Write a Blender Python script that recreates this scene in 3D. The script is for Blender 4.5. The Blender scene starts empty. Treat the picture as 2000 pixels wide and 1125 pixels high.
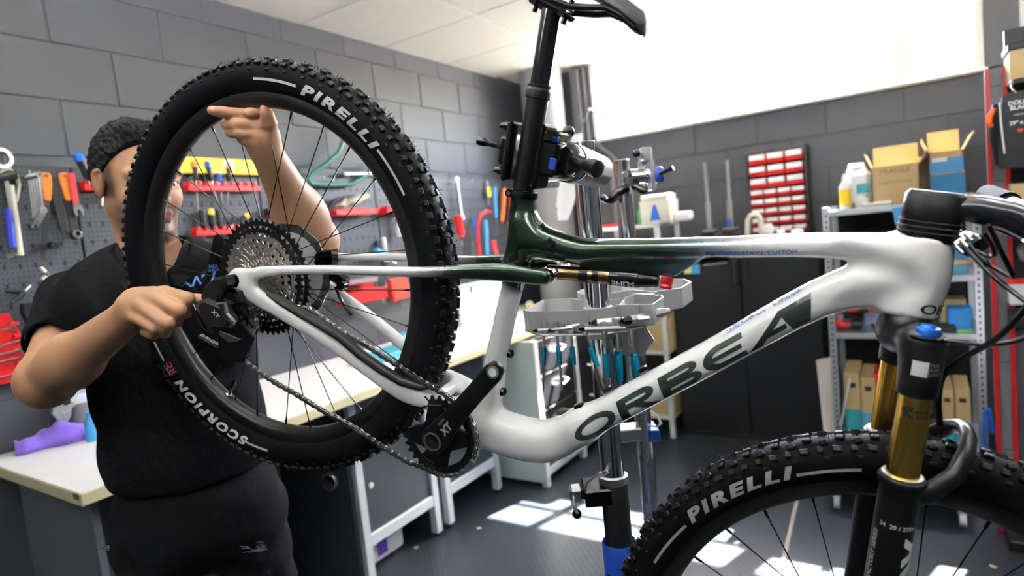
import bpy, bmesh, math, random
import numpy as np
from mathutils import Vector, Matrix
random.seed(7); rng = np.random.default_rng(7)
sc = bpy.context.scene
col = sc.collection
H = 1.42
# ------------------------------------------------------------------ camera, sky, sun, lamps, exposure
CAM = np.array([[0.83423729, 0.54189272, -0.10198246], [0.03650972, 0.13026048, 0.99080737], [-0.55019559, 0.83029181, -0.0888838]])
FPX = 1192.0
cd = bpy.data.cameras.new('camera'); cam = bpy.data.objects.new('camera', cd); col.objects.link(cam)
cd.sensor_width = 36; cd.lens = 36 * FPX / 2000; cd.clip_start = .02; cd.clip_end = 200
mw = Matrix.Identity(4)
for i in range(3):
    mw[i][0] = CAM[0][i]; mw[i][1] = CAM[1][i]; mw[i][2] = -CAM[2][i]
mw[2][3] = H
cam.matrix_world = mw
cd.dof.use_dof = True; cd.dof.focus_distance = 0.98; cd.dof.aperture_fstop = 3.2
sc.camera = cam
world = bpy.data.worlds.new('world'); sc.world = world; world.use_nodes = True
wn = world.node_tree.nodes; wl = world.node_tree.links
bg = wn['Background']
sky = wn.new('ShaderNodeTexSky'); sky.sky_type = 'NISHITA'; sky.sun_disc = False
sky.sun_elevation = math.radians(50); sky.sun_rotation = math.radians(18); sky.air_density = 1.0; sky.dust_density = 3.0
wl.new(sky.outputs[0], bg.inputs[0]); bg.inputs[1].default_value = 2.4
sd = bpy.data.lights.new('sun', 'SUN'); sun = bpy.data.objects.new('sun', sd); col.objects.link(sun)
sd.energy = 60; sd.angle = math.radians(.6); sd.color = (1, .96, .9)
sun.rotation_euler = Vector((-.24, -.755, -1)).to_track_quat('-Z', 'Y').to_euler()
sc.view_settings.view_transform = 'Standard'; sc.view_settings.look = 'None'; sc.view_settings.gamma = 1
sc.view_settings.use_curve_mapping = False
sc.view_settings.exposure = 2.0
sc.cycles.use_denoising = True
sc.cycles.max_bounces = 8; sc.cycles.diffuse_bounces = 4; sc.cycles.glossy_bounces = 4; sc.cycles.transparent_max_bounces = 12
sc.cycles.sample_clamp_indirect = 8; sc.cycles.caustics_reflective = False; sc.cycles.caustics_refractive = False

LAMP = 36   # strength of the lamp tubes
# ------------------------------------------------------------------ helpers
def at(px, py, ax, val):
    """world point seen at pixel (px, py) of the 2000x1125 frame on the plane axis = val"""
    d = (px - 1000) / FPX * CAM[0] - (py - 562.5) / FPX * CAM[1] + CAM[2]
    o = (0, 0, H)
    t = (val - o[ax]) / d[ax]
    return Vector((d[0] * t, d[1] * t, d[2] * t + H))
MATS = {}
def mat(name, c=(.5, .5, .5), rough=.5, metal=0., bump=None, coat=0., spec=.5, vary=0., vscale=8., attr=False, emit=None, sheen=0., bdist=.002, sss=0.):
    if name in MATS: return MATS[name]
    m = bpy.data.materials.new(name); m.use_nodes = True; MATS[name] = m
    nt = m.node_tree; n = nt.nodes; l = nt.links; b = n['Principled BSDF']
    b.inputs['Base Color'].default_value = (*c, 1); b.inputs['Roughness'].default_value = rough; b.inputs['Metallic'].default_value = metal
    b.inputs['Coat Weight'].default_value = coat; b.inputs['Coat Roughness'].default_value = .04
    b.inputs['Specular IOR Level'].default_value = spec; b.inputs['Sheen Weight'].default_value = sheen
    if sss: b.inputs['Subsurface Weight'].default_value = sss; b.inputs['Subsurface Radius'].default_value = (.012, .005, .003)
    tc = n.new('ShaderNodeTexCoord')
    if attr:
        a = n.new('ShaderNodeAttribute'); a.attribute_name = 'Col'; l.new(a.outputs['Color'], b.inputs['Base Color'])
    elif vary:
        t = n.new('ShaderNodeTexNoise'); t.inputs['Scale'].default_value = vscale; t.inputs['Detail'].default_value = 5
        l.new(tc.outputs['Object'], t.inputs['Vector'])
        mx = n.new('ShaderNodeMix'); mx.data_type = 'RGBA'
        mx.inputs[6].default_value = (*[x * (1 - vary) for x in c], 1); mx.inputs[7].default_value = (*[min(1, x * (1 + vary)) for x in c], 1)
        l.new(t.outputs['Fac'], mx.inputs[0]); l.new(mx.outputs[2], b.inputs['Base Color'])
    if bump:
        t = n.new('ShaderNodeTexNoise'); t.inputs['Scale'].default_value = bump[0]; t.inputs['Detail'].default_value = 4
        l.new(tc.outputs['Object'], t.inputs['Vector'])
        bp = n.new('ShaderNodeBump'); bp.inputs['Strength'].default_value = bump[1]; bp.inputs['Distance'].default_value = bdist
        l.new(t.outputs['Fac'], bp.inputs['Height']); l.new(bp.outputs[0], b.inputs['Normal'])
    if emit:
        b.inputs['Emission Color'].default_value = (*c, 1); b.inputs['Emission Strength'].default_value = emit
    return m

def frame_of(d):
    d = Vector(d).normalized()
    a = Vector((0, 0, 1)) if abs(d.z) < .9 else Vector((1, 0, 0))
    u = a.cross(d).normalized(); return u, d.cross(u), d

class MB:
    """collects shapes into one mesh"""
    def __init__(s): s.v = []; s.f = []
    def add(s, v, f, M=None):
        o = len(s.v)
        s.v += [tuple(M @ Vector(p)) if M is not None else tuple(p) for p in v]
        s.f += [tuple(i + o for i in q) for q in f]; return s
    def box(s, c, d, M=None, b=0.):
        """box of size d round c, edges chamfered by b; M turns it about c"""
        x, y, z = [k / 2 for k in d]; c = Vector(c)
        R = (Matrix.Translation(c) @ (M.to_4x4() if M is not None else Matrix.Identity(4)))
        if b <= 0:
            v = [(i * x, j * y, k * z) for i in (-1, 1) for j in (-1, 1) for k in (-1, 1)]
            f = [(0, 1, 3, 2), (4, 6, 7, 5), (0, 4, 5, 1), (2, 3, 7, 6), (0, 2, 6, 4), (1, 5, 7, 3)]
            return s.add(v, f, R)
        b = min(b, .49 * min(d))
        v = []; ix = {}
        for i in (-1, 1):
            for j in (-1, 1):
                for k in (-1, 1):
                    for a, p in enumerate(((i * x, j * (y - b), k * (z - b)), (i * (x - b), j * y, k * (z - b)), (i * (x - b), j * (y - b), k * z))):
                        ix[(i, j, k, a)] = len(v); v.append(p)
        f = []
        g = lambda *q: f.append(tuple(ix[t] for t in q))
        for i in (-1, 1):
            q = [(i, -1, -1, 0), (i, 1, -1, 0), (i, 1, 1, 0), (i, -1, 1, 0)]; g(*(q if i > 0 else q[::-1]))
            q = [(-1, i, -1, 1), (-1, i, 1, 1), (1, i, 1, 1), (1, i, -1, 1)]; g(*(q if i > 0 else q[::-1]))
            q = [(-1, -1, i, 2), (1, -1, i, 2), (1, 1, i, 2), (-1, 1, i, 2)]; g(*(q if i > 0 else q[::-1]))
            for j in (-1, 1):
                q = [(i, j, -1, 0), (i, j, -1, 1), (i, j, 1, 1), (i, j, 1, 0)]; g(*(q if i * j > 0 else q[::-1]))
                q = [(i, -1, j, 0), (i, 1, j, 0), (i, 1, j, 2), (i, -1, j, 2)]; g(*(q if i * j > 0 else q[::-1]))
                q = [(-1, i, j, 1), (-1, i, j, 2), (1, i, j, 2), (1, i, j, 1)]; g(*(q if i * j > 0 else q[::-1]))
                for k in (-1, 1):
                    q = [(i, j, k, 0), (i, j, k, 1), (i, j, k, 2)]; g(*(q if i * j * k > 0 else q[::-1]))
        return s.add(v, f, R)
    def rings(s, R, cap=True, closed=False):
        n = len(R[0]); o = len(s.v)
        for r in R: s.v += [tuple(p) for p in r]
        m = len(R)
        for i in range(m if closed else m - 1):
            a = o + i * n; b = o + ((i + 1) % m) * n
            for j in range(n):
                k = (j + 1) % n; s.f.append((a + j, a + k, b + k, b + j))
        if cap and not closed:
            s.f.append(tuple(o + j for j in range(n))[::-1]); s.f.append(tuple(o + (m - 1) * n + j for j in range(n)))
        return s
    def tube(s, path, r, n=10, closed=False, cap=True, flat=1., up=None):
        P = [Vector(p) for p in path]; m = len(P)
        rr = r if hasattr(r, '__len__') else [r] * m
        T = []
        for i in range(m):
            a = P[i - 1] if (i > 0 or closed) else P[i]; b = P[(i + 1) % m] if (i < m - 1 or closed) else P[i]
            T.append((b - a).normalized())
        u = Vector(up) if up is not None else frame_of(T[0])[0]
        R = []
        for i in range(m):
            u = (u - T[i] * u.dot(T[i])).normalized(); w = T[i].cross(u)
            R.append([P[i] + (u * math.cos(2 * math.pi * j / n) + w * math.sin(2 * math.pi * j / n) * flat) * rr[i] for j in range(n)])
        return s.rings(R, cap, closed)
    def cyl(s, a, b, r, r2=None, n=16, cap=True): return s.tube([a, b], [r, r if r2 is None else r2], n, cap=cap)
    def lathe(s, prof, o=(0, 0, 0), d=(0, 0, 1), n=24, closed=False, cap=True):
        """prof = [(radius, along)]"""
        u, w, d = frame_of(d); o = Vector(o); R = []
        for r, t in prof:
            R.append([o + d * t + (u * math.cos(2 * math.pi * j / n) + w * math.sin(2 * math.pi * j / n)) * max(r, 1e-5) for j in range(n)])
        return s.rings(R, cap, closed)
    def prism(s, poly, t0, t1, M=None, b=0.):
        """2D polygon (x, y) pushed from z = t0 to t1"""
        n = len(poly); ar = sum(poly[i][0] * poly[(i + 1) % n][1] - poly[(i + 1) % n][0] * poly[i][1] for i in range(n))
        if ar < 0: poly = poly[::-1]
        def ins(e):
            out = []
            for i in range(n):
                p = Vector(poly[i]); a = (p - Vector(poly[i - 1])).normalized(); c = (Vector(poly[(i + 1) % n]) - p).normalized()
                nn = Vector((-a.y - c.y, a.x + c.x)); 
                if nn.length < 1e-6: nn = Vector((-a.y, a.x))
                nn.normalize(); k = max(.4, nn.dot(Vector((-a.y, a.x)))); out.append(p + nn * (e / k))
            return out
        if b: L = [(ins(b), t0), (poly, t0 + b), (poly, t1 - b), (ins(b), t1)]
        else: L = [(poly, t0), (poly, t1)]
        R = [[(p[0], p[1], t) for p in q] for q, t in L]
        if M is not None: R = [[tuple(M @ Vector(p)) for p in q] for q in R]
        return s.rings(R)
    def ringplate(s, outer, inner, t0, t1, M=None):
        """closed band between two 2D loops of equal count"""
        R = [[(*p, t0) for p in outer], [(*p, t1) for p in outer], [(*p, t1) for p in inner], [(*p, t0) for p in inner]]
        if M is not None: R = [[tuple(M @ Vector(p)) for p in q] for q in R]
        return s.rings(R, closed=True)
    def ball(s, c, r, n=14, m=8, M=None):
        rr = r if hasattr(r, '__len__') else (r, r, r); v = []; f = []
        for i in range(1, m):
            a = math.pi * i / m
            for j in range(n):
                q = 2 * math.pi * j / n; v.append((rr[0] * math.sin(a) * math.cos(q), rr[1] * math.sin(a) * math.sin(q), rr[2] * math.cos(a)))
        v += [(0, 0, rr[2]), (0, 0, -rr[2])]; T = len(v) - 2
        for i in range(m - 2):
            for j in range(n): k = (j + 1) % n; f.append((i * n + j, (i + 1) * n + j, (i + 1) * n + k, i * n + k))
        for j in range(n):
            k = (j + 1) % n; f.append((T, j, k)); f.append((T + 1, (m - 2) * n + k, (m - 2) * n + j))
        X = Matrix.Translation(Vector(c)) @ (M.to_4x4() if M is not None else Matrix.Identity(4))
        return s.add(v, f, X)
    def mesh(s, name, m, ang=35):
        me = bpy.data.meshes.new(name); me.from_pydata(s.v, [], s.f)
        if m is not None: me.materials.append(m)
        if ang:
            me.polygons.foreach_set('use_smooth', [True] * len(me.polygons)); me.set_sharp_from_angle(angle=math.radians(ang))
        me.update(); return me
    def build(s, name, m, parent=None, ang=35, **kw): return put(name, s.mesh(name, m, ang), parent, **kw)

def put(name, me, parent=None, label=None, cat=None, group=None, kind=None, loc=None):
    o = bpy.data.objects.new(name, me); col.objects.link(o)
    if parent is not None: o.parent = parent
    if loc is not None: o.location = loc
    return tag(o, label, cat, group, kind)
def tag(o, label=None, cat=None, group=None, kind=None):
    for k, v in (('label', label), ('category', cat), ('group', group), ('kind', kind)):
        if v: o[k] = v
    return o
def thing(name, label, cat, loc=(0, 0, 0), rot=(0, 0, 0), group=None, parent=None, kind=None):
    o = bpy.data.objects.new(name, None); col.objects.link(o); o.location = loc; o.rotation_euler = rot; o.empty_display_size = .05
    if parent is not None: o.parent = parent
    return tag(o, label, cat, group, kind)
def part(name, parent, **kw): return thing(name, kw.get('label'), None, parent=parent)
def dup(o, loc=None, rot=None, label=None, parent=None, group=None):
    c = o.copy(); col.objects.link(c)
    if parent is not None: c.parent = parent
    if loc is not None: c.location = loc
    if rot is not None: c.rotation_euler = rot
    if label: c['label'] = label
    if group: c['group'] = group
    for ch in list(o.children): dup(ch, parent=c)
    return c

# smooth solids: signed distances joined softly, skinned with surface nets
def smin(a, b, k):
    if k <= 0: return np.minimum(a, b)
    h = np.clip(.5 + .5 * (b - a) / k, 0, 1); return b + (a - b) * h - k * h * (1 - h)
def cone(a, b, ra, rb, k=.01, sub=False, sx=None):
    """round cone a-b; sx squashes along an axis vector: (axis, factor)"""
    a = np.array(a, float); b = np.array(b, float); R = max(ra, rb)
    def f(P):
        ab = b - a; L = ab @ ab + 1e-12
        t = np.clip(((P - a) @ ab) / L, 0, 1); q = P - a - t[..., None] * ab
        if sx is not None:
            e = np.array(sx[0], float); e /= np.linalg.norm(e); c = q @ e
            q = q + e * (c * (1 / sx[1] - 1))[..., None]
        return (np.sqrt((q * q).sum(-1)) - (ra + (rb - ra) * t)) * (min(1, sx[1]) if sx else 1)
    m = R * (max(1, sx[1]) if sx else 1)
    return (np.minimum(a, b) - m, np.maximum(a, b) + m, f, k, sub)
def ell(c, r, M=None, k=.01, sub=False):
    c = np.array(c, float); r = np.array(r, float); R = np.array(M) if M is not None else np.eye(3)
    def f(P):
        q = (P - c) @ R; k0 = np.sqrt(((q / r) ** 2).sum(-1)); k1 = np.sqrt(((q / r ** 2) ** 2).sum(-1)) + 1e-9
        return np.where(k0 < 1e-4, -r.min(), k0 * (k0 - 1) / k1)
    ex = np.sqrt(((R * r) ** 2).sum(1))
    return (c - ex, c + ex, f, k, sub)
def halfspace(p, n, lo, hi):
    """cuts away the side of the plane that n points to, inside the box lo..hi"""
    p = np.array(p, float); n = np.array(n, float); n /= np.linalg.norm(n)
    return (np.array(lo, float), np.array(hi, float), lambda P: -((P - p) @ n), 0, True)
def spl(A, m):
    """rows of A resampled smoothly, m per span"""
    A = np.array(A, float); n = len(A); out = []
    for i in range(n - 1):
        p0, p1, p2, p3 = A[max(0, i - 1)], A[i], A[i + 1], A[min(n - 1, i + 2)]
        if i == 0: p0 = 2 * p1 - p2
        if i == n - 2: p3 = 2 * p2 - p1
        for t in np.arange(m) / m: out.append(.5 * (2 * p1 + (p2 - p0) * t + (2 * p0 - 5 * p1 + 4 * p2 - p3) * t * t + (3 * p1 - p0 - 3 * p2 + p3) * t ** 3))
    out.append(A[-1]); return np.array(out)
def etube(pts, hs, ws, k=.01, n=2.4):
    """tube along pts (x, y, z) with half height hs in the xz plane and half width ws along y"""
    A = np.column_stack([np.array(pts, float), hs, ws])
    if len(A) > 2: A = spl(A, 4)
    P0, hh, wv = A[:, :3], A[:, 3], A[:, 4]; m = len(A)
    def f(P):
        D = None
        for i in range(m - 1):
            a, b = P0[i], P0[i + 1]; ab = b - a; L = math.sqrt(ab @ ab)
            d = ab / L; s = ((P - a) @ d); t = np.clip(s / L, 0, 1); e = s - t * L
            nx = np.array([-d[2], 0, d[0]]); nx = nx / np.linalg.norm(nx); q = P - a - (t * L)[..., None] * d
            u = q @ nx; v = q[..., 1]
            h = hh[i] + (hh[i + 1] - hh[i]) * t; w = wv[i] + (wv[i + 1] - wv[i]) * t
            u = np.sqrt(u * u + e * e)
            g = ((np.abs(u) / h) ** n + (np.abs(v) / w) ** n) ** (1 / n)
            dd = (g - 1) * np.minimum(h, w)
            D = dd if D is None else np.minimum(D, dd)
        return D
    R = max(hh.max(), wv.max()) + .004
    return (P0.min(0) - R, P0.max(0) + R, f, k, False)
def flat(a, b, ra, rb, k=.01):
    """flat-ended round tube from a to b"""
    a = np.array(a, float); b = np.array(b, float); R = max(ra, rb)
    def f(P):
        ab = b - a; L = math.sqrt(ab @ ab); d = ab / L; s = (P - a) @ d; q = P - a - s[..., None] * d
        r = np.sqrt((q * q).sum(-1)) - (ra + (rb - ra) * np.clip(s / L, 0, 1)); e = np.abs(s - L / 2) - L / 2
        return np.minimum(np.maximum(r, e), 0) + np.sqrt(np.maximum(r, 0) ** 2 + np.maximum(e, 0) ** 2)
    return (np.minimum(a, b) - R, np.maximum(a, b) + R, f, k, False)
def plate(poly, y0, y1, rr=.003, k=.006):
    """flat plate: polygon in (x, z) between y0 and y1, edges rounded by rr"""
    A = np.array(poly, float); n = len(A)
    def f(P):
        x, z = P[..., 0], P[..., 2]; d = np.full(x.shape, 1e9); s = np.ones(x.shape)
        for i in range(n):
            a, b = A[i], A[i - 1]; e = b - a; wx, wz = x - a[0], z - a[1]; t = np.clip((wx * e[0] + wz * e[1]) / (e @ e), 0, 1)
            d = np.minimum(d, (wx - e[0] * t) ** 2 + (wz - e[1] * t) ** 2)
            c1 = z >= a[1]; c2 = z < b[1]; c3 = e[0] * wz > e[1] * wx
            s = np.where((c1 & c2 & c3) | (~c1 & ~c2 & ~c3), -s, s)
        r = s * np.sqrt(d) + rr; e = np.abs(P[..., 1] - (y0 + y1) / 2) - (y1 - y0) / 2 + rr
        return np.minimum(np.maximum(r, e), 0) + np.sqrt(np.maximum(r, 0) ** 2 + np.maximum(e, 0) ** 2) - rr
    lo, hi = A.min(0), A.max(0); return (np.array([lo[0], y0, lo[1]]), np.array([hi[0], y1, hi[1]]), f, k, False)
def skin(prims, h, N=40):
    lo = np.min([p[0] for p in prims if not p[4]], 0) - 3 * h; hi = np.max([p[1] for p in prims if not p[4]], 0) + 3 * h
    dim = np.ceil((hi - lo) / h).astype(int) + 1
    C = list(np.ndindex(*(-(-dim // N)))); big = dim + 4; KV = []; VV = []; QQ = []
    ck = [(i, j, k) for i in (0, 1) for j in (0, 1) for k in (0, 1)]
    ed = [(a, b) for a in range(8) for b in range(a + 1, 8) if sum(x != y for x, y in zip(ck[a], ck[b])) == 1]
    for c in C:
        g0 = np.array(c) * N
        a = lo + (g0 - 1) * h; b = lo + (g0 + N + 1) * h
        use = [p for p in prims if np.all(p[0] - p[3] - 2 * h <= b) and np.all(p[1] + p[3] + 2 * h >= a)]
        if not any(not p[4] for p in use): continue
        ax = [lo[i] + (np.arange(g0[i] - 1, g0[i] + N + 1)) * h for i in range(3)]
        P = np.stack(np.meshgrid(*ax, indexing='ij'), -1)
        D = np.full(P.shape[:3], 1.0)
        for l, u, f, k, sub in use:
            i0 = [int(max(0, math.floor((l[i] - k - 2 * h - ax[i][0]) / h))) for i in range(3)]
            i1 = [int(min(N + 2, math.ceil((u[i] + k + 2 * h - ax[i][0]) / h) + 1)) for i in range(3)]
            if any(x >= y for x, y in zip(i0, i1)): continue
            s = tuple(slice(x, y) for x, y in zip(i0, i1))
            d = f(P[s])
            D[s] = -smin(-D[s], d, k) if sub else smin(D[s], d, k)
        S = D < 0
        if S.all() or not S.any(): continue
        M = N + 1; cr = lambda A, q: A[q[0]:q[0] + M, q[1]:q[1] + M, q[2]:q[2] + M]
        cnt = np.zeros((M,) * 3); acc = np.zeros((M, M, M, 3))
        for x, y in ed:
            dx, dy = cr(D, ck[x]), cr(D, ck[y]); m = (dx < 0) != (dy < 0)
            t = np.where(m, dx / np.where(m, dx - dy, 1), 0)
            p = np.array(ck[x]) + t[..., None] * (np.array(ck[y]) - np.array(ck[x]))
            acc += p * m[..., None]; cnt += m
        I = np.argwhere(cnt > 0); q = I + (acc[cnt > 0] / cnt[cnt > 0][:, None])
        key = lambda J: ((J[:, 0] + g0[0]) * big[1] + J[:, 1] + g0[1]) * big[2] + J[:, 2] + g0[2]
        KV.append(key(I)); VV.append(lo + (q + g0 - 1) * h)
        for axs in range(3):
            o1, o2 = (axs + 1) % 3, (axs + 2) % 3
            sl0 = [slice(1, N + 1)] * 3; sl1 = list(sl0); sl1[axs] = slice(2, N + 2)
            A, B = S[tuple(sl0)], S[tuple(sl1)]
            for fl, m in ((False, A & ~B), (True, ~A & B)):
                J = np.argwhere(m) + 1
                if not len(J): continue
                e1 = np.zeros(3, int); e1[o1] = 1; e2 = np.zeros(3, int); e2[o2] = 1
                z = [key(J - e1 - e2), key(J - e2), key(J), key(J - e1)]
                if fl: z = z[::-1]
                QQ.append(np.stack(z, 1))
    K = np.concatenate(KV); Vt = np.concatenate(VV); Q = np.concatenate(QQ)
    uk, ui = np.unique(K, return_index=True); Vt = Vt[ui]
    return Vt, np.searchsorted(uk, Q)
def relax(Vt, Q, it=2, w=.5):
    for _ in range(it):
        A = np.zeros_like(Vt); c = np.zeros(len(Vt))
        for i in range(4):
            for j in ((i + 1) % 4, (i + 3) % 4):
                np.add.at(A, Q[:, i], Vt[Q[:, j]]); np.add.at(c, Q[:, i], 1)
        Vt = Vt * (1 - w) + w * A / np.maximum(c, 1)[:, None]
    return Vt
def solid(name, prims, h, m, parent=None, colour=None, it=2, move=None, **kw):
    Vt, Q = skin(prims, h); Vt = relax(Vt, Q, it)
    if move is not None: Vt = move(Vt)
    me = bpy.data.meshes.new(name); me.vertices.add(len(Vt)); me.vertices.foreach_set('co', Vt.astype(np.float32).ravel())
    me.loops.add(Q.size); me.loops.foreach_set('vertex_index', Q.astype(np.int32).ravel())
    me.polygons.add(len(Q)); me.polygons.foreach_set('loop_start', np.arange(0, Q.size, 4, dtype=np.int32)); 
    me.update(calc_edges=True); me.validate()
    me.polygons.foreach_set('use_smooth', [True] * len(me.polygons))
    me.materials.append(m)
    if colour is not None:
        a = me.color_attributes.new('Col', 'FLOAT_COLOR', 'POINT'); a.data.foreach_set('color', colour(Vt).astype(np.float32).ravel())
    me.update(); return put(name, me, parent, **kw)
def sstep(a, b, x): t = np.clip((x - a) / (b - a), 0, 1); return t * t * (3 - 2 * t)

# lettering: Blender's own font turned into small faces, then laid on a surface
def text2d(s, size=1., bold=0., cut=None, shear=0., sx=1., spacing=1.):
    c = bpy.data.curves.new('t', 'FONT'); c.body = s; c.size = size; c.offset = bold * size; c.shear = shear; c.space_character = spacing; c.resolution_u = 4
    c.align_x = 'CENTER'; c.align_y = 'CENTER'
    o = bpy.data.objects.new('t', c); col.objects.link(o)
    me = bpy.data.meshes.new_from_object(o.evaluated_get(bpy.context.evaluated_depsgraph_get()))
    bpy.data.objects.remove(o); bpy.data.curves.remove(c)
    bm = bmesh.new(); bm.from_mesh(me); bpy.data.meshes.remove(me)
    for v in bm.verts: v.co.x *= sx
    return slices(bm, cut)
def slices(bm, cut):
    if cut:
        for a in (0, 1):
            lo = min(v.co[a] for v in bm.verts); hi = max(v.co[a] for v in bm.verts); x = lo + cut
            while x < hi:
                p = [0, 0, 0]; p[a] = x; nn = [0, 0, 0]; nn[a] = 1
                bmesh.ops.bisect_plane(bm, geom=bm.verts[:] + bm.edges[:] + bm.faces[:], plane_co=p, plane_no=nn); x += cut
    bm.verts.index_update(); v = [tuple(q.co) for q in bm.verts]; f = [tuple(q.index for q in fc.verts) for fc in bm.faces]; bm.free(); return v, f
def letters(name, tv, fn, m, parent, **kw):
    """lays flat faces through fn(x, y) -> point"""
    b = MB(); b.v = [tuple(fn(p[0], p[1])) for p in tv[0]]; b.f = list(tv[1]); return b.build(name, m, parent, ang=0, **kw)
def sign(name, s, o, u, v, size, m, parent, bold=0., sx=1., shear=0., kind=None):
    """flat lettering centred at o along u, up along v"""
    o = Vector(o); u = Vector(u).normalized(); v = Vector(v).normalized(); n = u.cross(v) * .0006
    return letters(name, text2d(s, size, bold, sx=sx, shear=shear), lambda x, y: o + u * x + v * y + n, m, parent, kind=kind)
# ------------------------------------------------------------------ the room
XL, YB, ZC = -2.55, 4.26, 2.586
XR, YF = 2.7, -2.6
WX0, WX1, WZ0 = -1.9, .36, 2.035
m_wall = mat('grey wall paint', (.056, .059, .071), .6, bump=(60, .25), vary=.12, vscale=3)
m_ceil = mat('ceiling tile', (.66, .64, .59), .85, bump=(120, .3), vary=.03)
m_grid = mat('ceiling joint', (.52, .5, .46), .8)
m_white = mat('window white paint', (.8, .8, .77), .5)
m_wfr = mat('window frame paint', (.5, .5, .475), .5)
m_dark = mat('dark grey paint', (.05, .05, .058), .5)
def wallbox(name, lo, hi, m=m_wall):
    lo = Vector(lo); hi = Vector(hi); return MB().box((lo + hi) / 2, hi - lo).build(name, m, ang=0, kind='structure')
# floor: dark checker-plate rubber
fm = mat('rubber floor', (.022, .029, .04), .32, vary=.35, vscale=2.2)
n = fm.node_tree.nodes; l = fm.node_tree.links
tc = n.new('ShaderNodeTexCoord'); mp = n.new('ShaderNodeMapping'); mp.inputs['Rotation'].default_value = (0, 0, math.radians(45)); mp.inputs['Scale'].default_value = (42, 42, 42)
ck = n.new('ShaderNodeTexVoronoi'); ck.feature = 'F1'; ck.inputs['Randomness'].default_value = 0.0; ck.inputs['Scale'].default_value = 1.0
bp = n.new('ShaderNodeBump'); bp.inputs['Strength'].default_value = .3; bp.inputs['Distance'].default_value = .003; bp.invert = True
l.new(tc.outputs['Object'], mp.inputs[0]); l.new(mp.outputs[0], ck.inputs['Vector']); l.new(ck.outputs['Distance'], bp.inputs['Height']); l.new(bp.outputs[0], n['Principled BSDF'].inputs['Normal'])
wallbox('floor', (XL - .2, YF - .2, -.08), (XR + .2, YB + .2, 0), fm)
ceiling = wallbox('ceiling', (XL - .2, YF - .2, ZC + .006), (XR + .2, YB + .035, ZC + .12), m_grid)
ty = [2.17 + .585 * k for k in range(-5, 4)]; tx = [-2.66, -1.88, -1.1, -.32, .46, 1.24]
tile = MB().box((0, 0, 0), (.772, .577, .016), b=.004).mesh('tile', m_ceil, 30)
for i in range(5):
    for j in range(len(ty) - 1):
        cx, cy = (tx[i] + tx[i + 1]) / 2, (ty[j] + ty[j + 1]) / 2
        if cy > 4.3: continue
        put('tile', tile, ceiling, loc=(cx, cy, ZC + .002))
wl_ = wallbox('wall_left', (XL - .15, YF - .15, 0), (XL, YB + .15, ZC + .006))
wb_ = wallbox('wall_back', (XL, YB, 0), (XR, YB + .05, WZ0))
wallbox('wall_back_pillar', (WX1, YB - .03, WZ0), (WX1 + .145, YB + .18, ZC), m_dark)
wallbox('wall_right', (XR, YF, 0), (XR + .15, YB + .18, ZC + .006))
wallbox('wall_front', (XL, YF - .15, 0), (XR, YF, ZC + .006))
wallbox('wall_back_corner', (XL, YB, WZ0), (WX0 - .02, YB + .18, ZC))
wallbox('wall_back_end', (1.9, YB, WZ0), (XR, YB + .18, ZC))
blk = MB().box((0, 0, 0), (.008, .395, .2015), b=.0032).mesh('block', m_wall, 40)
blky = MB().box((0, 0, 0), (.395, .008, .2015), b=.0032).mesh('block', m_wall, 40)
half = MB().box((0, 0, 0), (.008, .395, .106), b=.0032).mesh('block', m_wall, 40)
for r in range(13):
    z0 = 2.47 - .204 * r if r else 2.47
    for k in range(-1, 8):
        y = 1.63 + .4 * (k - 2) + (0 if r % 2 else .2)
        for zc, me in (((2.47 + .053, half) if r == 0 else (2.47 - .204 * r + .102, blk)),):
            if zc < .85 or 1.2 < zc < 1.75 or y > 4.2: continue
            o = put('block', me, wl_, loc=(XL + rng.uniform(-.001, .001), y, zc))
for r in range(6):
    zc = 2.028 - .102 - .204 * r
    for k in range(0, 8):
        x = -.21 - .4 * (k - 1) + (0 if r % 2 == 0 else .2)
        if x > .5 or x < -2.35: continue
        put('block', blky, wb_, loc=(x, YB + rng.uniform(-.001, .001), zc))
wallbox('bounce_ground', (-12, YB + .2, 1.6), (12, YB + 22, 1.8), mat('bounce paving', (.45, .43, .38), .9))  # unseen ground, added high outside the window to bounce sunlight onto the ceiling
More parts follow.
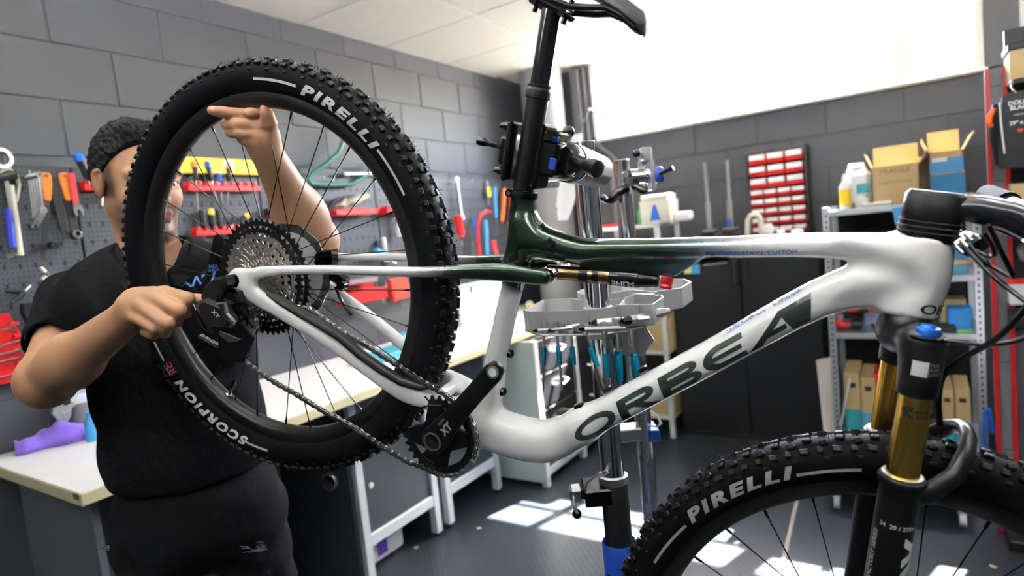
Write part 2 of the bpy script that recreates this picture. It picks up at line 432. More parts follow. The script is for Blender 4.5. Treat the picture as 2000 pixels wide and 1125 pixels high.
# windows: white frames, clear panes
gm = bpy.data.materials.new('window glass'); gm.use_nodes = True
n = gm.node_tree.nodes; l = gm.node_tree.links; n.remove(n['Principled BSDF'])
tr = n.new('ShaderNodeBsdfTransparent'); gl = n.new('ShaderNodeBsdfGlossy'); gl.inputs['Roughness'].default_value = .02; mx = n.new('ShaderNodeMixShader'); mx.inputs[0].default_value = .05
l.new(tr.outputs[0], mx.inputs[1]); l.new(gl.outputs[0], mx.inputs[2]); l.new(mx.outputs[0], n['Material Output'].inputs[0])
def window(name, x0, x1, posts):
    w = thing(name, None, None, (0, 0, 0), kind='structure')
    f = MB(); y0, y1 = YB - .012, YB + .04; z1 = ZC + .004
    for a, b in ((WZ0, WZ0 + .05), (z1 - .03, z1)): f.box(((x0 + x1) / 2, (y0 + y1) / 2, (a + b) / 2), (x1 - x0, y1 - y0, b - a), b=.004)
    for x in (x0 + .022, x1 - .022): f.box((x, (y0 + y1) / 2, (WZ0 + z1) / 2), (.044, y1 - y0 - .004, z1 - WZ0 - .002), b=.004)
    tag(f.build('frame', m_wfr, w), kind='structure')
    tag(MB().box(((x0 + x1) / 2, YB - .03, WZ0 - .006), (x1 - x0 + .02, .05, .018), b=.004).build('sill', m_wfr, w), kind='structure')
    xs = [x0 + .044] + [p[0] for p in posts] + [x1 - .044]
    for px, pw in posts: tag(MB().box((px, YB + .015, (WZ0 + z1) / 2), (pw, .04, z1 - WZ0 - .06), b=.004).build('mullion', m_wfr, w), kind='structure')
    for a, b in zip(xs[:-1], xs[1:]):
        tag(MB().box(((a + b) / 2, YB + .02, (WZ0 + z1) / 2 + .01), (b - a - .01, .005, z1 - WZ0 - .08)).build('pane', gm, w, ang=0), kind='structure')
        tag(MB().box(((a + b) / 2, YB + .045, (WZ0 + z1) / 2 + .02), (b - a, .02, .02)).build('bar', m_wfr, w, ang=0), kind='structure')
    return w
window('window_1', WX0, WX1, [(-.975, .05), (-.02, .12)])
window('window_2', .505, 1.9, [(1.2, .05)])
# unseen ceiling lamps; housings widened below the tubes to turn their light upwards
m_led = mat('lamp tube', (.93, .97, 1), .4, emit=LAMP)
for i, (x, y) in enumerate(((-1.35, .75), (-.1, .1), (1.3, 1.3), (-1.25, -1.2), (1.1, -1.2))):
    t = thing('ceiling_light', ['white twin tube ceiling light above the mechanic', 'white twin tube ceiling light over the camera', 'white twin tube ceiling light towards the right wall', 'white twin tube ceiling light at the far left behind the camera', 'white twin tube ceiling light at the far right behind the camera'][i], 'light', (x, y, ZC - .01))
    for s in (-1, 1): MB().cyl((s * .5, 0, 0), (s * .5, 0, -.2), .004, n=6).build('cord', m_white, t)
    MB().box((0, 0, -.215), (1.25, .26, .03), b=.006).build('housing', m_white, t, ang=0)
    for s in (-1, 1): MB().cyl((-.6, s * .06, -.18), (.6, s * .06, -.18), .016, n=12).build('tube', m_led, t)
    for s in (-1, 1): MB().box((s * .61, 0, -.19), (.02, .16, .05), b=.004).build('end_cap', m_white, t, ang=0)
# big round pipe and bent conduits in the corner
m_pipe = mat('grey pipe paint', (.19, .19, .2), .5)
tag(MB().cyl((-2.25, 4.06, 0), (-2.25, 4.06, ZC), .155, n=40, cap=True).build('round_column', m_pipe, label='thick round grey column in the corner of the room', cat='column'))
for i, (dx, zb, r) in enumerate(((0, 1.90, .02), (.045, 1.97, .014))):
    x = -1.975 + dx
    pts = [(x, 4.22, ZC - .005), (x, 4.22, zb + .1), (x + .012, 4.22, zb + .05), (x + .05, 4.22, zb), (x + .1, 4.22, zb - .04), (x + .145, 4.22, zb - .09), (x + .155, 4.22, zb - .17), (x + .155, 4.22, .02)]
    MB().tube(pts, r, 12).build('conduit', mat('conduit grey', (.12, .12, .13), .45), label=['thick grey cable conduit bending beside the window', 'thin grey cable conduit bending nearest the window'][i], cat='conduit', group='conduits by the window')
tag(MB().box((-2.035, 4.215, 1.3), (.07, .08, 2.55), b=.006).build('cable_duct', mat('duct grey', (.085, .085, .09), .5), label='flat dark grey cable duct between the round column and the window', cat='cable duct'))
# ------------------------------------------------------------------ the bicycle, in its own axes: x forward, y to its left, z up, rear axle at 0
BM = Matrix(((0.8291514938, -0.1666176827, 0.5336162929, -0.975272821), (0.1744360686, 0.9840027566, 0.0362026656, 0.6941867854), (-0.5311119074, 0.063064434, 0.8449514891, -0.0312261934 + H), (0, 0, 0, 1)))
BMI = BM.inverted()
def bp_(px, py, y=0.):
    """bike-space point seen at a pixel, on the bike plane y"""
    d = (px - 1000) / FPX * CAM[0] - (py - 562.5) / FPX * CAM[1] + CAM[2]
    o = BMI @ Vector((0, 0, H)); dd = BMI.to_3x3() @ Vector(d); t = (y - o.y) / dd.y
    return o + dd * t
bike = thing('bicycle', 'white and dark green full-suspension mountain bike clamped nose down in the repair stand', 'bicycle')
bike.matrix_world = BM
m_frame = mat('frame paint', (1, 1, 1), .22, coat=1., attr=True, spec=.5)
n = m_frame.node_tree.nodes; l = m_frame.node_tree.links; a = [q for q in n if q.type == 'ATTRIBUTE'][0]
inv = n.new('ShaderNodeMath'); inv.operation = 'MULTIPLY'; inv.inputs[1].default_value = .75; l.new(a.outputs['Alpha'], inv.inputs[0]); l.new(inv.outputs[0], n['Principled BSDF'].inputs['Metallic'])
tcf = n.new('ShaderNodeTexCoord'); fl = n.new('ShaderNodeTexVoronoi'); fl.inputs['Scale'].default_value = 900; l.new(tcf.outputs['Object'], fl.inputs['Vector'])
mulc = n.new('ShaderNodeMix'); mulc.data_type = 'RGBA'; mulc.blend_type = 'MULTIPLY'; l.new(a.outputs['Alpha'], mulc.inputs[0]); l.new(a.outputs['Color'], mulc.inputs[6])
rmp = n.new('ShaderNodeMapRange'); rmp.inputs[3].default_value = .6; rmp.inputs[4].default_value = 1.7; l.new(fl.outputs['Color'], rmp.inputs[0]); l.new(rmp.outputs[0], mulc.inputs[7]); l.new(mulc.outputs[2], n['Principled BSDF'].inputs['Base Color'])
m_blk = mat('satin black', (.005, .005, .0055), .38, spec=.3); m_gblk = mat('gloss black', (.003, .003, .0035), .14, coat=.35, spec=.4)
m_rub = mat('tyre rubber', (.004, .0043, .0055), .6, bump=(300, .25), spec=.08); m_tread = mat('tread rubber', (.004, .004, .005), .5, spec=.25)
m_carb = mat('rim carbon', (.006, .0055, .0055), .36, coat=.12, spec=.4); m_steel = mat('steel', (.55, .55, .55), .25, 1.); m_alu = mat('aluminium', (.62, .63, .65), .32, 1.)
m_chain = mat('chain steel', (.62, .60, .57), .26, 1.); m_nick = mat('nickel sprocket', (.62, .58, .54), .3, 1.); m_gold = mat('gold kashima', (.98, .60, .12), .22, 1.); m_bronze = mat('bronze shaft', (.35, .24, .13), .25, 1.)
m_chrome = mat('chrome', (.88, .87, .86), .08, 1.); m_blue = mat('anodised blue', (.02, .14, .62), .3, .5); m_red = mat('anodised red', (.6, .02, .03), .3, .5)
m_gprint = mat('grey print', (.33, .33, .34), .5); m_wprint = mat('white print', (.75, .75, .76), .5); m_rprint = mat('red print', (.7, .03, .03), .5)
GREEN = np.array([.014, .034, .019]); WHITE = np.array([.87, .865, .87])
def frame_colour(V):
    x, y, z = V.T
    # green at the seat tube head and rear half of the top tube, fading to white forwards; white below the linkage
    g = sstep(.742, .62, x) * sstep(.205, .222, z + (x - .41) * .2)
    g = np.where(z > .5 - .8 * (x - .3), g, g)
    low = (x > .5) & (z < .27 + (x - .5) * .2); g = np.where(low, 0, g)
    blue = sstep(.58, .66, x) * g
    c = WHITE * (1 - g[:, None]) + (GREEN * (1 - blue[:, None]) + np.array([.10, .16, .19]) * blue[:, None]) * g[:, None]
    pink = np.exp(-(((x - .868) / .03) ** 2 + ((z - .50) / .03) ** 2))[:, None] * .12
    c = c * (1 - pink) + np.array([.6, .35, .28]) * pink
    return np.concatenate([c, g[:, None]], 1)
K = .02
P = [flat((.8615, 0, .5145), (.8915, 0, .4275), .0295, .032, .008),                       # head tube
     etube([(.6155, 0, .07), (.722, 0, .2575), (.80, 0, .397), (.868, 0, .468)], [.0235, .0225, .024, .034], [.026, .0245, .025, .027], .02),      # down tube
     etube([(.43, 0, -.043), (.50, 0, -.022), (.556, 0, -.003), (.588, 0, .022), (.6155, 0, .07)], [.034, .0335, .033, .0315, .024], [.04, .036, .033, .030, .026], .02),
     etube([(.43, 0, .29), (.49, 0, .306), (.53, 0, .327), (.66, 0, .397), (.766, 0, .455), (.862, 0, .497)], [.024, .019, .0150, .0142, .0155, .02], [.022, .025, .025, .023, .023, .027], .014),  # top tube
     etube([(.4175, 0, .287), (.383, 0, .339)], [.018, .0175], [.0185, .0175], .02),
     etube([(.4, 0, .30), (.412, 0, .255), (.416, 0, .235)], [.02, .019, .016], [.02, .02, .018], .015),
     etube([(.418, 0, .24), (.447, 0, .09), (.463, 0, .03), (.455, 0, -.03)], [.0155, .0165, .02, .03], [.018, .021, .028, .036], .02),
     flat((.4288, -.045, -.0515), (.4288, .045, -.0515), .034, .034, .012)]
P.append(plate([(lambda q: (q.x, q.z))(bp_(px, py, -.01)) for px, py in ((1066, 499), (1105, 513), (1152, 523), (1230, 536), (1320, 540), (1352, 520), (1388, 499), (1404, 486), (1250, 488), (1120, 484))], -.015, .015, .004, .004))
for s in (-1, 1):
    for g0, g1 in (((1640, 492), (1765, 538)), ((1660, 592), (1775, 556))):
        a_, b_ = bp_(*g0, 0), bp_(*g1, 0); P.append(cone((a_.x, s * .036, a_.z), (b_.x, s * .040, b_.z), .016, .011, .012, True))
frame = solid('frame', P, .003, m_frame, bike, frame_colour, it=3)
def stay_colour(V):
    x = V[:, 0]; g = sstep(.235, .37, x) * (V[:, 2] > .07); g = g[:, None]
    return np.concatenate([WHITE * (1 - g) + GREEN * g, g], 1)
P = []
for s in (-1, 1):
    P += [etube([(0, s * .078, 0), (.03, s * .078, .035), (.11, s * .075, .083), (.207, s * .071, .133), (.303, s * .062, .18), (.403, s * .048, .231), (.472, s * .043, .259)], [.016, .0105, .0078, .0075, .0085, .0130, .0120], [.0065, .008, .008, .008, .009, .011, .011], .012),
          etube([(-.001, s * .079, 0), (.0, s * .079, .0)], [.018, .018], [.007, .007], .01) if False else flat((.001, s * .070, 0), (.001, s * .0835, 0), .0205, .0205, .008),
          etube([(0, s * .078, 0), (.03, s * .078, -.006), (.107, s * .073, -.0075), (.207, s * .066, -.011), (.308, s * .058, -.023), (.35, s * .052, -.022), (.395, s * .044, -.012), (.425, s * .036, -.004)], [.016, .0155, .0128, .0115, .0115, .016, .016, .014], [.0065, .009, .009, .009, .009, .010, .011, .010], .014)]
P.append(cone((.392, -.035, -.012), (.392, .035, -.012), .011, .011, .012))
P.append(cone((.478, -.036, .262), (.478, .036, .262), .0085, .0085, .01))
solid('swingarm', P, .0026, m_frame, bike, stay_colour, it=3)
# frame bolts, cable guides, port covers
def bolt(px, py, y, r=.0065, d=(0, -1, 0), h=.004, nm='bolt'):
    p = bp_(px, py, y); return MB().lathe([(r, 0), (r, h * .7), (r * .75, h), (r * .45, h), (r * .42, h * .35), (.0002, h * .35)], p - Vector(d) * .002, d, 18).build(nm, m_gblk, bike)
BH = []
bolt(458, 548, -.0885, .0115, nm='axle_cap')
for px, py in ((994, 690), (980, 765)): 
    p = bp_(px, py, -.004); MB().lathe([(.007, 0), (.007, .005), (.004, .007), (.002, .007), (.002, .004)], p, (.94, 0, .34), 16).build('bolt', m_gblk, bike)
for px, py in ((1131, 799), (1187, 767), (1257, 728)):
    p = bp_(px, py, -.008); MB().box(p + Vector((-.003, .004, .002)), (.015, .012, .008), M=Matrix.Rotation(-math.radians(60), 3, 'Y'), b=.002).build('bottle_boss', m_gblk, bike)
p = bp_(1395, 511, -.012); MB().box(p + Vector((0, .012, .001)), (.038, .026, .012), M=Matrix.Rotation(-math.radians(35), 3, 'Y'), b=.004).build('port_cover', m_gblk, bike)
# big down tube lettering, laid on the paint
from mathutils.bvhtree import BVHTree
dgm = frame.data; bvh = BVHTree.FromPolygons([v.co[:] for v in dgm.vertices], [tuple(q.vertices) for q in dgm.polygons])
def lay(o, u, v):
    """maps letter plane (x along u, y along v) onto the drive side of the frame, straight along y"""
    o = Vector(o); u = Vector(u); v = Vector(v)
    def fn(x, y):
        q = o + u * x + v * y; h = bvh.ray_cast(Vector((q.x, -.3, q.z)), Vector((0, 1, 0)))
        return h[0] + h[1] * .0004 + Vector((0, -.0003, 0)) if h[0] is not None else Vector((q.x, -.018, q.z))
    return fn
def arc(cx, cy, rx, ry, a0, a1, k=20): return [(cx + rx * math.cos(math.radians(a0 + (a1 - a0) * i / k)), cy + ry * math.sin(math.radians(a0 + (a1 - a0) * i / k))) for i in range(k + 1)]
def glyphs(cut):
    """wide heavy slanted letters O R B E A, unit height"""
    t = .30; out = []
    def strip(outer, inner): return [[outer[i], outer[i + 1], inner[i + 1], inner[i]] for i in range(len(outer) - 1)]
    x = 0.; Q = []
    # O
    Q += strip(arc(.85, .5, .85, .5, 0, 360, 44), arc(.85, .5, .55, .27, 0, 360, 44)); x = 1.86
    # R
    o = [(x, 1), (x + 1.0, 1)] + arc(x + 1.0, .70, .45, .30, 90, -90, 16) + [(x, .40)]; i = [(x, .76), (x + .95, .76)] + arc(x + .95, .70, .2, .06, 90, -90, 16) + [(x, .64)]
    Q += strip(o, i); Q += [[(x, 1), (x, 0), (x + .33, 0), (x + .33, 1)], [(x + .55, .42), (x + .95, .42), (x + 1.55, 0), (x + 1.05, 0)]]; x += 1.68
    # B
    o = [(x, 1), (x + 1.05, 1)] + arc(x + 1.05, .755, .38, .245, 90, -90, 14) + [(x, .51)]; i = [(x, .79), (x + 1.0, .79)] + arc(x + 1.0, .74, .16, .05, 90, -90, 14) + [(x, .69)]
    Q += strip(o, i); o = [(x, .52), (x + 1.1, .52)] + arc(x + 1.1, .26, .4, .26, 90, -90, 14) + [(x, 0)]; i = [(x, .32), (x + 1.05, .32)] + arc(x + 1.05, .265, .17, .055, 90, -90, 14) + [(x, .21)]
    Q += strip(o, i); Q += [[(x, 1), (x, 0), (x + .33, 0), (x + .33, 1)]]; x += 1.62
    # E, round backed
    o = [(x + 1.45, 1), (x + .6, 1)] + arc(x + .6, .5, .6, .5, 90, 270, 22) + [(x + 1.45, 0)]; i = [(x + 1.45, .77), (x + .62, .77)] + arc(x + .62, .5, .3, .27, 90, 270, 22) + [(x + 1.45, .23)]
    Q += strip(o, i); Q += [[(x + .2, .40), (x + 1.35, .40), (x + 1.35, .60), (x + .2, .60)]]; x += 1.5
    # A, ending in a slanted block
    Q += [[(x, 0), (x + .42, 0), (x + 1.32, .78), (x + 1.2, 1)], [(x + 1.2, 1), (x + 1.32, .78), (x + 1.5, .4), (x + 1.9, 1)], [(x + 1.2, 1), (x + 1.25, .7), (x + 1.45, 0), (x + 2.0, 0)], [(x + 1.2, 1), (x + 1.45, 0), (x + 2., 0), (x + 2.25, 1)], [(x + .55, .2), (x + 1.3, .2), (x + 1.3, .42), (x + .8, .42)]]
    W = x + 2.25; bm = bmesh.new()
    for q in Q:
        try: bm.faces.new([bm.verts.new((p[0] / W, p[1], 0)) for p in q])
        except ValueError: pass
    v, f = slices(bm, None)
    bm = bmesh.new(); vs = [bm.verts.new(p) for p in v]; bm.verts.ensure_lookup_table()
    for q in f: bm.faces.new([vs[i] for i in q])
    for v_ in bm.verts: v_.co.x *= cut[0]; v_.co.y *= cut[1]
    return slices(bm, .006)
m_decal = mat('dark green decal', (.028, .042, .038), .25, coat=.8)
q0 = bp_(1077, 474, -.02); h_ = bvh.ray_cast(Vector((q0.x, -.3, q0.z)), Vector((0, 1, 0))); MB().lathe([(.0075, -.004), (.0075, .0015), (.0055, .003), (.0032, .003), (.003, .0005), (.0002, .0005)], h_[0], h_[1], 18).build('bolt', m_gblk, bike)
A = bp_(1135, 868, -.02); B = bp_(1600, 618, -.02); U = (B - A).normalized(); Vv = Vector((-U.z, 0, U.x)) * 1.0
Wd = (B - A).length
letters('lettering', glyphs((Wd, .0295)), lay(A + Vv * .001, U, Vv + U * .28), m_decal, bike, label='big dark green maker lettering on the down tube')
for i, (px, py) in enumerate(((1465, 494),)):
    p = bp_(px, py, -.02); letters('small_print', text2d('CONFIGURATION  CUSTOM', .0085, cut=.01, sx=1.0), lay(p, (.876, 0, .482), (-.482, 0, .876)), m_blue, bike)
p = bp_(1490, 609, -.02); letters('small_print', text2d('MYO CUSTOM     IN-HOUSE', .0062, cut=.01, sx=1.35), lay(p, U, Vv), m_blue, bike)
# maker's name round the foot of the head tube
def ht(x, y):
    q = math.radians(-90) + x / .0305; d = Vector((.32, 0, -.947)); o = Vector((.8855, 0, .4425)) - d * y; s = Vector((.947, 0, .32))
    return o + s * (.0308 * math.cos(q)) + Vector((0, 1, 0)) * (.0322 * math.sin(q))
def ht2(x, y):
    a = ht(x, y); ax0 = Vector((.8885, 0, .4355)); dn = Vector((.32, 0, -.947)); c_ = ax0 + dn * ((a - ax0).dot(dn)); d_ = (a - c_).normalized(); h = bvh.ray_cast(c_ + d_ * .12, -d_)
    return h[0] + d_ * .0004 if h[0] is not None else a
letters('head_lettering', text2d('ORBEA', .016, .02, cut=.004, sx=1.5), lambda x, y: ht2(x + .043, y - .004), m_decal, bike)

# ---- wheels
def tyre_wheel(name, axle, ang0, front):
    w = part(name, bike); w.location = axle
    Y = (0, 1, 0)
    prof = [(.0165, .3185), (.0205, .321), (.0245, .3262), (.0285, .336), (.0295, .345), (.0285, .356), (.023, .3645), (.012, .3695), (0, .371)]
    full = prof + [(-a, b) for a, b in prof[-2::-1]] + [(-.012, .316), (.012, .316)]
    MB().lathe([(r, t) for t, r in full], (0, 0, 0), Y, 120, closed=True).build('tyre', m_rub, w, 50)
    tr = MB(); N = 118
    def blockat(a, y, r, sx, sy, sz, tilt=0., yaw=0.):
        e = Vector((math.cos(a), 0, math.sin(a))); t = Vector((-math.sin(a), 0, math.cos(a))); n = e * math.cos(tilt) + Vector((0, 1, 0)) * math.sin(tilt); b = t.cross(n) * -1
        M = Matrix((t, b, n)).transposed() @ Matrix.Rotation(yaw, 3, 'Z'); tr.box(e * r + Vector((0, y, 0)), (sx, sy, sz), M=M, b=.0012)
    for i in range(N):
        a = 2 * math.pi * i / N; d = math.pi / N
        for s in (-1, 1):
            if i % 2 == 0: blockat(a, s * .0065, .3722, .0105, .0085, .007, s * .1, s * .2)
            else: blockat(a, s * .0145, .3698, .0100, .0075, .008, s * .42, -s * .3)
            blockat(a + d * (1 if s > 0 else .6), s * .0232, .364, .0085 if i % 2 else .0115, .008, .009, s * .78, s * .1)
            if i % 2: blockat(a, s * .0282, .355, .008, .005, .004, s * 1.25)
    sp = MB()
    for i in range(900):                      # little moulding hairs
        a = rng.uniform(0, 2 * math.pi); q = rng.uniform(-1.25, 1.25); y = math.sin(q) * .0285; r = .3705 - (1 - math.cos(q)) * .016
        e = Vector((math.cos(a), 0, math.sin(a))); n = (e * math.cos(q) + Vector((0, 1, 0)) * math.sin(q) + Vector((rng.uniform(-.3, .3), 0, rng.uniform(-.3, .3)))).normalized()
        p = e * (r + .002) + Vector((0, y, 0)); tr.cyl(p, p + n * rng.uniform(.005, .0095), .0005, .0003, 3, cap=False)
    tr.build('tread', m_tread, w, 20, kind='stuff')
    rp = [(.0168, .3188), (.0172, .312), (.0158, .303), (.011, .2958), (.004, .2935), (0, .2933)]; rp = rp + [(-a, b) for a, b in rp[-2::-1]]
    MB().lathe([(r, t) for t, r in rp] , (0, 0, 0), Y, 120, closed=True).build('rim', m_carb, w, 50)
    # spokes, three crosses
    for i in range(28):
        a = 2 * math.pi * (i + .5) / 28 + ang0; s = -1 if i % 2 else 1; k = i // 2; lead = 1 if k % 2 else -1
        fl, fr = (.030, .026) if s > 0 else (-.021, .0235)
        if front: fl = s * .026
        h = a + lead * math.radians(72)
        p0 = Vector((math.cos(h) * fr, fl, math.sin(h) * fr)); p1 = Vector((math.cos(a) * .2938, s * .003, math.sin(a) * .2938)); d = (p0 - p1).normalized()
        MB().tube([p1 - d * .002, p1 + d * .0115, p1 + d * .0125, p1 + d * .016, p0], [.0021, .0019, .0012, .00095, .00095], 6).build('spoke', m_gblk, w, 60)
    MB().lathe([(.012, -.05), (.0155, -.04), (.027, -.0225), (.027, -.0195), (.0175, -.016), (.016, .02), (.029, .028), (.029, .032), (.018, .036), (.015, .055), (.01, .058)], (0, 0, 0), Y, 28).build('hub', m_blk, w)
    va = math.radians(ang0 * 0 + (-95.2 if not front else 60)); e = Vector((math.cos(va), 0, math.sin(va)))
    if not front:
        MB().lathe([(.0065, 0), (.0065, .004), (.003, .0045), (.003, .017), (.0032, .0175), (.0032, .022)], e * .2935, -e, 12).build('valve', m_steel, w)
        MB().lathe([(.0042, 0), (.0042, .014), (.003, .0175)], e * (.2935 - .021), -e, 12).build('valve_cap', m_gblk, w)
    return w
def sidewall(R0, a0, s=-1, inward=False):
    """text line along the drive-side sidewall; x runs clockwise as seen from the drive side, y outwards"""
    prof = [(.3185, .0165), (.321, .0205), (.3262, .0245), (.336, .0285), (.345, .0295), (.356, .0285), (.3645, .023)]
    def fn(x, y):
        r = R0 + (-y if inward else y); a = a0 + (x if inward else -x) / R0
        yy = np.interp(r, [q[0] for q in prof], [q[1] for q in prof]) + .0008
        return Vector((math.cos(a) * r, s * yy, math.sin(a) * r))
    return fn
def stripe(w, R0, a0, a1, m, wd=.0042):
    a1 = a0 + (a1 - a0 + 180) % 360 - 180; a0, a1 = math.radians(a0), math.radians(a1); fn = sidewall(R0, 0); b = MB(); k = 16
    for i in range(k + 1):
        a = a0 + (a1 - a0) * i / k
        for y in (-wd / 2, wd / 2): b.v.append(tuple(fn(-a * R0, y)))
    for i in range(k): q = 2 * i; b.f.append((q, q + 1, q + 3, q + 2) if a1 < a0 else (q + 2, q + 3, q + 1, q))
    b.build('sidewall_stripe', m, w, 0)
def angpx(px, py, ax, y=-.026): p = bp_(px, py, y) - Vector(ax); return math.degrees(math.atan2(p.z, p.x)), math.hypot(p.x, p.z)
RA = Vector((0, 0, 0)); FA = Vector((1.139, 0, -.043))
rw = tyre_wheel('wheel', RA, math.radians(4.2), False)
fw = tyre_wheel('wheel', FA, math.radians(2), True)
def mark(w, ax, pts, text, m, size, inward=False, bold=.03, sx=1.35, R=None, shear=.3, sp=1.3):
    a0, r0 = angpx(*pts[0], ax); a1, r1 = angpx(*pts[1], ax); R = R or (r0 + r1) / 2
    a1 = a0 + (a1 - a0 + 180) % 360 - 180; am = math.radians((a0 + a1) / 2); L = abs(math.radians(a0 - a1)) * R
    tv = text2d(text, size, bold, cut=.004, shear=shear, sx=1, spacing=sp); w0 = max(p[0] for p in tv[0]) - min(p[0] for p in tv[0]); k = L / w0
    tv = ([(p[0] * k, p[1], p[2]) for p in tv[0]], tv[1])
    letters('sidewall_lettering', tv, sidewall(R, am, inward=inward), m, w)
RS = .3385
m_wp2 = mat('tyre print', (.50, .50, .51), .6)
mark(rw, RA, ((584, 179), (738, 284)), 'PIRELLI', m_wp2, .0235, bold=.05)
for a, b in (((498, 163), (578, 182)), ((740, 292), (792, 381)), ((525, 883), (470, 866)), ((314, 712), (293, 674))):
    stripe(rw, RS, angpx(*a, RA)[0], angpx(*b, RA)[0], m_wp2)
mark(rw, RA, ((487, 868), (342, 752)), 'SCORPION', mat('white tyre print', (.8, .8, .82), .6), .0235, bold=.05, R=.3375)
mark(rw, RA, ((337, 740), (322, 714)), 'RC', m_rprint, .012, R=.3325, sp=1); mark(rw, RA, ((331, 746), (316, 720)), 'XC', m_wp2, .0105, R=.3425, sp=1)
mark(fw, FA, ((1342, 1018), (1545, 920)), 'PIRELLI', m_gprint, .0235, bold=.05)
for a, b in (((1281, 1098), (1338, 1022)), ((1552, 917), (1682, 914))): stripe(fw, RS, angpx(*a, FA)[0], angpx(*b, FA)[0], m_gprint)

# ---- drivetrain
def gear(n, r, inner, t0, t1, y, M=MB, tooth=.0042, spider=0, rot=0.):
    """toothed plate in the xz plane; pts per tooth 4"""
    o = []; i = []
    for k in range(n):
        for f, rr in ((-.34, r - tooth), (-.13, r + .0012), (.13, r + .0012), (.34, r - tooth)):
            a = 2 * math.pi * (k + f) / n + rot; o.append((rr * math.cos(a), rr * math.sin(a))); i.append((inner * math.cos(a), inner * math.sin(a)))
    X = Matrix(((1, 0, 0, 0), (0, 0, -1, 0), (0, 1, 0, 0), (0, 0, 0, 1)))     # xy -> xz, thickness along -y
    b = MB().ringplate(o, i, -t1, -t0, X) if False else MB().ringplate(o, i, t0, t1, X)
    return b
cas = part('cassette', bike)
cogs = [10, 12, 14, 16, 18, 21, 24, 28, 33, 39, 45, 51]
for j, nt in enumerate(cogs):
    r = nt * .0127 / (2 * math.pi) + .0015; y = .0665 - j * .0037
    big = nt >= 45
    b = gear(nt, r, r - (.0125 if big else .0105 if nt > 20 else .008), y - .0009, y + .0009, 0, rot=j * .13)
    X = Matrix(((1, 0, 0, 0), (0, 0, -1, 0), (0, 1, 0, 0), (0, 0, 0, 1)))
    if nt > 20:
        for q in range(7):
            a = 2 * math.pi * q / 7 + j * .3; r0, r1 = .017 if j < 9 else .03, r - .0085
            w = .0035 if big else .003
            ca, sa = math.cos(a), math.sin(a); a2 = a + .5; ca2, sa2 = math.cos(a2), math.sin(a2)
            b.prism([(r0 * ca2 - w * sa2, r0 * sa2 + w * ca2), (r0 * ca2 + w * sa2, r0 * sa2 - w * ca2), (r1 * ca + w * sa, r1 * sa - w * ca), (r1 * ca - w * sa, r1 * sa + w * ca)], y - .0008, y + .0008, X)
    b.build('sprocket', m_blk if big else m_nick, cas, 25, label='large black sprocket' if big else None)
MB().lathe([(.017, -.069), (.0175, -.02), (.03, -.02), (.03, -.016)], (0, 0, 0), (0, 1, 0), 24).build('freehub', m_steel, cas)
MB().lathe([(.0145, -.0705), (.0145, -.0685), (.009, -.0685), (.009, -.0705)], (0, 0, 0), (0, 1, 0), 24, closed=True).build('lockring', m_steel, cas)
BB = Vector((.4288, 0, -.0535)); X4 = lambda o: Matrix(((1, 0, 0, o[0]), (0, 0, -1, o[1]), (0, 1, 0, o[2]), (0, 0, 0, 1)))
crk = part('crankset', bike)
b = gear(32, .0647 + .002, .0505, .0535, .0565, 0, tooth=.0052)
b.v = [(p[0] + BB.x, p[1], p[2] + BB.z) for p in b.v]
for q in range(4):
    a = math.radians(74 + 45 + 90 * q); c, s_ = math.cos(a), math.sin(a)
    b.prism([(.012 * c - .022 * s_, .012 * s_ + .022 * c), (.012 * c + .022 * s_, .012 * s_ - .022 * c), (.030 * c + .019 * s_, .030 * s_ - .019 * c), (.0535 * c + .011 * s_, .0535 * s_ - .011 * c), (.0535 * c - .011 * s_, .0535 * s_ + .011 * c), (.030 * c - .019 * s_, .030 * s_ + .019 * c)], .054, .061, X4(BB), b=.001)
b.lathe([(.012, -.062), (.031, -.062), (.033, -.056), (.012, -.056)], BB, (0, 1, 0), 28, closed=True)
b.build('chainring', m_blk, crk, 30)
def arm(o, d, y0, y1, L, name):
    d = Vector(d).normalized(); s = Vector((-d.z, 0, d.x)); b = MB(); R = []
    for t, w in ((-.02, .012), (-.012, .0195), (.0, .022), (.02, .0205), (.06, .0165), (.12, .0148), (.155, .0155), (.168, .0155), (.18, .0115), (.186, .004)):
        t *= L / .172; e = .25 if -.02 < t < .18 else .6; yy = (y1 - y0); yc = (y0 + y1) / 2 + (t / L) * (.012 if y0 > 0 else -.012)
        ring = []
        for k in range(16):
            a = 2 * math.pi * k / 16; c, q = math.cos(a), math.sin(a); p = lambda v: math.copysign(abs(v) ** .5, v)
            ring.append(o + d * t + s * (w * p(c)) + Vector((0, yc + yy / 2 * p(q) * (1 if w > .01 else .6), 0)))
        R.append(ring)
    b.rings(R); return b.build(name, m_blk, crk, 40)
dirc = bp_(966, 718, -.089) - bp_(843, 860, -.077); dirc.y = 0
arm(BB, dirc, -.062, -.077, .172, 'crank_arm'); arm(BB, -dirc, .062, .077, .172, 'crank_arm')
o = BB + Vector((0, -.077, 0))
MB().lathe([(.0155, 0), (.0155, .002), (.0128, .0025), (.0122, -.014), (.0155, -.014)], o, (0, -1, 0), 32, closed=True).build('spindle_end', mat('dull gold', (.45, .40, .30), .3, 1.), crk)
MB().cyl(o + Vector((0, .010, 0)), o + Vector((0, -.0002, 0)), .0122, n=24).build('spindle_bore', mat('dark bronze', (.06, .05, .035), .4, .8), crk)
ph = BB + dirc.normalized() * .172 + Vector((0, -.081, 0))
MB().lathe([(.0098, -.002), (.0098, .0095), (.0072, .0098), (.0068, -.002)], ph, (0, -1, 0), 24, closed=True).build('pedal_eye', m_alu, crk)
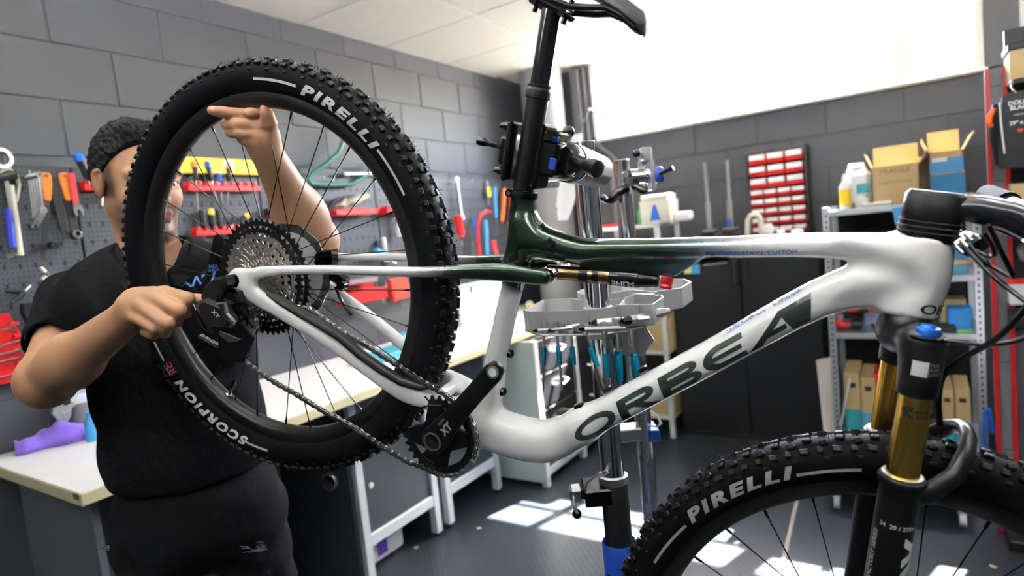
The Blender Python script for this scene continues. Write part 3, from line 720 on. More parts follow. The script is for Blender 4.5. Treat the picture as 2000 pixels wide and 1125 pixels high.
MB().cyl(ph + Vector((0, .002, 0)), ph + Vector((0, -.0092, 0)), .0068, n=24).build('pedal_bore', m_white, crk, label='hole in the crank end, its brightness painted white')  # white plug paints in the bright view through the pedal hole
q_ = dirc.normalized(); sgn = Vector((-q_.z, 0, q_.x))
def crank_print(s, t, sz, off, bold):
    letters('crank_print', text2d(s, sz, bold, shear=.15), lambda x, y: BB + q_ * (t + x) + sgn * (off + y) + Vector((0, -.0776 - (t + x) * .07, 0)), m_gprint, crk)
crank_print('XT', .037, .017, -.004, .04); crank_print('DEORE', .04, .0055, .009, .0)
MB().cyl(BB + Vector((0, -.062, 0)), BB + Vector((0, .07, 0)), .0145, n=20).build('spindle', m_blk, crk)
MB().lathe([(.0215, -.055), (.0215, -.046), (.023, -.046)], BB, (0, 1, 0), 28).build('bearing_cup', m_gblk, crk)
# chain: links laid one by one along its path
top = [bp_(*p) for p in ((512, 583, -.062), (560, 597, -.061), (605, 603, -.061), (637, 627, -.06), (670, 650, -.059), (712, 672, -.058), (750, 697, -.057), (782, 717, -.0565), (832, 749, -.056), (875, 774, -.0555))]
ring = [BB + Vector((.0668 * math.cos(a), -.055, .0668 * math.sin(a))) for a in [math.radians(d) for d in range(78, -97, -12)]]
bot = [bp_(*p) for p in ((794, 901, -.056), (750, 874, -.0565), (695, 837, -.057), (630, 802, -.059), (580, 771, -.06), (540, 749, -.061), (501, 723, -.062), (470, 701, -.063), (425, 675, -.065), (385, 652, -.066))]
path = top + ring + bot
def resample(pts, d):
    out = [pts[0].copy()]; acc = 0.; cur = pts[0].copy(); i = 1
    while i < len(pts):
        v = pts[i] - cur; L = v.length
        if acc + L >= d: cur = cur + v * ((d - acc) / L); out.append(cur.copy()); acc = 0.
        else: acc += L; cur = pts[i].copy(); i += 1
    return out
chain = part('chain', bike); pts = resample(path, .0127)
def linkmesh(outer):
    b = MB(); hw = .0027 if outer else .0019; t = .0009
    sh = [( -.0063 + .0042 * math.cos(a), .0042 * math.sin(a)) for a in [math.radians(q) for q in range(90, 271, 36)]]
    sh += [(0, -.0027)] + [(.0063 + .0042 * math.cos(a), .0042 * math.sin(a)) for a in [math.radians(q) for q in range(-90, 91, 36)]] + [(0, .0027)]
    for s in (-1, 1): b.prism(sh, s * hw - t / 2, s * hw + t / 2)
    for x in (-.00635, .00635): b.cyl((x, 0, -hw - (.0011 if outer else 0)), (x, 0, hw + (.0011 if outer else 0)), .0022 if outer else .0036, n=8)
    return b.mesh('link', m_chain, 30)
lm = [linkmesh(True), linkmesh(False)]
for i in range(len(pts) - 1):
    a, c = pts[i], pts[i + 1]; d = (c - a).normalized(); yv = Vector((0, -1, 0)); yv = (yv - d * yv.dot(d)).normalized(); up = yv.cross(d)
    o = put('link', lm[i % 2], chain); M = Matrix((d, up, yv)).transposed().to_4x4(); M.translation = (a + c) / 2; o.matrix_local = M
# chainstay protector
pp = [bp_(*p) for p in ((524, 568, -.079), (545, 583, -.077), (580, 602, -.0745), (620, 625, -.072), (665, 655, -.069), (705, 688, -.066), (750, 718, -.063), (785, 742, -.061), (820, 752, -.056), (862, 748, -.052))]
MB().tube([p + Vector((0, .002, -.0045 + .0015 * math.sin(i * 1.9))) for i, p in enumerate(pp)], [.006, .009, .0095, .0095, .010, .010, .010, .0095, .0085, .004], 12, flat=.8, up=(0, 1, 0)).build('chainstay_guard', m_blk, bike)
# rear derailleur
der = part('derailleur', bike)
def dp(px, py, y): return bp_(px, py, y)
def dplate(pts, y0, y1, m, name, b=.0015):
    q = [bp_(px, py, (y0 + y1) / 2) for px, py in pts]; return MB().prism([(p.x, p.z) for p in q], -y1, -y0, Matrix(((1, 0, 0, 0), (0, 0, -1, 0), (0, 1, 0, 0), (0, 0, 0, 1))), b=b).build(name, m, der, 25)
m_der = mat('derailleur grey black', (.011, .0115, .0135), .35, spec=.35); m_edge = mat('derailleur bright edge', (.28, .29, .31), .3, .8)
dplate([(440, 538), (454, 552), (462, 575), (450, 590), (432, 580), (428, 556)], -.092, -.076, m_der, 'hanger')
dplate([(401, 575), (410, 556), (428, 541), (447, 537), (452, 556), (440, 578), (427, 600), (405, 592)], -.112, -.088, m_der, 'knuckle', .004)
for k in range(5): p0 = dp(409 + k * 8, 570 - k * 5, -.112); p1 = dp(417 + k * 8, 552 - k * 2, -.112); MB().tube([p0 + Vector((0, .0008, 0)), p1 + Vector((0, .0008, 0))], .0013, 6).build('rib', m_blk, der)
dplate([(428, 558), (470, 568), (476, 590), (455, 606), (430, 596)], -.104, -.084, m_gblk, 'pivot_block', .004)
dplate([(392, 588), (408, 582), (442, 596), (458, 622), (452, 640), (420, 642), (400, 622)], -.122, -.100, m_der, 'outer_link', .005)
dplate([(424, 592), (440, 590), (446, 612), (460, 628), (457, 634), (441, 622), (432, 604)], -.1235, -.118, m_edge, 'link_edge', .001)
dplate([(427, 594), (437, 593), (442, 611), (454, 626), (443, 622), (433, 606)], -.125, -.12, m_der, 'link_face', .001)
o = dp(421, 613, -.1235); e = (dp(431, 604, -.1235) - dp(421, 613, -.1235)).normalized()
ux = (dp(428, 620, -.1235) - dp(416, 605, -.1235)).normalized(); uy = Vector((0, -1, 0)).cross(ux) 
letters('link_print', text2d('XT', .0125, .03, shear=.2), lambda x, y: o + ux * x + uy * y + Vector((0, -.001, 0)), m_wprint, der)
dplate([(372, 600), (384, 596), (425, 640), (418, 652), (398, 640)], -.112, -.1, m_der, 'cable_arm', .003)
dplate([(425, 636), (470, 630), (500, 660), (478, 700), (448, 712), (428, 690)], -.079, -.075, m_blk, 'cage_plate')
dplate([(430, 640), (468, 634), (492, 662), (472, 694), (448, 704), (432, 688)], -.059, -.055, m_blk, 'cage_plate')
dplate([(429, 646), (470, 662), (464, 668), (447, 668), (429, 654)], -.0835, -.079, m_edge, 'cage_badge', .001)
for (px, py, r) in ((446, 668, .016), (472, 690, .016), (462, 622, .014)):
    g = gear(13, r, .006, .0645, .0675, 0, tooth=.004); p = dp(px, py, -.066); g.v = [(v[0] + p.x, v[1], v[2] + p.z) for v in g.v]; g.build('jockey_wheel', m_blk, der, 30)
MB().tube([dp(372, 583, -.11), dp(380, 600, -.112), dp(392, 625, -.114), dp(403, 643, -.112)], .0018, 8).build('cable', m_gblk, der)
for k in range(7): p = dp(470 + k * 5, 590 + k * 7, -.07); o = put('link', lm[k % 2], der); o.matrix_local = Matrix.Translation(p) @ Matrix.Rotation(math.radians(90), 4, 'X') @ Matrix.Rotation(-1.1, 4, 'Z')
# rear brake: rotor and caliper on the far side
rb = part('brake', bike); ro = []; ri = []
N = 72
for k in range(N):
    a = 2 * math.pi * k / N; r = .09 + .0012 * math.sin(a * 12); ro.append((r * math.cos(a), r * math.sin(a))); ri.append((.0745 * math.cos(a), .0745 * math.sin(a)))
X = Matrix(((1, 0, 0, 0), (0, 0, -1, .043), (0, 1, 0, 0), (0, 0, 0, 1)))
b = MB().ringplate(ro, ri, -.0009, .0009, X); b.build('rotor', m_steel, rb, 25)
b = MB()
for k in range(30):
    a = 2 * math.pi * k / 30 + .3; c, s = math.cos(a), math.sin(a); c2, s2 = math.cos(a + .03), math.sin(a + .03)
    for yy in (-.0012, .0012): b.prism([(.0785 * c, .0785 * s), (.086 * c2, .086 * s2), (.086 * math.cos(a + .062), .086 * math.sin(a + .062)), (.0785 * math.cos(a + .035), .0785 * math.sin(a + .035))], yy - .0001, yy + .0001, X)
b.build('rotor_slots', mat('slot dark', (.02, .02, .02), .6), rb, 0, kind='stuff')
MB().lathe([(.0745, -.0006), (.0745, .0006), (.046, .0008), (.046, -.0008)], (0, .043, 0), (0, 1, 0), 48, closed=True).build('rotor_carrier', mat('carrier grey', (.55, .55, .56), .45, .2), rb)
for k in range(6):
    a = 2 * math.pi * k / 6; MB().tube([(.045 * math.cos(a), .043, .045 * math.sin(a)), (.02 * math.cos(a + .5), .043, .02 * math.sin(a + .5))], .004, 6).build('carrier_arm', m_blk, rb)
def fp(px, py): return bp_(px, py, .052)
for pts, y0, y1 in (([(627, 488), (656, 486), (658, 520), (632, 532), (622, 510)], .036, .06), ([(612, 520), (650, 522), (676, 545), (672, 560), (650, 552), (620, 535)], .05, .066)):
    q = [fp(*p) for p in pts]; MB().prism([(p.x, p.z) for p in q], -y1, -y0, Matrix(((1, 0, 0, 0), (0, 0, -1, 0), (0, 1, 0, 0), (0, 0, 0, 1))), b=.003).build('caliper', m_gblk, rb, 30)
p = fp(672, 557); MB().lathe([(.0095, 0), (.0095, .01), (.007, .011), (.0045, .011), (.0042, .004)], p, (0, -1, 0), 18).build('banjo', m_gblk, rb)
MB().tube([fp(655, 560), fp(664, 580), fp(675, 600), fp(687, 615)], .0032, 8).build('brake_hose', m_gblk, rb)
# shock
shk = part('shock', bike); a = bp_(1066, 530, -.004); c = bp_(1304, 549, -.004); d = (c - a); L = d.length; d.normalize()
sh = lambda r0, r1, s, e, m, nm: MB().lathe([(r0 * .96, s * L), (r0, s * L + .001), (r1, e * L - .001), (r1 * .96, e * L)], a, d, 28).build(nm, m, shk)
sh(.0105, .0105, .02, .34, m_bronze, 'shaft'); sh(.0125, .0125, .30, .37, m_gblk, 'wiper'); sh(.0118, .0118, .37, .55, m_bronze, 'can'); sh(.0128, .0128, .55, .78, m_gblk, 'label_sleeve'); sh(.0118, .0095, .78, .93, m_gblk, 'can_end')
sh(.0125, .0125, .41, .46, m_gblk, 'band')
pd = bp_(1302, 550, -.014); MB().lathe([(.0085, -.006), (.009, .0), (.0075, .004), (.009, .007), (.008, .01), (.003, .0105)], pd, (.3, -.2, -.93), 14).build('dial', m_red, shk, label='red adjuster dial')
sw = Vector((0, -1, 0)); upv = sw.cross(d)
def cylprint(s, t, sz, m, ang=20., flip=True, r=.0131, bold=.02):
    def fn(x, y):
        q = math.radians(ang) + (-y if flip else y) / r; return a + d * (t * L + (-x if flip else x)) + sw * (r * math.cos(q)) + upv * (r * math.sin(q))
    letters('shock_print', text2d(s, sz, bold, cut=.002), fn, m, shk)
cylprint('I-LINE', .665, .0125, m_wprint, ang=-32)
MB().cyl(a + Vector((0, -.02, 0)), a + Vector((0, .02, 0)), .007, n=16).build('shock_eye', m_gblk, shk)
# seatpost, collar, saddle
sp_ = part('seatpost', bike); s0 = Vector((.3915, 0, .300)); s1 = Vector((.3165, 0, .588)); dd = (s1 - s0).normalized(); L = (s1 - s0).length
t_ = lambda z: (z - s0.z) / dd.z
MB().cyl(s0, s0 + dd * t_(.474), .0158, n=32).build('post_tube', m_blk, sp_)
MB().lathe([(.0150, t_(.474) - .001), (.0182, t_(.474)), (.0186, t_(.474) + .009), (.0178, t_(.474) + .012), (.0166, t_(.474) + .014), (.0172, t_(.474) + .0145), (.0172, t_(.474) + .018), (.0142, t_(.474) + .0185)], s0, dd, 36).build('post_collar', m_blk, sp_)
MB().cyl(s0 + dd * t_(.474), s0 + dd * (L - .001), .0137, n=36).build('post_shaft', mat('hard black', (.006, .006, .007), .1, coat=.5), sp_)
ch = s0 + dd * L
MB().box(ch + Vector((.002, 0, .006)), (.05, .036, .018), M=Matrix.Rotation(math.radians(4), 3, 'Y'), b=.005).build('saddle_clamp', m_blk, sp_)
for k in (-1, 1): MB().cyl(ch + Vector((k * .023, 0, -.012)), ch + Vector((k * .023, 0, .02)), .0035, n=10).build('clamp_bolt', m_gblk, sp_); MB().cyl(ch + Vector((k * .023, -.02, .001)), ch + Vector((k * .023, .02, .001)), .006, n=12).build('clamp_barrel', m_gblk, sp_)
cl = part('seat_clamp', bike); c0 = Vector((.3835, 0, .3395))
MB().lathe([(.0166, -.001), (.021, -.001), (.0215, .003), (.0205, .0085), (.0166, .009)], c0, dd, 32, closed=True).build('collar', m_gblk, cl)
pq = bp_(993, 377, -.018); MB().cyl(pq, pq + Vector((0, .03, 0)), .0055, n=16).build('collar_bolt', m_gblk, cl); MB().cyl(pq + Vector((0, -.001, 0)), pq + Vector((0, .005, 0)), .003, n=10).build('bolt_socket', m_dark, cl)
MB().box(pq + Vector((.009, .014, -.001)), (.02, .022, .009), b=.002).build('collar_ear', m_gblk, cl)
sad = part('saddle', bike)
R = []; zs = [(.168, .016, .623, .008), (.183, .066, .633, .012), (.215, .072, .639, .014), (.26, .06, .637, .013), (.31, .04, .632, .011), (.36, .027, .630, .010), (.41, .021, .624, .010), (.437, .019, .618, .010), (.447, .013, .609, .009), (.452, .005, .603, .004)]
for x, w, z, t in zs:
    ringp = []
    for k in range(24):
        q = 2 * math.pi * k / 24; c, s = math.cos(q), math.sin(q); yy = w * math.copysign(abs(c) ** .8, c); zz = z + t * s * (.9 if s > 0 else .5) - (yy / max(w, .001)) ** 2 * t * .9
        ringp.append((x, yy, zz))
    R.append(ringp)
MB().rings(R).build('shell', mat('saddle cover', (.014, .014, .016), .45, bump=(400, .3)), sad, 60)
for s in (-1, 1):
    MB().tube([(.19, s * .032, .624), (.22, s * .03, .607), (.25, s * .024, .599), (.30, s * .022, .597), (.345, s * .022, .597), (.37, s * .021, .604), (.392, s * .019, .612), (.415, s * .016, .611), (.436, s * .011, .604), (.444, s * .009, .604)], .0042, 10).build('rail', m_blk, sad)
# fork
frk = part('fork', bike); ax_ = (Vector((.890, 0, .430)) - Vector((.862, 0, .513))).normalized(); fd = Vector((.386, 0, -.9225))
prims = [etube([(.892, 0, .425), (.898, 0, .405)], [.027, .024], [.026, .027], .02, 2)]
for s in (-1, 1):
    prims += [cone((.897, s * .012, .405), (.905, s * .052, .408), .02, .019, .02), cone((.903, s * .06, .412), (.925, s * .062, .368), .0195, .0205, .012)]
m_fork = mat('fork black', (.008, .008, .009), .3, spec=.5)
solid('crown', prims, .003, m_fork, frk, it=3)
S0 = Vector((.927, 0, .3645))
for s in (-1, 1):
    o = S0 + Vector((0, s * .065, 0))
    MB().lathe([(.0196, -.058), (.0208, -.055), (.0208, -.012), (.0206, .006), (.0196, .007)], o, fd, 32).build('crown_clamp', m_blk, frk)
    MB().cyl(o, o + fd * .16, .0172, n=40).build('stanchion', m_gold, frk, 40)
    e = o + fd * .112
    MB().lathe([(.018, -.006), (.0242, -.003), (.025, .0), (.024, .004), (.0215, .009), (.0215, .05), (.021, .12), (.0195, .24), (.0185, .32), (.016, .335)], e, fd, 32).build('fork_slider', m_blk, frk)
    MB().lathe([(.0176, -.0075), (.0215, -.0065), (.0215, -.0045), (.0176, -.004)], e, fd, 32, closed=True).build('wiper_seal', m_alu, frk)
    MB().box(e + fd * .325 + Vector((.02, -s * .006, .002)), (.06, .016, .034), M=Matrix.Rotation(math.radians(20), 3, 'Y'), b=.005).build('dropout', m_blk, frk)
# fork arch, behind and in front of the tyre
ar = [Vector((.985, -.062, .235)), Vector((1.002, -.064, .262)), Vector((1.013, -.058, .293)), Vector((1.016, -.04, .318)), Vector((1.017, -.018, .330)), Vector((1.017, 0, .333))]
ar = ar + [Vector((p.x, -p.y, p.z)) for p in ar[-2::-1]]
MB().tube(ar, [.012, .012, .011, .0105, .010, .010, .010, .0105, .011, .012, .012], 14, flat=.75, up=(1, 0, .4)).build('arch', m_fork, frk, 60)
MB().cyl((FA.x, -.062, FA.z), (FA.x, .062, FA.z), .0075, n=16).build('axle', m_blk, frk)
td = S0 + Vector((0, -.065, 0)) - fd * .058
MB().lathe([(.0185, 0), (.0185, .004), (.0155, .0055)], td, -fd, 28).build('fork_cap', m_gblk, frk)
MB().lathe([(.0135, 0), (.014, .004), (.012, .009), (.0075, .0095), (.006, .012), (.001, .012)], td - fd * .004, -fd, 12).build('lockout_dial', m_blue, frk, label='blue lockout dial')
MB().tube([td - fd * .009 + Vector((0, -.004, 0)), td - fd * .008 + Vector((.022, -.006, .0))], .0028, 8).build('cable_stop', m_alu, frk)
def legwrap(t0, ang, r, s=-1):
    o = S0 + Vector((0, s * .065, 0)); sid = Vector((0, -1, 0)); fw_ = Vector((.9225, 0, .386))
    def fn(x, y):
        q = math.radians(ang) + x / r; return o + fd * (t0 - y) + sid * (r * math.cos(q)) + fw_ * (r * math.sin(q))
    return fn
b = MB(); fn = legwrap(-.028, -15, .0211)
for j in range(5):
    for i in (0, 1): b.v.append(tuple(fn(-.008 + .004 * j, -.0085 + .017 * i)))
for j in range(4): b.f.append((2 * j, 2 * j + 2, 2 * j + 3, 2 * j + 1))
b.build('sticker', m_wprint, frk, 0, label='plain white sticker')
letters('fork_print', text2d('FOX\nSUSP\nFLOAT', .0052, cut=.003), legwrap(-.028, 24, .0211), m_gprint, frk)
m_pblk = mat('black print', (.01, .01, .01), .5)
letters('fork_print', text2d('K', .016, .05, cut=.003), legwrap(.026, -30, .0174), m_pblk, frk); letters('fork_print', text2d('GENUINE KASHIMA\nCOAT', .0055, .02, cut=.003), legwrap(.026, 25, .0174), m_pblk, frk)
letters('fork_print', text2d('34  29 / 275+', .0072, .02, cut=.003), legwrap(.165, 0, .0218), m_wprint, frk)
def rotx(fn): return lambda x, y: fn(-y, x)
letters('fork_print', text2d('FACTORY SERIES', .009, .02, cut=.003), rotx(legwrap(.21, -62, .0216)), m_gprint, frk)
letters('fork_print', text2d('FOX', .05, .05, cut=.004, sx=.9), rotx(legwrap(.225, 84, .0216)), m_wprint, frk)
# stem and handlebar
ck_ = part('cockpit', bike); h0 = Vector((.862, 0, .513))
up_ = -ax_; fo = Vector((-up_.z * -1, 0, -up_.x)).normalized() if False else Vector((up_.z, 0, -up_.x))
def oval(c, w, l, ex=2.6, n=28):
    return [c + fo * (l * math.copysign(abs(math.cos(q)) ** (2 / ex), math.cos(q))) + Vector((0, w * math.copysign(abs(math.sin(q)) ** (2 / ex), math.sin(q)), 0)) for q in [2 * math.pi * k / n for k in range(n)]]
c = h0 + up_ * -.002
MB().rings([oval(c, .0285, .031), oval(c + up_ * .004, .0285, .031), oval(c + up_ * .024 - fo * .001, .0255, .030)]).build('headset_cover', m_gblk, ck_, 50)
for k in range(3): z = .010 + .006 * k; MB().rings([oval(c + up_ * z, .0285 - .0008 * k, .0312), oval(c + up_ * (z + .001), .0284 - .0008 * k, .0312)]).build('spacer_edge', mat('spacer edge', (.06, .06, .065), .3), ck_, 50)
st = [oval(c + up_ * .024, .0255, .030), oval(c + up_ * .030, .0255, .031), oval(c + up_ * .052, .024, .031), oval(c + up_ * .057, .020, .027)]
MB().rings(st).build('stem_base', m_blk, ck_, 50)
barc = bp_(2040, 452, 0.)
bdir = (Vector((.20, 1, .075)) - Vector((0, 0, 0))).normalized(); bfw = bdir.cross(Vector((0, 0, 1))).normalized()
R = []
b0 = c + up_ * .041 + fo * .016; dr = (barc - b0).normalized(); nn = Vector((-dr.z, 0, dr.x))
for t, w, hgt in ((-.1, .018, .010), (0, .0215, .0145), (.25, .0215, .016), (.6, .021, .017), (.85, .023, .019), (1, .026, .0185), (1.1, .026, .014)):
    o = b0.lerp(barc, t) + nn * (.007 * math.sin(math.pi * max(0, min(t, 1))))
    R.append([o + nn * (hgt * math.copysign(abs(math.sin(q)) ** .8, math.sin(q))) + bdir * (w * math.copysign(abs(math.cos(q)) ** .8, math.cos(q))) for q in [2 * math.pi * k / 24 for k in range(24)]])
MB().rings(R).build('stem', mat('stem paint', (.01, .011, .015), .2, coat=.8), ck_, 50)
br = [barc + bdir * (.37 * t) - bfw * (.045 * abs(t) ** 1.6) + Vector((0, 0, .012 * min(1, abs(t) * 2.5))) for t in [k / 12 for k in range(-12, 13)]]
MB().tube(br, [.0111 if abs(k) > 6 else .0111 + .0044 * sstep(6, 1, abs(k)) for k in range(-12, 13)], 18).build('handlebar', m_blk, ck_, 60)
for s in (-1, 1):
    e0, e1 = br[12 + s * 12], br[12 + s * 8]
    MB().tube([e0, e0.lerp(e1, .5), e1], .0158, 18).build('grip', m_rub, ck_)
    lv = br[12 + s * 7]; MB().box(lv + bfw * .012 + Vector((0, 0, -.012)), (.03, .05, .022), b=.008).build('brake_lever_body', m_gblk, ck_)
    MB().tube([lv + bfw * .03 + Vector((0, 0, -.018)), lv + bfw * .05 + bdir * (s * .04) + Vector((0, 0, -.03)), lv + bfw * .05 + bdir * (s * .10) + Vector((0, 0, -.036))], [.006, .006, .005], 10, flat=.6).build('brake_lever', m_gblk, ck_)
    MB().box(br[12 + s * 6] + Vector((.004, 0, -.026)), (.04, .035, .024), b=.008).build('shifter', m_gblk, ck_)
# cables
gd = part('cable_guide', bike); g0 = bp_(1880, 470, -.012)
MB().box(g0, (.012, .026, .024), M=Matrix.Rotation(math.radians(28), 3, 'Y'), b=.003).build('guide_plate', m_alu, gd)
MB().box(g0 + Vector((.012, .006, 0)), (.018, .03, .026), M=Matrix.Rotation(math.radians(28), 3, 'Y'), b=.004).build('guide_body', m_gblk, gd)
for k in range(3): MB().tube([g0 + Vector((-.006, -.012, .008 - .008 * k)), g0 + Vector((.003, -.016, .004 - .008 * k))], .0022, 8).build('guide_clip', m_alu, gd)
def cable(name, L, r=.0026, m=m_gblk):
    P_ = [bp_(*p) for p in L]; Q = []
    for i in range(len(P_) - 1):
        p0 = P_[max(0, i - 1)]; p1 = P_[i]; p2 = P_[i + 1]; p3 = P_[min(len(P_) - 1, i + 2)]
        for t in [k / 6 for k in range(6)]:
            Q.append(.5 * ((2 * p1) + (p2 - p0) * t + (2 * p0 - 5 * p1 + 4 * p2 - p3) * t * t + (3 * p1 - p0 - 3 * p2 + p3) * t ** 3))
    Q.append(P_[-1]); MB().tube(Q, r, 10).build(name, m, bike, 60)
cable('cable', [(1874, 472, -.02), (1900, 500, -.03), (1940, 540, -.045), (1985, 575, -.06), (2040, 615, -.08)])
cable('cable', [(1884, 462, -.02), (1915, 505, -.03), (1955, 530, -.04), (1978, 540, -.05), (1960, 500, -.07), (1930, 440, -.09)])
cable('cable', [(1880, 468, -.01), (1905, 488, -.02), (1935, 502, -.03), (1942, 490, -.05), (1922, 455, -.06)], .0022)
cable('brake_hose', [(1836, 830, -.056), (1833, 780, -.058), (1842, 735, -.062), (1880, 700, -.075), (1930, 672, -.09), (1975, 635, -.1), (2030, 570, -.12)], .0033)
cable('lockout_cable', [(1828, 662, -.07), (1870, 668, -.075), (1920, 673, -.08), (1975, 668, -.09), (2040, 645, -.1)], .0024)
# ------------------------------------------------------------------ the two repair stands
def W(px, py, y=0.): return BM @ bp_(px, py, y)
m_tray = mat('tray aluminium', (.55, .55, .55), .5, .7, bump=(35, .12)); m_silver = mat('bright silver', (.68, .68, .68), .28, 1.)
m_bplas = mat('blue plastic', (.008, .05, .36), .35); m_wire = mat('wire', (.5, .5, .5), .3, 1.)
st = thing('repair_stand', 'chrome repair stand clamping the bicycle seatpost, tool tray halfway up', 'repair stand', (-.505, 1.05, 0))
iw = lambda p: Vector(p) - Vector((-.505, 1.05, 0))
def swept(b, o, d, r, n=20): return b
MB().cyl((0, 0, .93), (0, 0, 1.572), .0225, n=36).build('column', m_chrome, st, 40)
MB().lathe([(.021, 0), (.0236, 0), (.0236, .006), (.0215, .007)], (0, 0, 1.567), (0, 0, 1), 36).build('column_cap', m_chrome, st)
MB().lathe([(.0265, .60), (.0265, .925), (.0245, .93)], (0, 0, 0), (0, 0, 1), 32).build('black_tube', mat('black powder coat', (.012, .012, .012), .4), st)
MB().lathe([(.0235, .918), (.0285, .918), (.0285, .932), (.0235, .934)], (0, 0, 0), (0, 0, 1), 32, closed=True).build('tube_ring', m_silver, st)
b = MB(); pr = [(.0295, .05), (.0335, .3), (.033, .76), (.034, .795), (.0325, .798), (.0305, .76)]
b.lathe([(r * (1 + .02 * math.sin(z * 60)), z) for r, z in pr], (0, 0, 0), (0, 0, 1), 40, closed=True).build('blue_sleeve', mat('blue cloth', (.012, .08, .55), .7, bump=(30, .6)), st, 60, label='blue padded sleeve')
def sl(x, y):
    q = math.radians(-62) + x / .0335; return Vector((math.cos(q) * .0345, math.sin(q) * .0345, .722 + y))
b = MB(); 
for j in range(7):
    for yy in (-.03, .018): b.v.append(tuple(sl(-.036 + .012 * j, yy)))
for j in range(6): b.f.append((2 * j, 2 * j + 2, 2 * j + 3, 2 * j + 1))
b.build('sleeve_patch', m_blk, st, 0)
letters('sleeve_lettering', text2d('bike tool.', .022, .04, cut=.004, shear=.3), lambda x, y: Vector((sl(x, y - .012)[0] * 1.015, sl(x, y)[1] * 1.015, .722 + y - .012)), m_wprint, st)
MB().lathe([(.26, 0), (.26, .012), (.05, .016), (.04, .06)], (0, 0, 0), (0, 0, 1), 40).build('base_plate', m_blk, st)
# height clamp with its lever
e_ = Vector((CAM[0][0], CAM[0][1], 0)).normalized(); f_ = Vector((-e_.y, e_.x, 0)); RZ = Matrix((e_, f_, Vector((0, 0, 1)))).transposed()
def cb(px0, py0, px1, py1, Y, dep, m, nm, par, o0, b=.003, **kw):
    """box standing square to the view, between two pixel corners, at depth Y"""
    c0 = at((px0 + px1) / 2, (py0 + py1) / 2, 1, Y); a = at(px0, (py0 + py1) / 2, 1, Y); a2 = at(px1, (py0 + py1) / 2, 1, Y); t = at((px0 + px1) / 2, py0, 1, Y); t2 = at((px0 + px1) / 2, py1, 1, Y)
    w = abs((a2 - a).dot(e_)) + 1e-4; h = (t - t2).length
    return MB().box(c0 + f_ * (dep / 2) - Vector(o0), (w, dep, h), M=RZ, b=b).build(nm, m, par, **kw)
O1 = (-.505, 1.05, 0)
cb(1140, 958, 1216, 990, 1.015, .07, m_gblk, 'collar_block', st, O1); cb(1112, 955, 1141, 983, 1.015, .03, m_silver, 'collar_lug', st, O1, .006)
MB().tube([iw(at(1119, 978, 1, 1.005)), iw(at(1123, 992, 1, 1.0)), iw(at(1126, 1000, 1, 1.0))], .0045, 10).build('clamp_lever', m_silver, st)
MB().ball(iw(at(1127, 1004, 1, 1.0)), .0095).build('lever_ball', m_gblk, st)
MB().tube([iw(at(*p, 1, 1.01)) for p in ((1144, 957), (1146, 945), (1158, 933), (1172, 926), (1184, 918), (1188, 922), (1178, 930), (1172, 926))], .0018, 8).build('wire_loop', m_wire, st)
MB().ball(iw(at(1173, 926, 1, 1.012)), .0055, 10, 6).build('wire_nut', m_silver, st)
# clamp head: jaws set square to the seatpost
s0 = Vector((.3915, 0, .300)); s1 = Vector((.3165, 0, .588)); pd_ = (s1 - s0).normalized(); pe = Vector((pd_.z, 0, -pd_.x)); cc = s0 + pd_ * ((.398 - .300) / pd_.z)
JM = Matrix((pe, Vector((0, 1, 0)), pd_)).transposed(); TW = Matrix.Translation(-Vector(O1)) @ BM
def jaw(bxs, nm, m=m_gblk):
    b = MB()
    for c, d, bv in bxs:
        t = MB().box(cc + JM @ Vector(c), d, M=JM, b=bv); b.add([TW @ Vector(p) for p in t.v], t.f)
    return b.build(nm, m, st)
jaw([((-.0245, .0, 0), (.010, .05, .084), .003), ((-.032, .0, 0), (.02, .034, .04), .004)], 'jaw')
jaw([((.0235, 0, 0), (.010, .052, .090), .003), ((.038, .0, .0), (.026, .044, .05), .004), ((.036, -.004, .03), (.03, .04, .016), .003)], 'jaw')
jc = lambda c: TW @ (cc + JM @ Vector(c))
for z in (-.03, .034): MB().cyl(jc((-.046, -.008, z)), jc((-.024, -.008, z)), .0045, n=12).build('jaw_bolt', m_gblk, st); MB().ball(jc((-.037, -.008, z)), .0065, 10, 6).build('bolt_head', m_gblk, st)
MB().lathe([(.0042 + (.0007 if k % 2 else 0), .0015 * k) for k in range(18)], jc((-.072, 0, .006)), jc((-.04, 0, .004)) - jc((-.072, 0, .006)), 14).build('screw', m_blk, st)
MB().lathe([(.003, -.001), (.0062, .001), (.0066, .008), (.0058, .014), (.005, .015)], jc((-.084, 0, .0065)), jc((-.04, 0, .004)) - jc((-.084, 0, .0065)), 14).build('screw_cap', m_gblk, st)
n0 = jc((.045, .01, 0)); n1 = iw(at(1160, 333, 1, 1.045)); nd = (n1 - n0)
MB().lathe([(.02, .0), (.027, .01), (.0285, .03), (.0285, .05), (.0305, .052), (.0305, .066)], n0, nd, 32).build('clamp_barrel', m_gblk, st)
MB().lathe([(.029, .066), (.031, .068), (.031, nd.length + .03), (.028, nd.length + .034)], n0, nd, 36).build('neck', mat('polished neck', (.8, .8, .8), .22, .85), st)
jaw([((.045, -.0225, .028), (.011, .003, .008), .001), ((.046, -.0225, -.006), (.010, .003, .016), .001)], 'blue_label', m_bplas)
for k, (a0, a1) in enumerate(((-60, -20), (30, 75))):
    b = MB(); u, w, d = frame_of(nd)
    for i in range(7):
        q = math.radians(a0 + (a1 - a0) * i / 6)
        for t in (.028, .048): b.v.append(tuple(n0 + nd.normalized() * t + (Vector((0, 0, 1)) * math.sin(q) + nd.normalized().cross(Vector((0, 0, 1))) * math.cos(q)) * .029))
    for i in range(6): b.f.append((2 * i, 2 * i + 1, 2 * i + 3, 2 * i + 2))
    b.build('blue_label', m_bplas, st, 0)
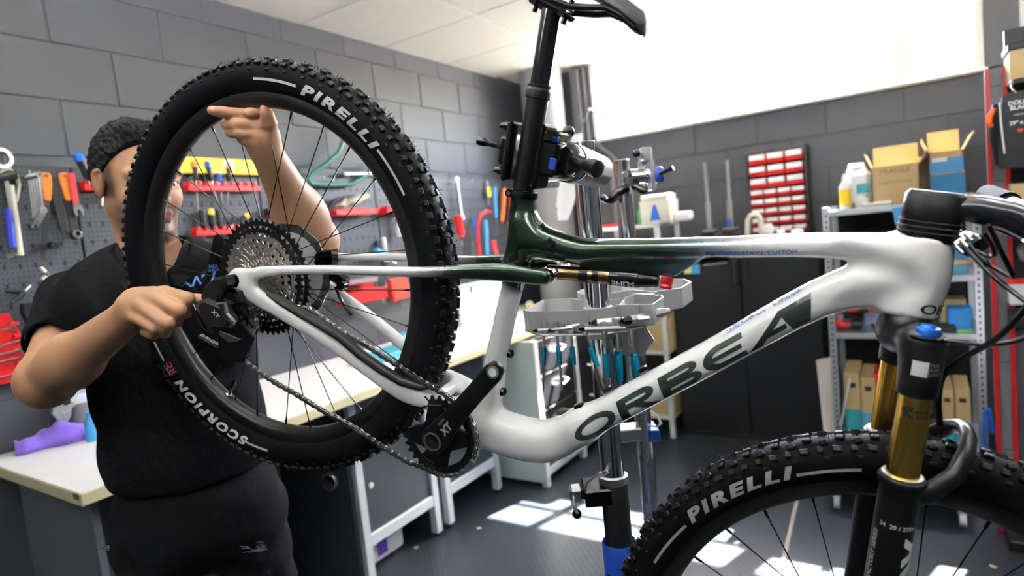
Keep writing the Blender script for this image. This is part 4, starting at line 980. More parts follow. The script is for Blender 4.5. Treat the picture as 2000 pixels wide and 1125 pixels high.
h0_ = iw(at(1088, 303, 1, .815)); h1_ = iw(at(1157, 327, 1, .79))
MB().tube([h0_, h0_.lerp(h1_, .15), h0_.lerp(h1_, .2), h0_.lerp(h1_, .75), h0_.lerp(h1_, .8), h1_, h1_ + (h1_ - h0_) * .14, h1_ + (h1_ - h0_) * .18], [.0145, .0145, .0105, .0105, .008, .0125, .0125, .006], 18).build('handle', m_blk, st, 45, label='glossy black clamp handle')
cb(1064, 241, 1079, 305, .92, .012, m_silver, 'bracket', st, O1); 
MB().cyl(iw(at(1078, 253, 1, .925)), iw(at(1106, 258, 1, .93)), .0055, n=14).build('bracket_rod', m_silver, st)
MB().ball(iw(at(1110, 258, 1, .93)), .0105).build('bracket_ball', m_gblk, st)
cb(1058, 352, 1094, 367, .93, .02, m_silver, 'bracket', st, O1)
# tray: walls folded from sheet, dividers, a lip with holes for the keys
def wallstrip(b, pts, z0, z1, t=.0022, close=True):
    n = len(pts)
    for i in range(n if close else n - 1):
        p, q = Vector(pts[i]), Vector(pts[(i + 1) % n]); d = (q - p).normalized(); s = Vector((-d.y, d.x)) * t / 2; e = d * t / 2
        b.prism([p - s - e, q - s + e, q + s + e, p + s - e], z0, z1)
ZR, ZB = 1.264, 1.226
def tp(px, py, z, o): v = at(px, py, 2, z); return (v.x - o[0], v.y - o[1])
rim = [tp(px, py, ZR, O1) for px, py in ((1023, 606), (1034, 608.5), (1152, 606), (1180, 602), (1209, 597), (1274, 594), (1295, 580), (1292, 576), (1240, 575), (1219, 582), (1180, 587), (1129, 585), (1116, 582), (1062, 585))]
tr = part('tray', st, label='bare aluminium tool tray')
b = MB(); wallstrip(b, rim, ZB, ZR); b.build('tray_wall', m_tray, tr, 20)
MB().prism(rim, ZB - .002, ZB).build('tray_floor', m_tray, tr, 20)
b = MB(); wallstrip(b, [tp(1177, 588, ZR, O1), tp(1219, 582, ZR, O1), tp(1205, 598, ZR, O1)], ZB, ZR - .003, close=False); b.build('divider', m_tray, tr, 20)
for pq in (((1206, 597.5), (1246, 596.5)), ((1238, 575), (1276, 576))):
    q = [tp(*p, ZR, O1) for p in pq]; b = MB(); wallstrip(b, q, ZB + .012, ZR + .002, .0045, False); b.build('clip_plate', m_silver, tr, 20)
lip = [tp(px, py, ZB - .004, O1) for px, py in ((1024, 643), (1040, 649), (1062, 654), (1180, 652), (1228, 643), (1262, 634), (1296, 618), (1280, 604), (1210, 614), (1150, 624), (1040, 628))]
MB().prism(lip, ZB - .0075, ZB - .0045, b=.0006).build('tool_lip', m_tray, tr, 20)
MB().lathe([(.0228, ZB - .02), (.028, ZB - .02), (.028, ZR), (.0228, ZR)], (0, 0, 0), (0, 0, 1), 28, closed=True).build('hub_ring', m_tray, tr)
v0 = [at(px, py, 1, 1.12) for px, py in ((1212, 650), (1262, 640), (1278, 665), (1255, 695), (1216, 694))]
b = MB(); q = [iw(p) for p in v0]; b.rings([[p for p in q], [p + Vector((.0, .003, 0)) for p in q]]); b.build('back_plate', m_tray, tr, 20)
# T-handled hex keys standing in the lip
m_key = mat('key steel', (.5, .5, .5), .3, 1.); m_grip = mat('blue key grip', (.0, .30, .48), .25, .5)
keys = [((1063, 646), (1061, 764), (1063, 678), (1062, 713), .0026, (1041, 646), (1112, 641)),
        ((1087, 646), (1098, 762), (1090, 678), (1094, 713), .0028, (1070, 645), (1118, 640)),
        ((1115, 646), (1125, 762), (1117, 677), (1121, 712), .0030, (1098, 641), (1136, 633)),
        ((1143, 650), (1183, 768), (1152, 678), (1167, 716), .0030, (1128, 634), (1162, 623)),
        ((1180, 648), (1187, 766), (1182, 690), (1185, 731), .0034, (1131, 643), (1222, 641)),
        ((1206, 640), (1211, 770), (1208, 685), (1211, 744), .0058, (1150, 631), (1268, 621)),
        ((1231, 632), (1248, 790), (1237, 690), (1246, 752), .0070, (1215, 628), (1306, 607))]
kl = ['leftmost thin hex key with turquoise grip hanging in the tray lip', 'second thin hex key from the left in the tray lip', 'third thin hex key from the left in the tray lip', 'slanting hex key with turquoise grip leaning sideways below the tray', 'hex key with long cross bar hanging just right of the slanting one', 'thick hex key with dark blue grip, second from the right in the tray', 'thickest hex key at the right end of the tray lip']
for (t0, t1, g0, g1, r, b0, b1), lb in zip(keys, kl):
    P0 = at(t0[0], t0[1], 2, ZB + .001); Yk = P0.y
    k = thing('hex_key', lb, 'hex key', P0, group='hex keys in the tray lip'); w_ = lambda p: at(p[0], p[1], 1, Yk) - P0
    tip = w_(t1); MB().tube([(0, 0, .012), tip * .96, tip], [r, r * .8, r * .55], 10).build('shaft', m_key, k)
    r_ = r; r = r if r < .004 else r * .68
    MB().lathe([(r * 1.6, 0), (r * 1.8, .004), (r * 1.6, .006), (r * 1.8, .009), (r * 1.8, (w_(g1) - w_(g0)).length - .01), (r * 1.55, (w_(g1) - w_(g0)).length - .006), (r * 1.6, (w_(g1) - w_(g0)).length)], w_(g0), w_(g1) - w_(g0), 14).build('grip', m_grip, k); r = r_
    MB().lathe([(r * 1.7, -.004), (r * 1.9, -.002), (r * 1.9, .012 + r * .8), (r * 1.5, .015 + r)], (0, 0, 0), (0, 0, 1), 14).build('head', m_silver, k)
    B0 = at(b0[0], b0[1], 2, ZB + .008 + r) - P0; B1 = at(b1[0], b1[1], 2, ZB + .008 + r) - P0; dd_ = B1 - B0
    MB().tube([B0 + dd_ * .12, B0 + dd_ * .9], r * 1.25, 6).build('cross_bar', m_key, k, 20); MB().tube([B0, B0 + dd_ * .14], [r * .7, r * 1.3], 8).build('bar_tip', m_gblk, k); MB().tube([B0 + dd_ * .9, B1], r * .8, 6).build('bar_end', m_key, k, 20)
# ---- second stand, farther back
O2 = (-.66, 1.6, 0)
s2 = thing('repair_stand', 'empty chrome repair stand standing farther back, blue knob at its head', 'repair stand', O2); jw = lambda p: Vector(p) - Vector(O2)
MB().cyl((0, 0, .5), (0, 0, 1.585), .0235, n=32).build('column', m_chrome, s2, 40)
MB().lathe([(.0225, 0), (.025, 0), (.025, .005), (.0225, .006)], (0, 0, 1.582), (0, 0, 1), 32).build('column_cap', m_chrome, s2)
MB().cyl((0, 0, .01), (0, 0, .55), .03, n=24).build('chrome_tube', m_chrome, s2); MB().lathe([(.25, 0), (.25, .012), (.05, .016), (.04, .05)], (0, 0, 0), (0, 0, 1), 36).build('base_plate', m_blk, s2)
bo = at(1221, 341, 1, 1.576); MB().lathe([(.009, 0), (.0095, .002), (.008, .004)], jw(bo), -f_ + e_ * .1, 16).build('bolt', m_silver, s2)
cb(1252, 286, 1276, 313, 1.6, .05, m_silver, 's2head' if False else 'head_block', s2, O2, .004); cb(1270, 311, 1281, 371, 1.6, .05, m_silver, 'head_plate', s2, O2, .002); cb(1251, 311, 1268, 334, 1.62, .04, m_silver, 'head_web', s2, O2, .002)
MB().lathe([(.022, -.02), (.022, .02), (.026, .022), (.026, .05)], jw(at(1243, 346, 1, 1.6)), e_ + f_ * .2, 28).build('pivot', m_chrome, s2)
MB().lathe([(.016, 0), (.0215, .004), (.0215, .014), (.017, .02), (.006, .021)], jw(at(1281, 342, 1, 1.6)), e_ - f_ * .3, 20).build('knob', m_bplas, s2, label='blue tightening knob')
MB().tube([jw(at(1290, 339, 1, 1.58)), jw(at(1308, 331, 1, 1.56)), jw(at(1315, 328, 1, 1.56))], [.0055, .0065, .0075], 12).build('knob_lever', m_blk, s2)
MB().ball(jw(at(1243, 300, 1, 1.58)), .011).build('ball', m_gblk, s2); MB().tube([jw(at(1243, 300, 1, 1.58)), jw(at(1256, 298, 1, 1.6))], .005, 8).build('ball_rod', m_silver, s2)
MB().tube([jw(at(1225, 365, 1, 1.57)), jw(at(1208, 375, 1, 1.55)), jw(at(1194, 391, 1, 1.55)), jw(at(1186, 393, 1, 1.55)), jw(at(1179, 388, 1, 1.55))], [.012, .013, .012, .007, .009], 14).build('handle', m_gblk, s2, 60)
MB().ball(jw(at(1178, 387, 1, 1.55)), .010).build('handle_ball', m_gblk, s2); MB().tube([jw(at(1240, 363, 1, 1.59)), jw(at(1256, 372, 1, 1.57)), jw(at(1263, 373, 1, 1.57))], [.012, .011, .008], 12).build('pivot_lever', m_gblk, s2)
ZR2, ZB2 = 1.268, 1.226
r2 = [tp(px, py, ZR2, O2) for px, py in ((1128, 570), (1136, 574), (1180, 576), (1228, 566), (1250, 567), (1275, 570), (1330, 562), (1349, 550), (1335, 545), (1275, 545), (1250, 552), (1215, 556), (1190, 553), (1150, 560))]
t2 = part('tray', s2, label='bare aluminium tool tray'); b = MB(); wallstrip(b, r2, ZB2, ZR2, .003); b.build('tray_wall', m_tray, t2, 20); MB().prism(r2, ZB2 - .002, ZB2).build('tray_floor', m_tray, t2, 20)
cb(1204, 837, 1290, 862, 1.57, .06, m_silver, 'collar_block', s2, O2, .004); cb(1266, 841, 1291, 863, 1.562, .05, mat('blue anodised face', (.02, .1, .45), .3, .4), 'collar_face', s2, O2, .003)
MB().tube([jw(at(1208, 855, 1, 1.55)), jw(at(1207, 908, 1, 1.55))], .0055, 10).build('clamp_lever', m_silver, s2); MB().ball(jw(at(1207, 912, 1, 1.55)), .0095).build('lever_ball', m_gblk, s2)
MB().tube([jw(at(*p, 1, 1.56)) for p in ((1265, 830), (1283, 833), (1291, 827), (1284, 812), (1270, 803))], .0035, 8).build('cable_loop', m_white, s2)
MB().tube([jw(at(1255, 780, 1, 1.54)), jw(at(1259, 850, 1, 1.54)), jw(at(1263, 902, 1, 1.54))], [.0085, .0085, .006], 12).build('clamp_rod', mat('dull steel', (.42, .42, .42), .45, 1.), s2)
# ------------------------------------------------------------------ the mechanic
def cz(px, py, z):
    """world point at a pixel, z metres along the view axis"""
    d = (px - 1000) / FPX * CAM[0] - (py - 562.5) / FPX * CAM[1] + CAM[2]
    return np.array([d[0] * z, d[1] * z, d[2] * z + H])
man = thing('person', 'dark-haired man in black polo shirt and ripped black jeans, steadying the rear wheel', 'person', (-1.44, .70, 0))
MO = np.array([-1.44, .70, 0.])
skn = mat('skin', (.5, .28, .17), .5, attr=True, bump=(220, .12), sss=.12, spec=.35)
SK = np.array([.40, .215, .122])
F_ = np.array([.86, -.51, 0]); F_ /= np.linalg.norm(F_); L_ = np.array([-F_[1], F_[0], 0]); Z_ = np.array([0, 0, 1.])
# head axes: faces the cassette, tipped a little down
hf = np.array([.95, -.03, -.16]); hf /= np.linalg.norm(hf); hl = np.cross(Z_, hf); hl /= np.linalg.norm(hl); hu = np.cross(hf, hl)
HR = np.column_stack([hf, hl, hu]); H0 = np.array([-1.404, .696, 1.612])
HS = .95
hd = lambda x, y, z: H0 + HR @ np.array([x, y, z]) * HS
def hell(c, r, k=.012, sub=False): return ell(hd(*c), np.array(r) * HS, HR, k, sub)
def hcone(a, b, ra, rb, k=.01, sub=False): return cone(hd(*a), hd(*b), ra * HS, rb * HS, k, sub)
P = [hell((-.012, 0, .035), (.098, .077, .086)), hell((.028, 0, -.035), (.066, .060, .082), .03)]
for s in (-1, 1):
    P += [hcone((.0, s * .05, -.055), (.068, s * .014, -.104), .02, .016, .03), hcone((.086, s * .012, .026), (.07, s * .052, .022), .011, .010, .014), hell((.058, s * .038, -.03), (.022, .02, .022), .03)]
P += [hell((.078, 0, -.106), (.019, .022, .017), .02), hcone((.090, 0, .012), (.112, 0, -.032), .0075, .0115, .014), hcone((.103, -.009, -.038), (.103, .009, -.038), .0075, .0075, .008)]
for s in (-1, 1): P.append(hell((.103, s * .033, .004), (.022, .02, .0125), .012, True))
for s in (-1, 1): P += [hcone((.087, s * .019, .010), (.079, s * .048, .008), .006, .005, .005), hcone((.085, s * .020, -.005), (.078, s * .046, -.005), .0045, .004, .006)]
P += [hcone((.090, -.019, -.0645), (.090, .019, -.0645), .0065, .0065, .006), hcone((.089, -.015, -.0765), (.089, .015, -.0765), .0072, .0072, .006), hcone((.1035, -.018, -.0705), (.1035, .018, -.0705), .0022, .0022, .004, True)]
for s in (-1, 1):
    P += [hell((-.012, s * .079, -.002), (.020, .008, .033), .006), hell((-.008, s * .088, .002), (.010, .006, .02), .005, True), hcone((-.02, s * .083, .022), (.002, s * .083, .026), .005, .005, .004), hcone((-.026, s * .083, .015), (-.028, s * .082, -.01), .005, .005, .004)]
nb = np.array([-1.44, .70, 1.418]) + np.array([.834, .542, 0]) * .026 + F_ * .012
P += [cone(hd(-.022, 0, -.06), nb + Z_ * .01, .056, .062, .03), cone(nb - L_ * .12 - Z_ * .02, nb + L_ * .12 - Z_ * .02, .05, .05, .04)]
# trunk hidden by the clothes
PEL = np.array([-1.41, .722, .90])
for z, w, d in ((1.30, .135, .09), (1.15, .125, .085), (1.0, .125, .085), (.90, .13, .09)):
    t = (1.42 - z) / .52; c = nb * (1 - t) + PEL * t; c[2] = z; P.append(ell(c, (d, w, .14), np.column_stack([F_, L_, Z_]), .05))
# right arm (left in the picture), forearm passing in front of the tyre
Rs, Re, Rw = cz(150, 585, 1.40), cz(92, 742, 1.205), cz(246, 622, 1.085)
P += [cone(nb - L_ * .12 - Z_ * .05, Rs, .052, .056, .04), cone(Rs, Re, .055, .047, .03), cone(Re, Re + (Rw - Re) * .35, .047, .0475, .02), cone(Re + (Rw - Re) * .3, Rw, .047, .030, .03), ell(Re + (Rs - Re) * .03 + np.array([-.01, 0, -.008]), (.045, .045, .045), None, .03)]
def chainf(pts, rs, k=.0012, k0=.006):
    out = []
    for i in range(len(pts) - 1): out.append(cone(cz(*pts[i]), cz(*pts[i + 1]), rs[i], rs[i + 1], k if i else k0))
    return out
palmR = [(246, 622, 1.085), (272, 600, 1.07), (300, 588, 1.062)]
P += chainf(palmR, [.030, .031, .026], .02)
for m, r in (((322, 572, 1.068), .0135), ((298, 580, 1.054), .0145), ((276, 597, 1.045), .0140), ((262, 618, 1.045), .0125)):
    P.append(cone(cz(255, 615, 1.08), cz(*m), .024, r * .85, .005))
P += chainf([(322, 572, 1.068), (368, 583, 1.05), (362, 612, 1.068), (338, 612, 1.085)], [.0125, .0112, .0100, .0092])
P += chainf([(298, 580, 1.054), (352, 606, 1.03), (344, 628, 1.052), (322, 622, 1.072)], [.0130, .0115, .0104, .0094])
P += chainf([(276, 597, 1.045), (328, 632, 1.025), (322, 650, 1.05), (302, 640, 1.068)], [.0126, .0112, .0100, .0092])
P += chainf([(262, 618, 1.045), (304, 641, 1.032), (299, 654, 1.055), (283, 648, 1.07)], [.0112, .0098, .0090, .0083])
P += chainf([(278, 600, 1.10), (330, 590, 1.105), (368, 585, 1.09), (390, 584, 1.075)], [.019, .0145, .0115, .0095], .006, .02)
# left arm (right in the picture), raised behind the wheel to the rim
Ls, Le, Lw = nb + L_ * .20 - Z_ * .03, cz(612, 470, 1.29), cz(521, 298, 1.105)
P += [cone(nb + L_ * .13 - Z_ * .03, Ls, .06, .06, .04), cone(Ls, Le, .056, .048, .03), cone(Le, Le + (Lw - Le) * .35, .050, .0485, .02), cone(Le + (Lw - Le) * .3, Lw, .0475, .0275, .03)]
P += chainf([(521, 298, 1.105), (510, 270, 1.088), (502, 252, 1.082)], [.0275, .027, .022], .02)
for m, r in (((500, 230, 1.066), .0115), ((502, 246, 1.066), .0118), ((503, 263, 1.068), .0112), ((505, 279, 1.075), .0105)): P.append(cone(cz(513, 274, 1.092), cz(*m), .020, r, .005))
P += chainf([(502, 226, 1.066), (458, 223, 1.055), (432, 219, 1.04), (414, 216, 1.034)], [.0118, .0110, .0100, .0080], k0=.003)
P += chainf([(503, 245, 1.066), (460, 243, 1.052), (442, 242, 1.064), (456, 240, 1.085)], [.0116, .0106, .0096, .0085], k0=.003)
P += chainf([(504, 263, 1.068), (466, 260, 1.056), (450, 258, 1.068), (464, 255, 1.09)], [.0112, .0102, .0093, .0083], k0=.003)
P += chainf([(506, 279, 1.075), (482, 275, 1.066), (472, 272, 1.078), (484, 268, 1.095)], [.0105, .0090, .0083, .0076], k0=.003)
P += chainf([(523, 264, 1.09), (526, 240, 1.062), (522, 224, 1.052), (518, 214, 1.046)], [.017, .0125, .0108, .0090], .004, .012)
P.append(cone(cz(496, 221, 1.052), cz(486, 220, 1.050), .0095, .0090, .003))
def skin_colour(V):
    q = (V - H0) @ HR / HS; x, y, z = q.T; ay = np.abs(y)
    c = np.tile(SK, (len(V), 1)); head = (z > -.13) & (z < .16) & (x > -.13) & (x < .14) & (ay < .1)
    jaw = sstep(-.035, -.06, z) * sstep(.0, .035, x) + sstep(.05, .0, np.hypot(x - .012, (z + .02) * .6)) * sstep(.04, .06, ay) * .7
    mous = np.exp(-(((z + .056) / .008) ** 2)) * sstep(.085, .095, x) * (ay < .03)
    fade = sstep(.05, .062, ay) * sstep(-.045, -.02, z) * sstep(.075, .03, z) * sstep(.045, .02, x) * (ay < .079)
    st = np.clip(jaw * .62 + mous * .6 + fade * .6, 0, .85) * head
    c = c * (1 - st[:, None]) + np.array([.045, .032, .028]) * st[:, None]
    lip = (np.exp(-(((z + .0705) / .010) ** 4)) * (ay < .024) * sstep(.084, .092, x)) * head
    c = c * (1 - .7 * lip[:, None]) + np.array([.42, .15, .12]) * .7 * lip[:, None]
    brow = np.exp(-(((z - .0265 + .12 * (ay - .03)) / .0055) ** 4)) * (ay > .012) * (ay < .056) * (x > .055) * head
    c = c * (1 - .85 * brow[:, None]) + np.array([.02, .015, .012]) * .85 * brow[:, None]
    ear = (ay > .074) * head * .25; c = c * (1 - ear[:, None]) + np.array([.55, .2, .13]) * ear[:, None]
    for tip in ((414, 216, 1.034), (390, 584, 1.075), (518, 214, 1.046), (486, 220, 1.05)):
        g = np.exp(-(((V - cz(*tip)) ** 2).sum(1) / .014 ** 2)) * .35; c = c * (1 - g[:, None]) + np.array([.6, .26, .19]) * g[:, None]
    return np.concatenate([c, np.ones((len(V), 1))], 1)
Pm = [(a - MO, b - MO, (lambda f: (lambda X: f(X + MO)))(f), k, s) for a, b, f, k, s in P]
body = solid('body', Pm, .0025, skn, man, lambda V: skin_colour(V + MO), it=1)
# nails
nm_ = mat('nail', (.62, .36, .28), .3)
def nail(tip, back, side, r=.0068):
    t = cz(*tip); d = t - cz(*back); d /= np.linalg.norm(d); n = np.array(side, float); n -= d * (n @ d); n /= np.linalg.norm(n); b = np.cross(d, n)
    MB().ball(t - d * .002 + n * .0058 - MO, (r * .95, r * .72, .003), 12, 6, M=Matrix(np.column_stack([d, b, n]))).build('nail', nm_, man)
tc_ = np.array([.887, -.44, .05])
nail((414, 216, 1.034), (432, 219, 1.04), tc_, .0062); nail((518, 214, 1.046), (522, 224, 1.052), tc_ + np.array([0, 0, .3]), .0072)
# eyes
for s in (-1, 1):
    c = hd(.0745, s * .0325, .003) - MO; e = thing('eye', None, None, tuple(c), parent=man)
    MB().ball((0, 0, 0), .0122).build('eyeball', mat('eye white', (.75, .72, .68), .2), e)
    g = HR @ np.array([.90, -.1, -.35]); g /= np.linalg.norm(g); MB().lathe([(.0058, .0105), (.0055, .0113), (.0028, .0121)], (0, 0, 0), tuple(g), 16).build('iris', mat('iris', (.05, .025, .012), .15), e)
# hair: short dark cap, shaved towards the ears
def hp(c, r, k=.01): return hell(c, r, k)
HP = [hp((-.016, 0, .046), (.105, .084, .098)), hp((-.03, 0, .01), (.086, .0785, .07), .02), hcone((.045, -.03, .114), (.045, .03, .114), .024, .024, .02)]
big = 1.
def hcut(p, nn): return halfspace(hd(*p), HR @ np.array(nn, float), H0 - .3, H0 + .3)
HP += [hcut((.074, 0, .072), (.80, 0, -.60)), hcut((-.055, 0, -.03), (.25, 0, -1)), hcut((.0, 0, .018), (1., 0, -.95))]
def ruffle(V):
    q = V * 130; d = np.sin(q[:, 0] * 1.3 + np.sin(q[:, 1] * 1.7) * 2) * np.sin(q[:, 1] * 1.1 + q[:, 2]) * np.sin(q[:, 2] * 1.5 + q[:, 0] * .6)
    c = V - (hd(-.016, 0, .03) - MO); c = c / np.linalg.norm(c, axis=1)[:, None]
    return V + c * (d * .0035 + rng.normal(0, .0009, len(V)))[:, None]
HPm = [(a - MO, b - MO, (lambda f: (lambda X: f(X + MO)))(f), k, s) for a, b, f, k, s in HP]
solid('hair', HPm, .003, mat('black hair', (.005, .0045, .0045), .6, bump=(180, .8), bdist=.004, spec=.2), man, it=1, move=ruffle)
# polo shirt
m_shirt = mat('black polo cotton', (.0035, .0037, .005), .8, spec=.15, bump=(26, .5), bdist=.006)
FL = np.column_stack([F_, L_, Z_])
S = [cone(nb - L_ * .11 - Z_ * .045, nb + L_ * .11 - Z_ * .045, .060, .060, .03)]
for z, w, d in ((1.37, .170, .105), (1.28, .180, .118), (1.17, .170, .122), (1.06, .167, .126), (.97, .172, .131)):
    t = (1.42 - z) / .52; c = nb * (1 - t) + PEL * t; c[2] = z; S.append(ell(c, (d, w, .13), FL, .06))
hemR = Rs + (Re - Rs) * .60; hemL = Ls + (Le - Ls) * .55
S += [cone(nb - L_ * .13 - Z_ * .06, Rs, .062, .066, .05), flat(Rs, hemR, .071, .066, .035), cone(nb + L_ * .14 - Z_ * .05, Ls, .066, .068, .05), flat(Ls, hemL, .068, .066, .035)]
# folds across the sleeves and chest
for k in range(5):
    t = .15 + .17 * k; a = Rs + (hemR - Rs) * t; S.append(cone(a + F_ * .05 - L_ * .045, a + F_ * .062 + L_ * .03 + Z_ * .025, .014, .008, .02))
for a, b in (((205, 560, 1.30), (290, 600, 1.29)), ((190, 700, 1.31), (260, 860, 1.3)), ((420, 560, 1.32), (470, 700, 1.34)), ((430, 470, 1.3), (415, 560, 1.3)), ((300, 700, 1.28), (420, 780, 1.3))):
    S.append(cone(cz(*a), cz(*b), .016, .012, .035))
lo, hi = np.array([-2., 0, .5]), np.array([-.5, 1.6, 2.])
S += [halfspace(PEL + Z_ * .06 , -Z_ - F_ * .12, PEL - .45, PEL + np.array([.45, .45, .2])), cone(nb + Z_ * .015 + F_ * .035, nb + Z_ * .2 + F_ * .1, .064, .1, .01, True)]
for h_, d_, r in ((hemR, Re - Rs, .06), (hemL, Le - Ls, .06)): S.append(cone(h_ - d_ * .1, h_ + d_ * .3, r - .002, r, .004, True))
wr = lambda V: V + (np.sin(V[:, 2:3] * 55 + V[:, 0:1] * 40) * np.sin(V[:, 1:2] * 38 + 1) * .0022)
tr_ = lambda LST: [(a - MO, b - MO, (lambda f: (lambda X: f(X + MO)))(f), k, s) for a, b, f, k, s in LST]
solid('shirt', tr_(S), .005, m_shirt, man, it=3, move=wr)
for h_, d_ in ((hemR, Re - Rs), (hemL, Le - Ls)):
    MB().lathe([(.0672, -.022), (.0676, -.001), (.0655, .0), (.0625, -.001), (.0625, -.02)], h_ - MO, d_, 36, closed=True).build('sleeve_hem', m_shirt, man)
# collar, folded over
m_col = mat('grey collar knit', (.010, .0105, .0125), .85, spec=.15, bump=(200, .4))
ring = []; R = []
for k in range(33):
    a = math.radians(-158 + 316 * k / 32); q = -F_ * math.cos(a) + L_ * math.sin(a); op = sstep(110, 158, abs(math.degrees(a)))
    top = nb + q * (.066 - .004 * op) + Z_ * (.058 - .062 * op) + F_ * (.012 + .018 * op); low = nb + q * (.088 + .004 * op) + Z_ * (.010 - .046 * op) + F_ * (.014 + .022 * op); u = (low - top); n_ = np.cross(u, np.cross(q, Z_)); n_ /= np.linalg.norm(n_) + 1e-9
    R.append([top - MO, top + q * .004 + Z_ * .004 - MO, low + q * .006 - MO, low - Z_ * .004 - MO, low - q * .006 - MO])
MB().rings(R).build('collar', m_col, man, 50)
# chest print
cp = cz(385, 549, 1.262); cu = cz(415, 546, 1.272) - cz(345, 553, 1.262); cu /= np.linalg.norm(cu); cn = np.array([.86, -.5, .1]); cv = np.cross(cn, cu); cv /= np.linalg.norm(cv)
me_s = [o for o in man.children if o.name.startswith('shirt')][0].data; bv2 = BVHTree.FromPolygons([v.co[:] for v in me_s.vertices], [tuple(q.vertices) for q in me_s.polygons])
cam0 = Vector((-MO[0], -MO[1], H))
def chest(x, y):
    p = Vector(cp + cu * x + cv * y - MO); d = (p - cam0).normalized(); h = bv2.ray_cast(cam0 + d * .9, d); return h[0] - d * .0015 if h[0] is not None else p
m_logo = mat('blue print', (.08, .25, .75), .5)
zig = MB()
def stroke(pts, w=.0042):
    for a, b in zip(pts[:-1], pts[1:]):
        a, b = Vector(a), Vector(b); s = Vector((-(b - a).y, (b - a).x)).normalized() * w / 2; n0 = len(zig.v)
        zig.v += [tuple(chest(*q)) for q in (a - s, b - s, b + s, a + s)]; zig.f.append((n0, n0 + 1, n0 + 2, n0 + 3))
stroke([(-.036, .012), (-.012, -.010)]); stroke([(-.034, -.008), (-.022, .001)]); stroke([(-.010, -.010), (-.001, .010), (.006, -.008), (.013, .012), (.026, -.010), (.036, .016)])
zig.build('chest_print', m_logo, man, 0)
letters('chest_print', text2d('BIKE', .009, .0), lambda x, y: chest(x + .034, y + .027), m_logo, man); letters('chest_print', text2d('SHOP', .009, .0), lambda x, y: chest(x + .034, y + .019), m_logo, man)
# jeans and shoes
m_jean = mat('black denim', (.005, .0052, .0065), .85, spec=.15, bump=(40, .5), bdist=.005, vary=.5, vscale=14)
J = [ell(PEL + Z_ * .0, (.128, .168, .12), FL, .05), ell(PEL - Z_ * .07, (.13, .172, .11), FL, .05)]
feet = []
for s in (-1, 1):
    hip = PEL + L_ * s * .09 - Z_ * .08; kn = PEL + L_ * s * .12 + F_ * .04 - Z_ * .40; an = PEL + L_ * s * .15 + F_ * (.0 if s > 0 else .05); an[2] = .10
    J += [cone(hip, kn, .092, .068, .04), cone(kn, an, .066, .058, .02)]; feet.append((an, s))
J.append(halfspace(PEL + Z_ * .105, Z_, PEL - .4, PEL + np.array([.4, .4, .35])))
solid('jeans', tr_(J), .006, m_jean, man, it=2, move=lambda V: V + np.sin(V[:, 2:3] * 70 + V[:, :1] * 50) * .002)
for (px, py, z, w) in ((487, 1070, 1.30, .045), (205, 1070, 1.31, .05)):
    c = cz(px, py, z); b = MB(); uu = L_ * .8 + F_ * .2
    for k in range(16):
        p = c + uu * rng.uniform(-w / 2, w / 2) + Z_ * rng.uniform(-.01, .01) - MO; d_ = Vector(p) - cam0; h = None
        q = Vector(p); me_j = None
        b.tube([q, q + Vector(uu * .012 + Z_ * rng.uniform(-.004, .004)), q + Vector(uu * .02 - Z_ * .003)], .0007, 4)
    b.build('ripped_threads', mat('denim thread', (.10, .10, .115), .9), man, kind='stuff')
for an, s in feet:
    o = thing('shoe', None, None, tuple(an - MO), parent=man); fx = Matrix(np.column_stack([F_, L_, Z_])); 
    b = MB(); R = []
    for t, w, h in ((-.07, .02, .05), (-.065, .034, .08), (-.02, .04, .095), (.04, .045, .075), (.10, .05, .055), (.15, .045, .045), (.185, .025, .03), (.192, .01, .02)):
        R.append([fx @ Vector((t, w * math.cos(q), -.08 + max(0, h * .5 + h * .5 * math.sin(q)))) for q in [2 * math.pi * k / 16 for k in range(16)]])
    b.rings(R).build('upper', m_blk, o, 60); MB().prism([(-.075, -.035), (-.04, -.044), (.08, -.052), (.16, -.045), (.196, 0), (.16, .045), (.08, .052), (-.04, .044), (-.075, .035)], -.1, -.078, fx.to_4x4(), b=.004).build('sole', m_white, o)
# ------------------------------------------------------------------ left wall: pegboards, tools, workbench
m_peg = mat('pegboard grey', (.05, .055, .066), .5)
n = m_peg.node_tree.nodes; l = m_peg.node_tree.links; tc = n.new('ShaderNodeTexCoord')
sep = n.new('ShaderNodeSeparateXYZ'); l.new(tc.outputs['Object'], sep.inputs[0])
def mth(op, a, b=None):
    q = n.new('ShaderNodeMath'); q.operation = op
    for i, v in enumerate((a, b)):
        if v is None: continue
        if isinstance(v, (int, float)): q.inputs[i].default_value = v
        else: l.new(v, q.inputs[i])
    return q.outputs[0]
hole = lambda s, p: mth('LESS_THAN', mth('ABSOLUTE', mth('SUBTRACT', mth('FRACT', mth('MULTIPLY', s, 1 / p)), .5)), .16)
hm = mth('MULTIPLY', hole(sep.outputs[1], .0145), hole(sep.outputs[2], .0175))
mx = n.new('ShaderNodeMix'); mx.data_type = 'RGBA'; mx.inputs[6].default_value = (.05, .055, .066, 1); mx.inputs[7].default_value = (.008, .008, .01, 1); l.new(hm, mx.inputs[0]); l.new(mx.outputs[2], n['Principled BSDF'].inputs['Base Color'])
m_slot = mat('slot shadow grey', (.006, .006, .008), .8)
PX = -2.5
seams = [-.5, .26, 1.01, 1.76, 2.49, 3.24, 3.97]
pl_ = ['leftmost grey pegboard on the wall, mostly outside the frame', 'grey pegboard panel at the far left holding orange-handled tools', 'grey pegboard panel behind the mechanic with yellow spirit level', 'grey pegboard panel seen through the wheel beside the raised arm', 'grey pegboard panel behind the tyre with red shelves', 'rightmost grey pegboard panel beside the seatpost, nearest the corner']
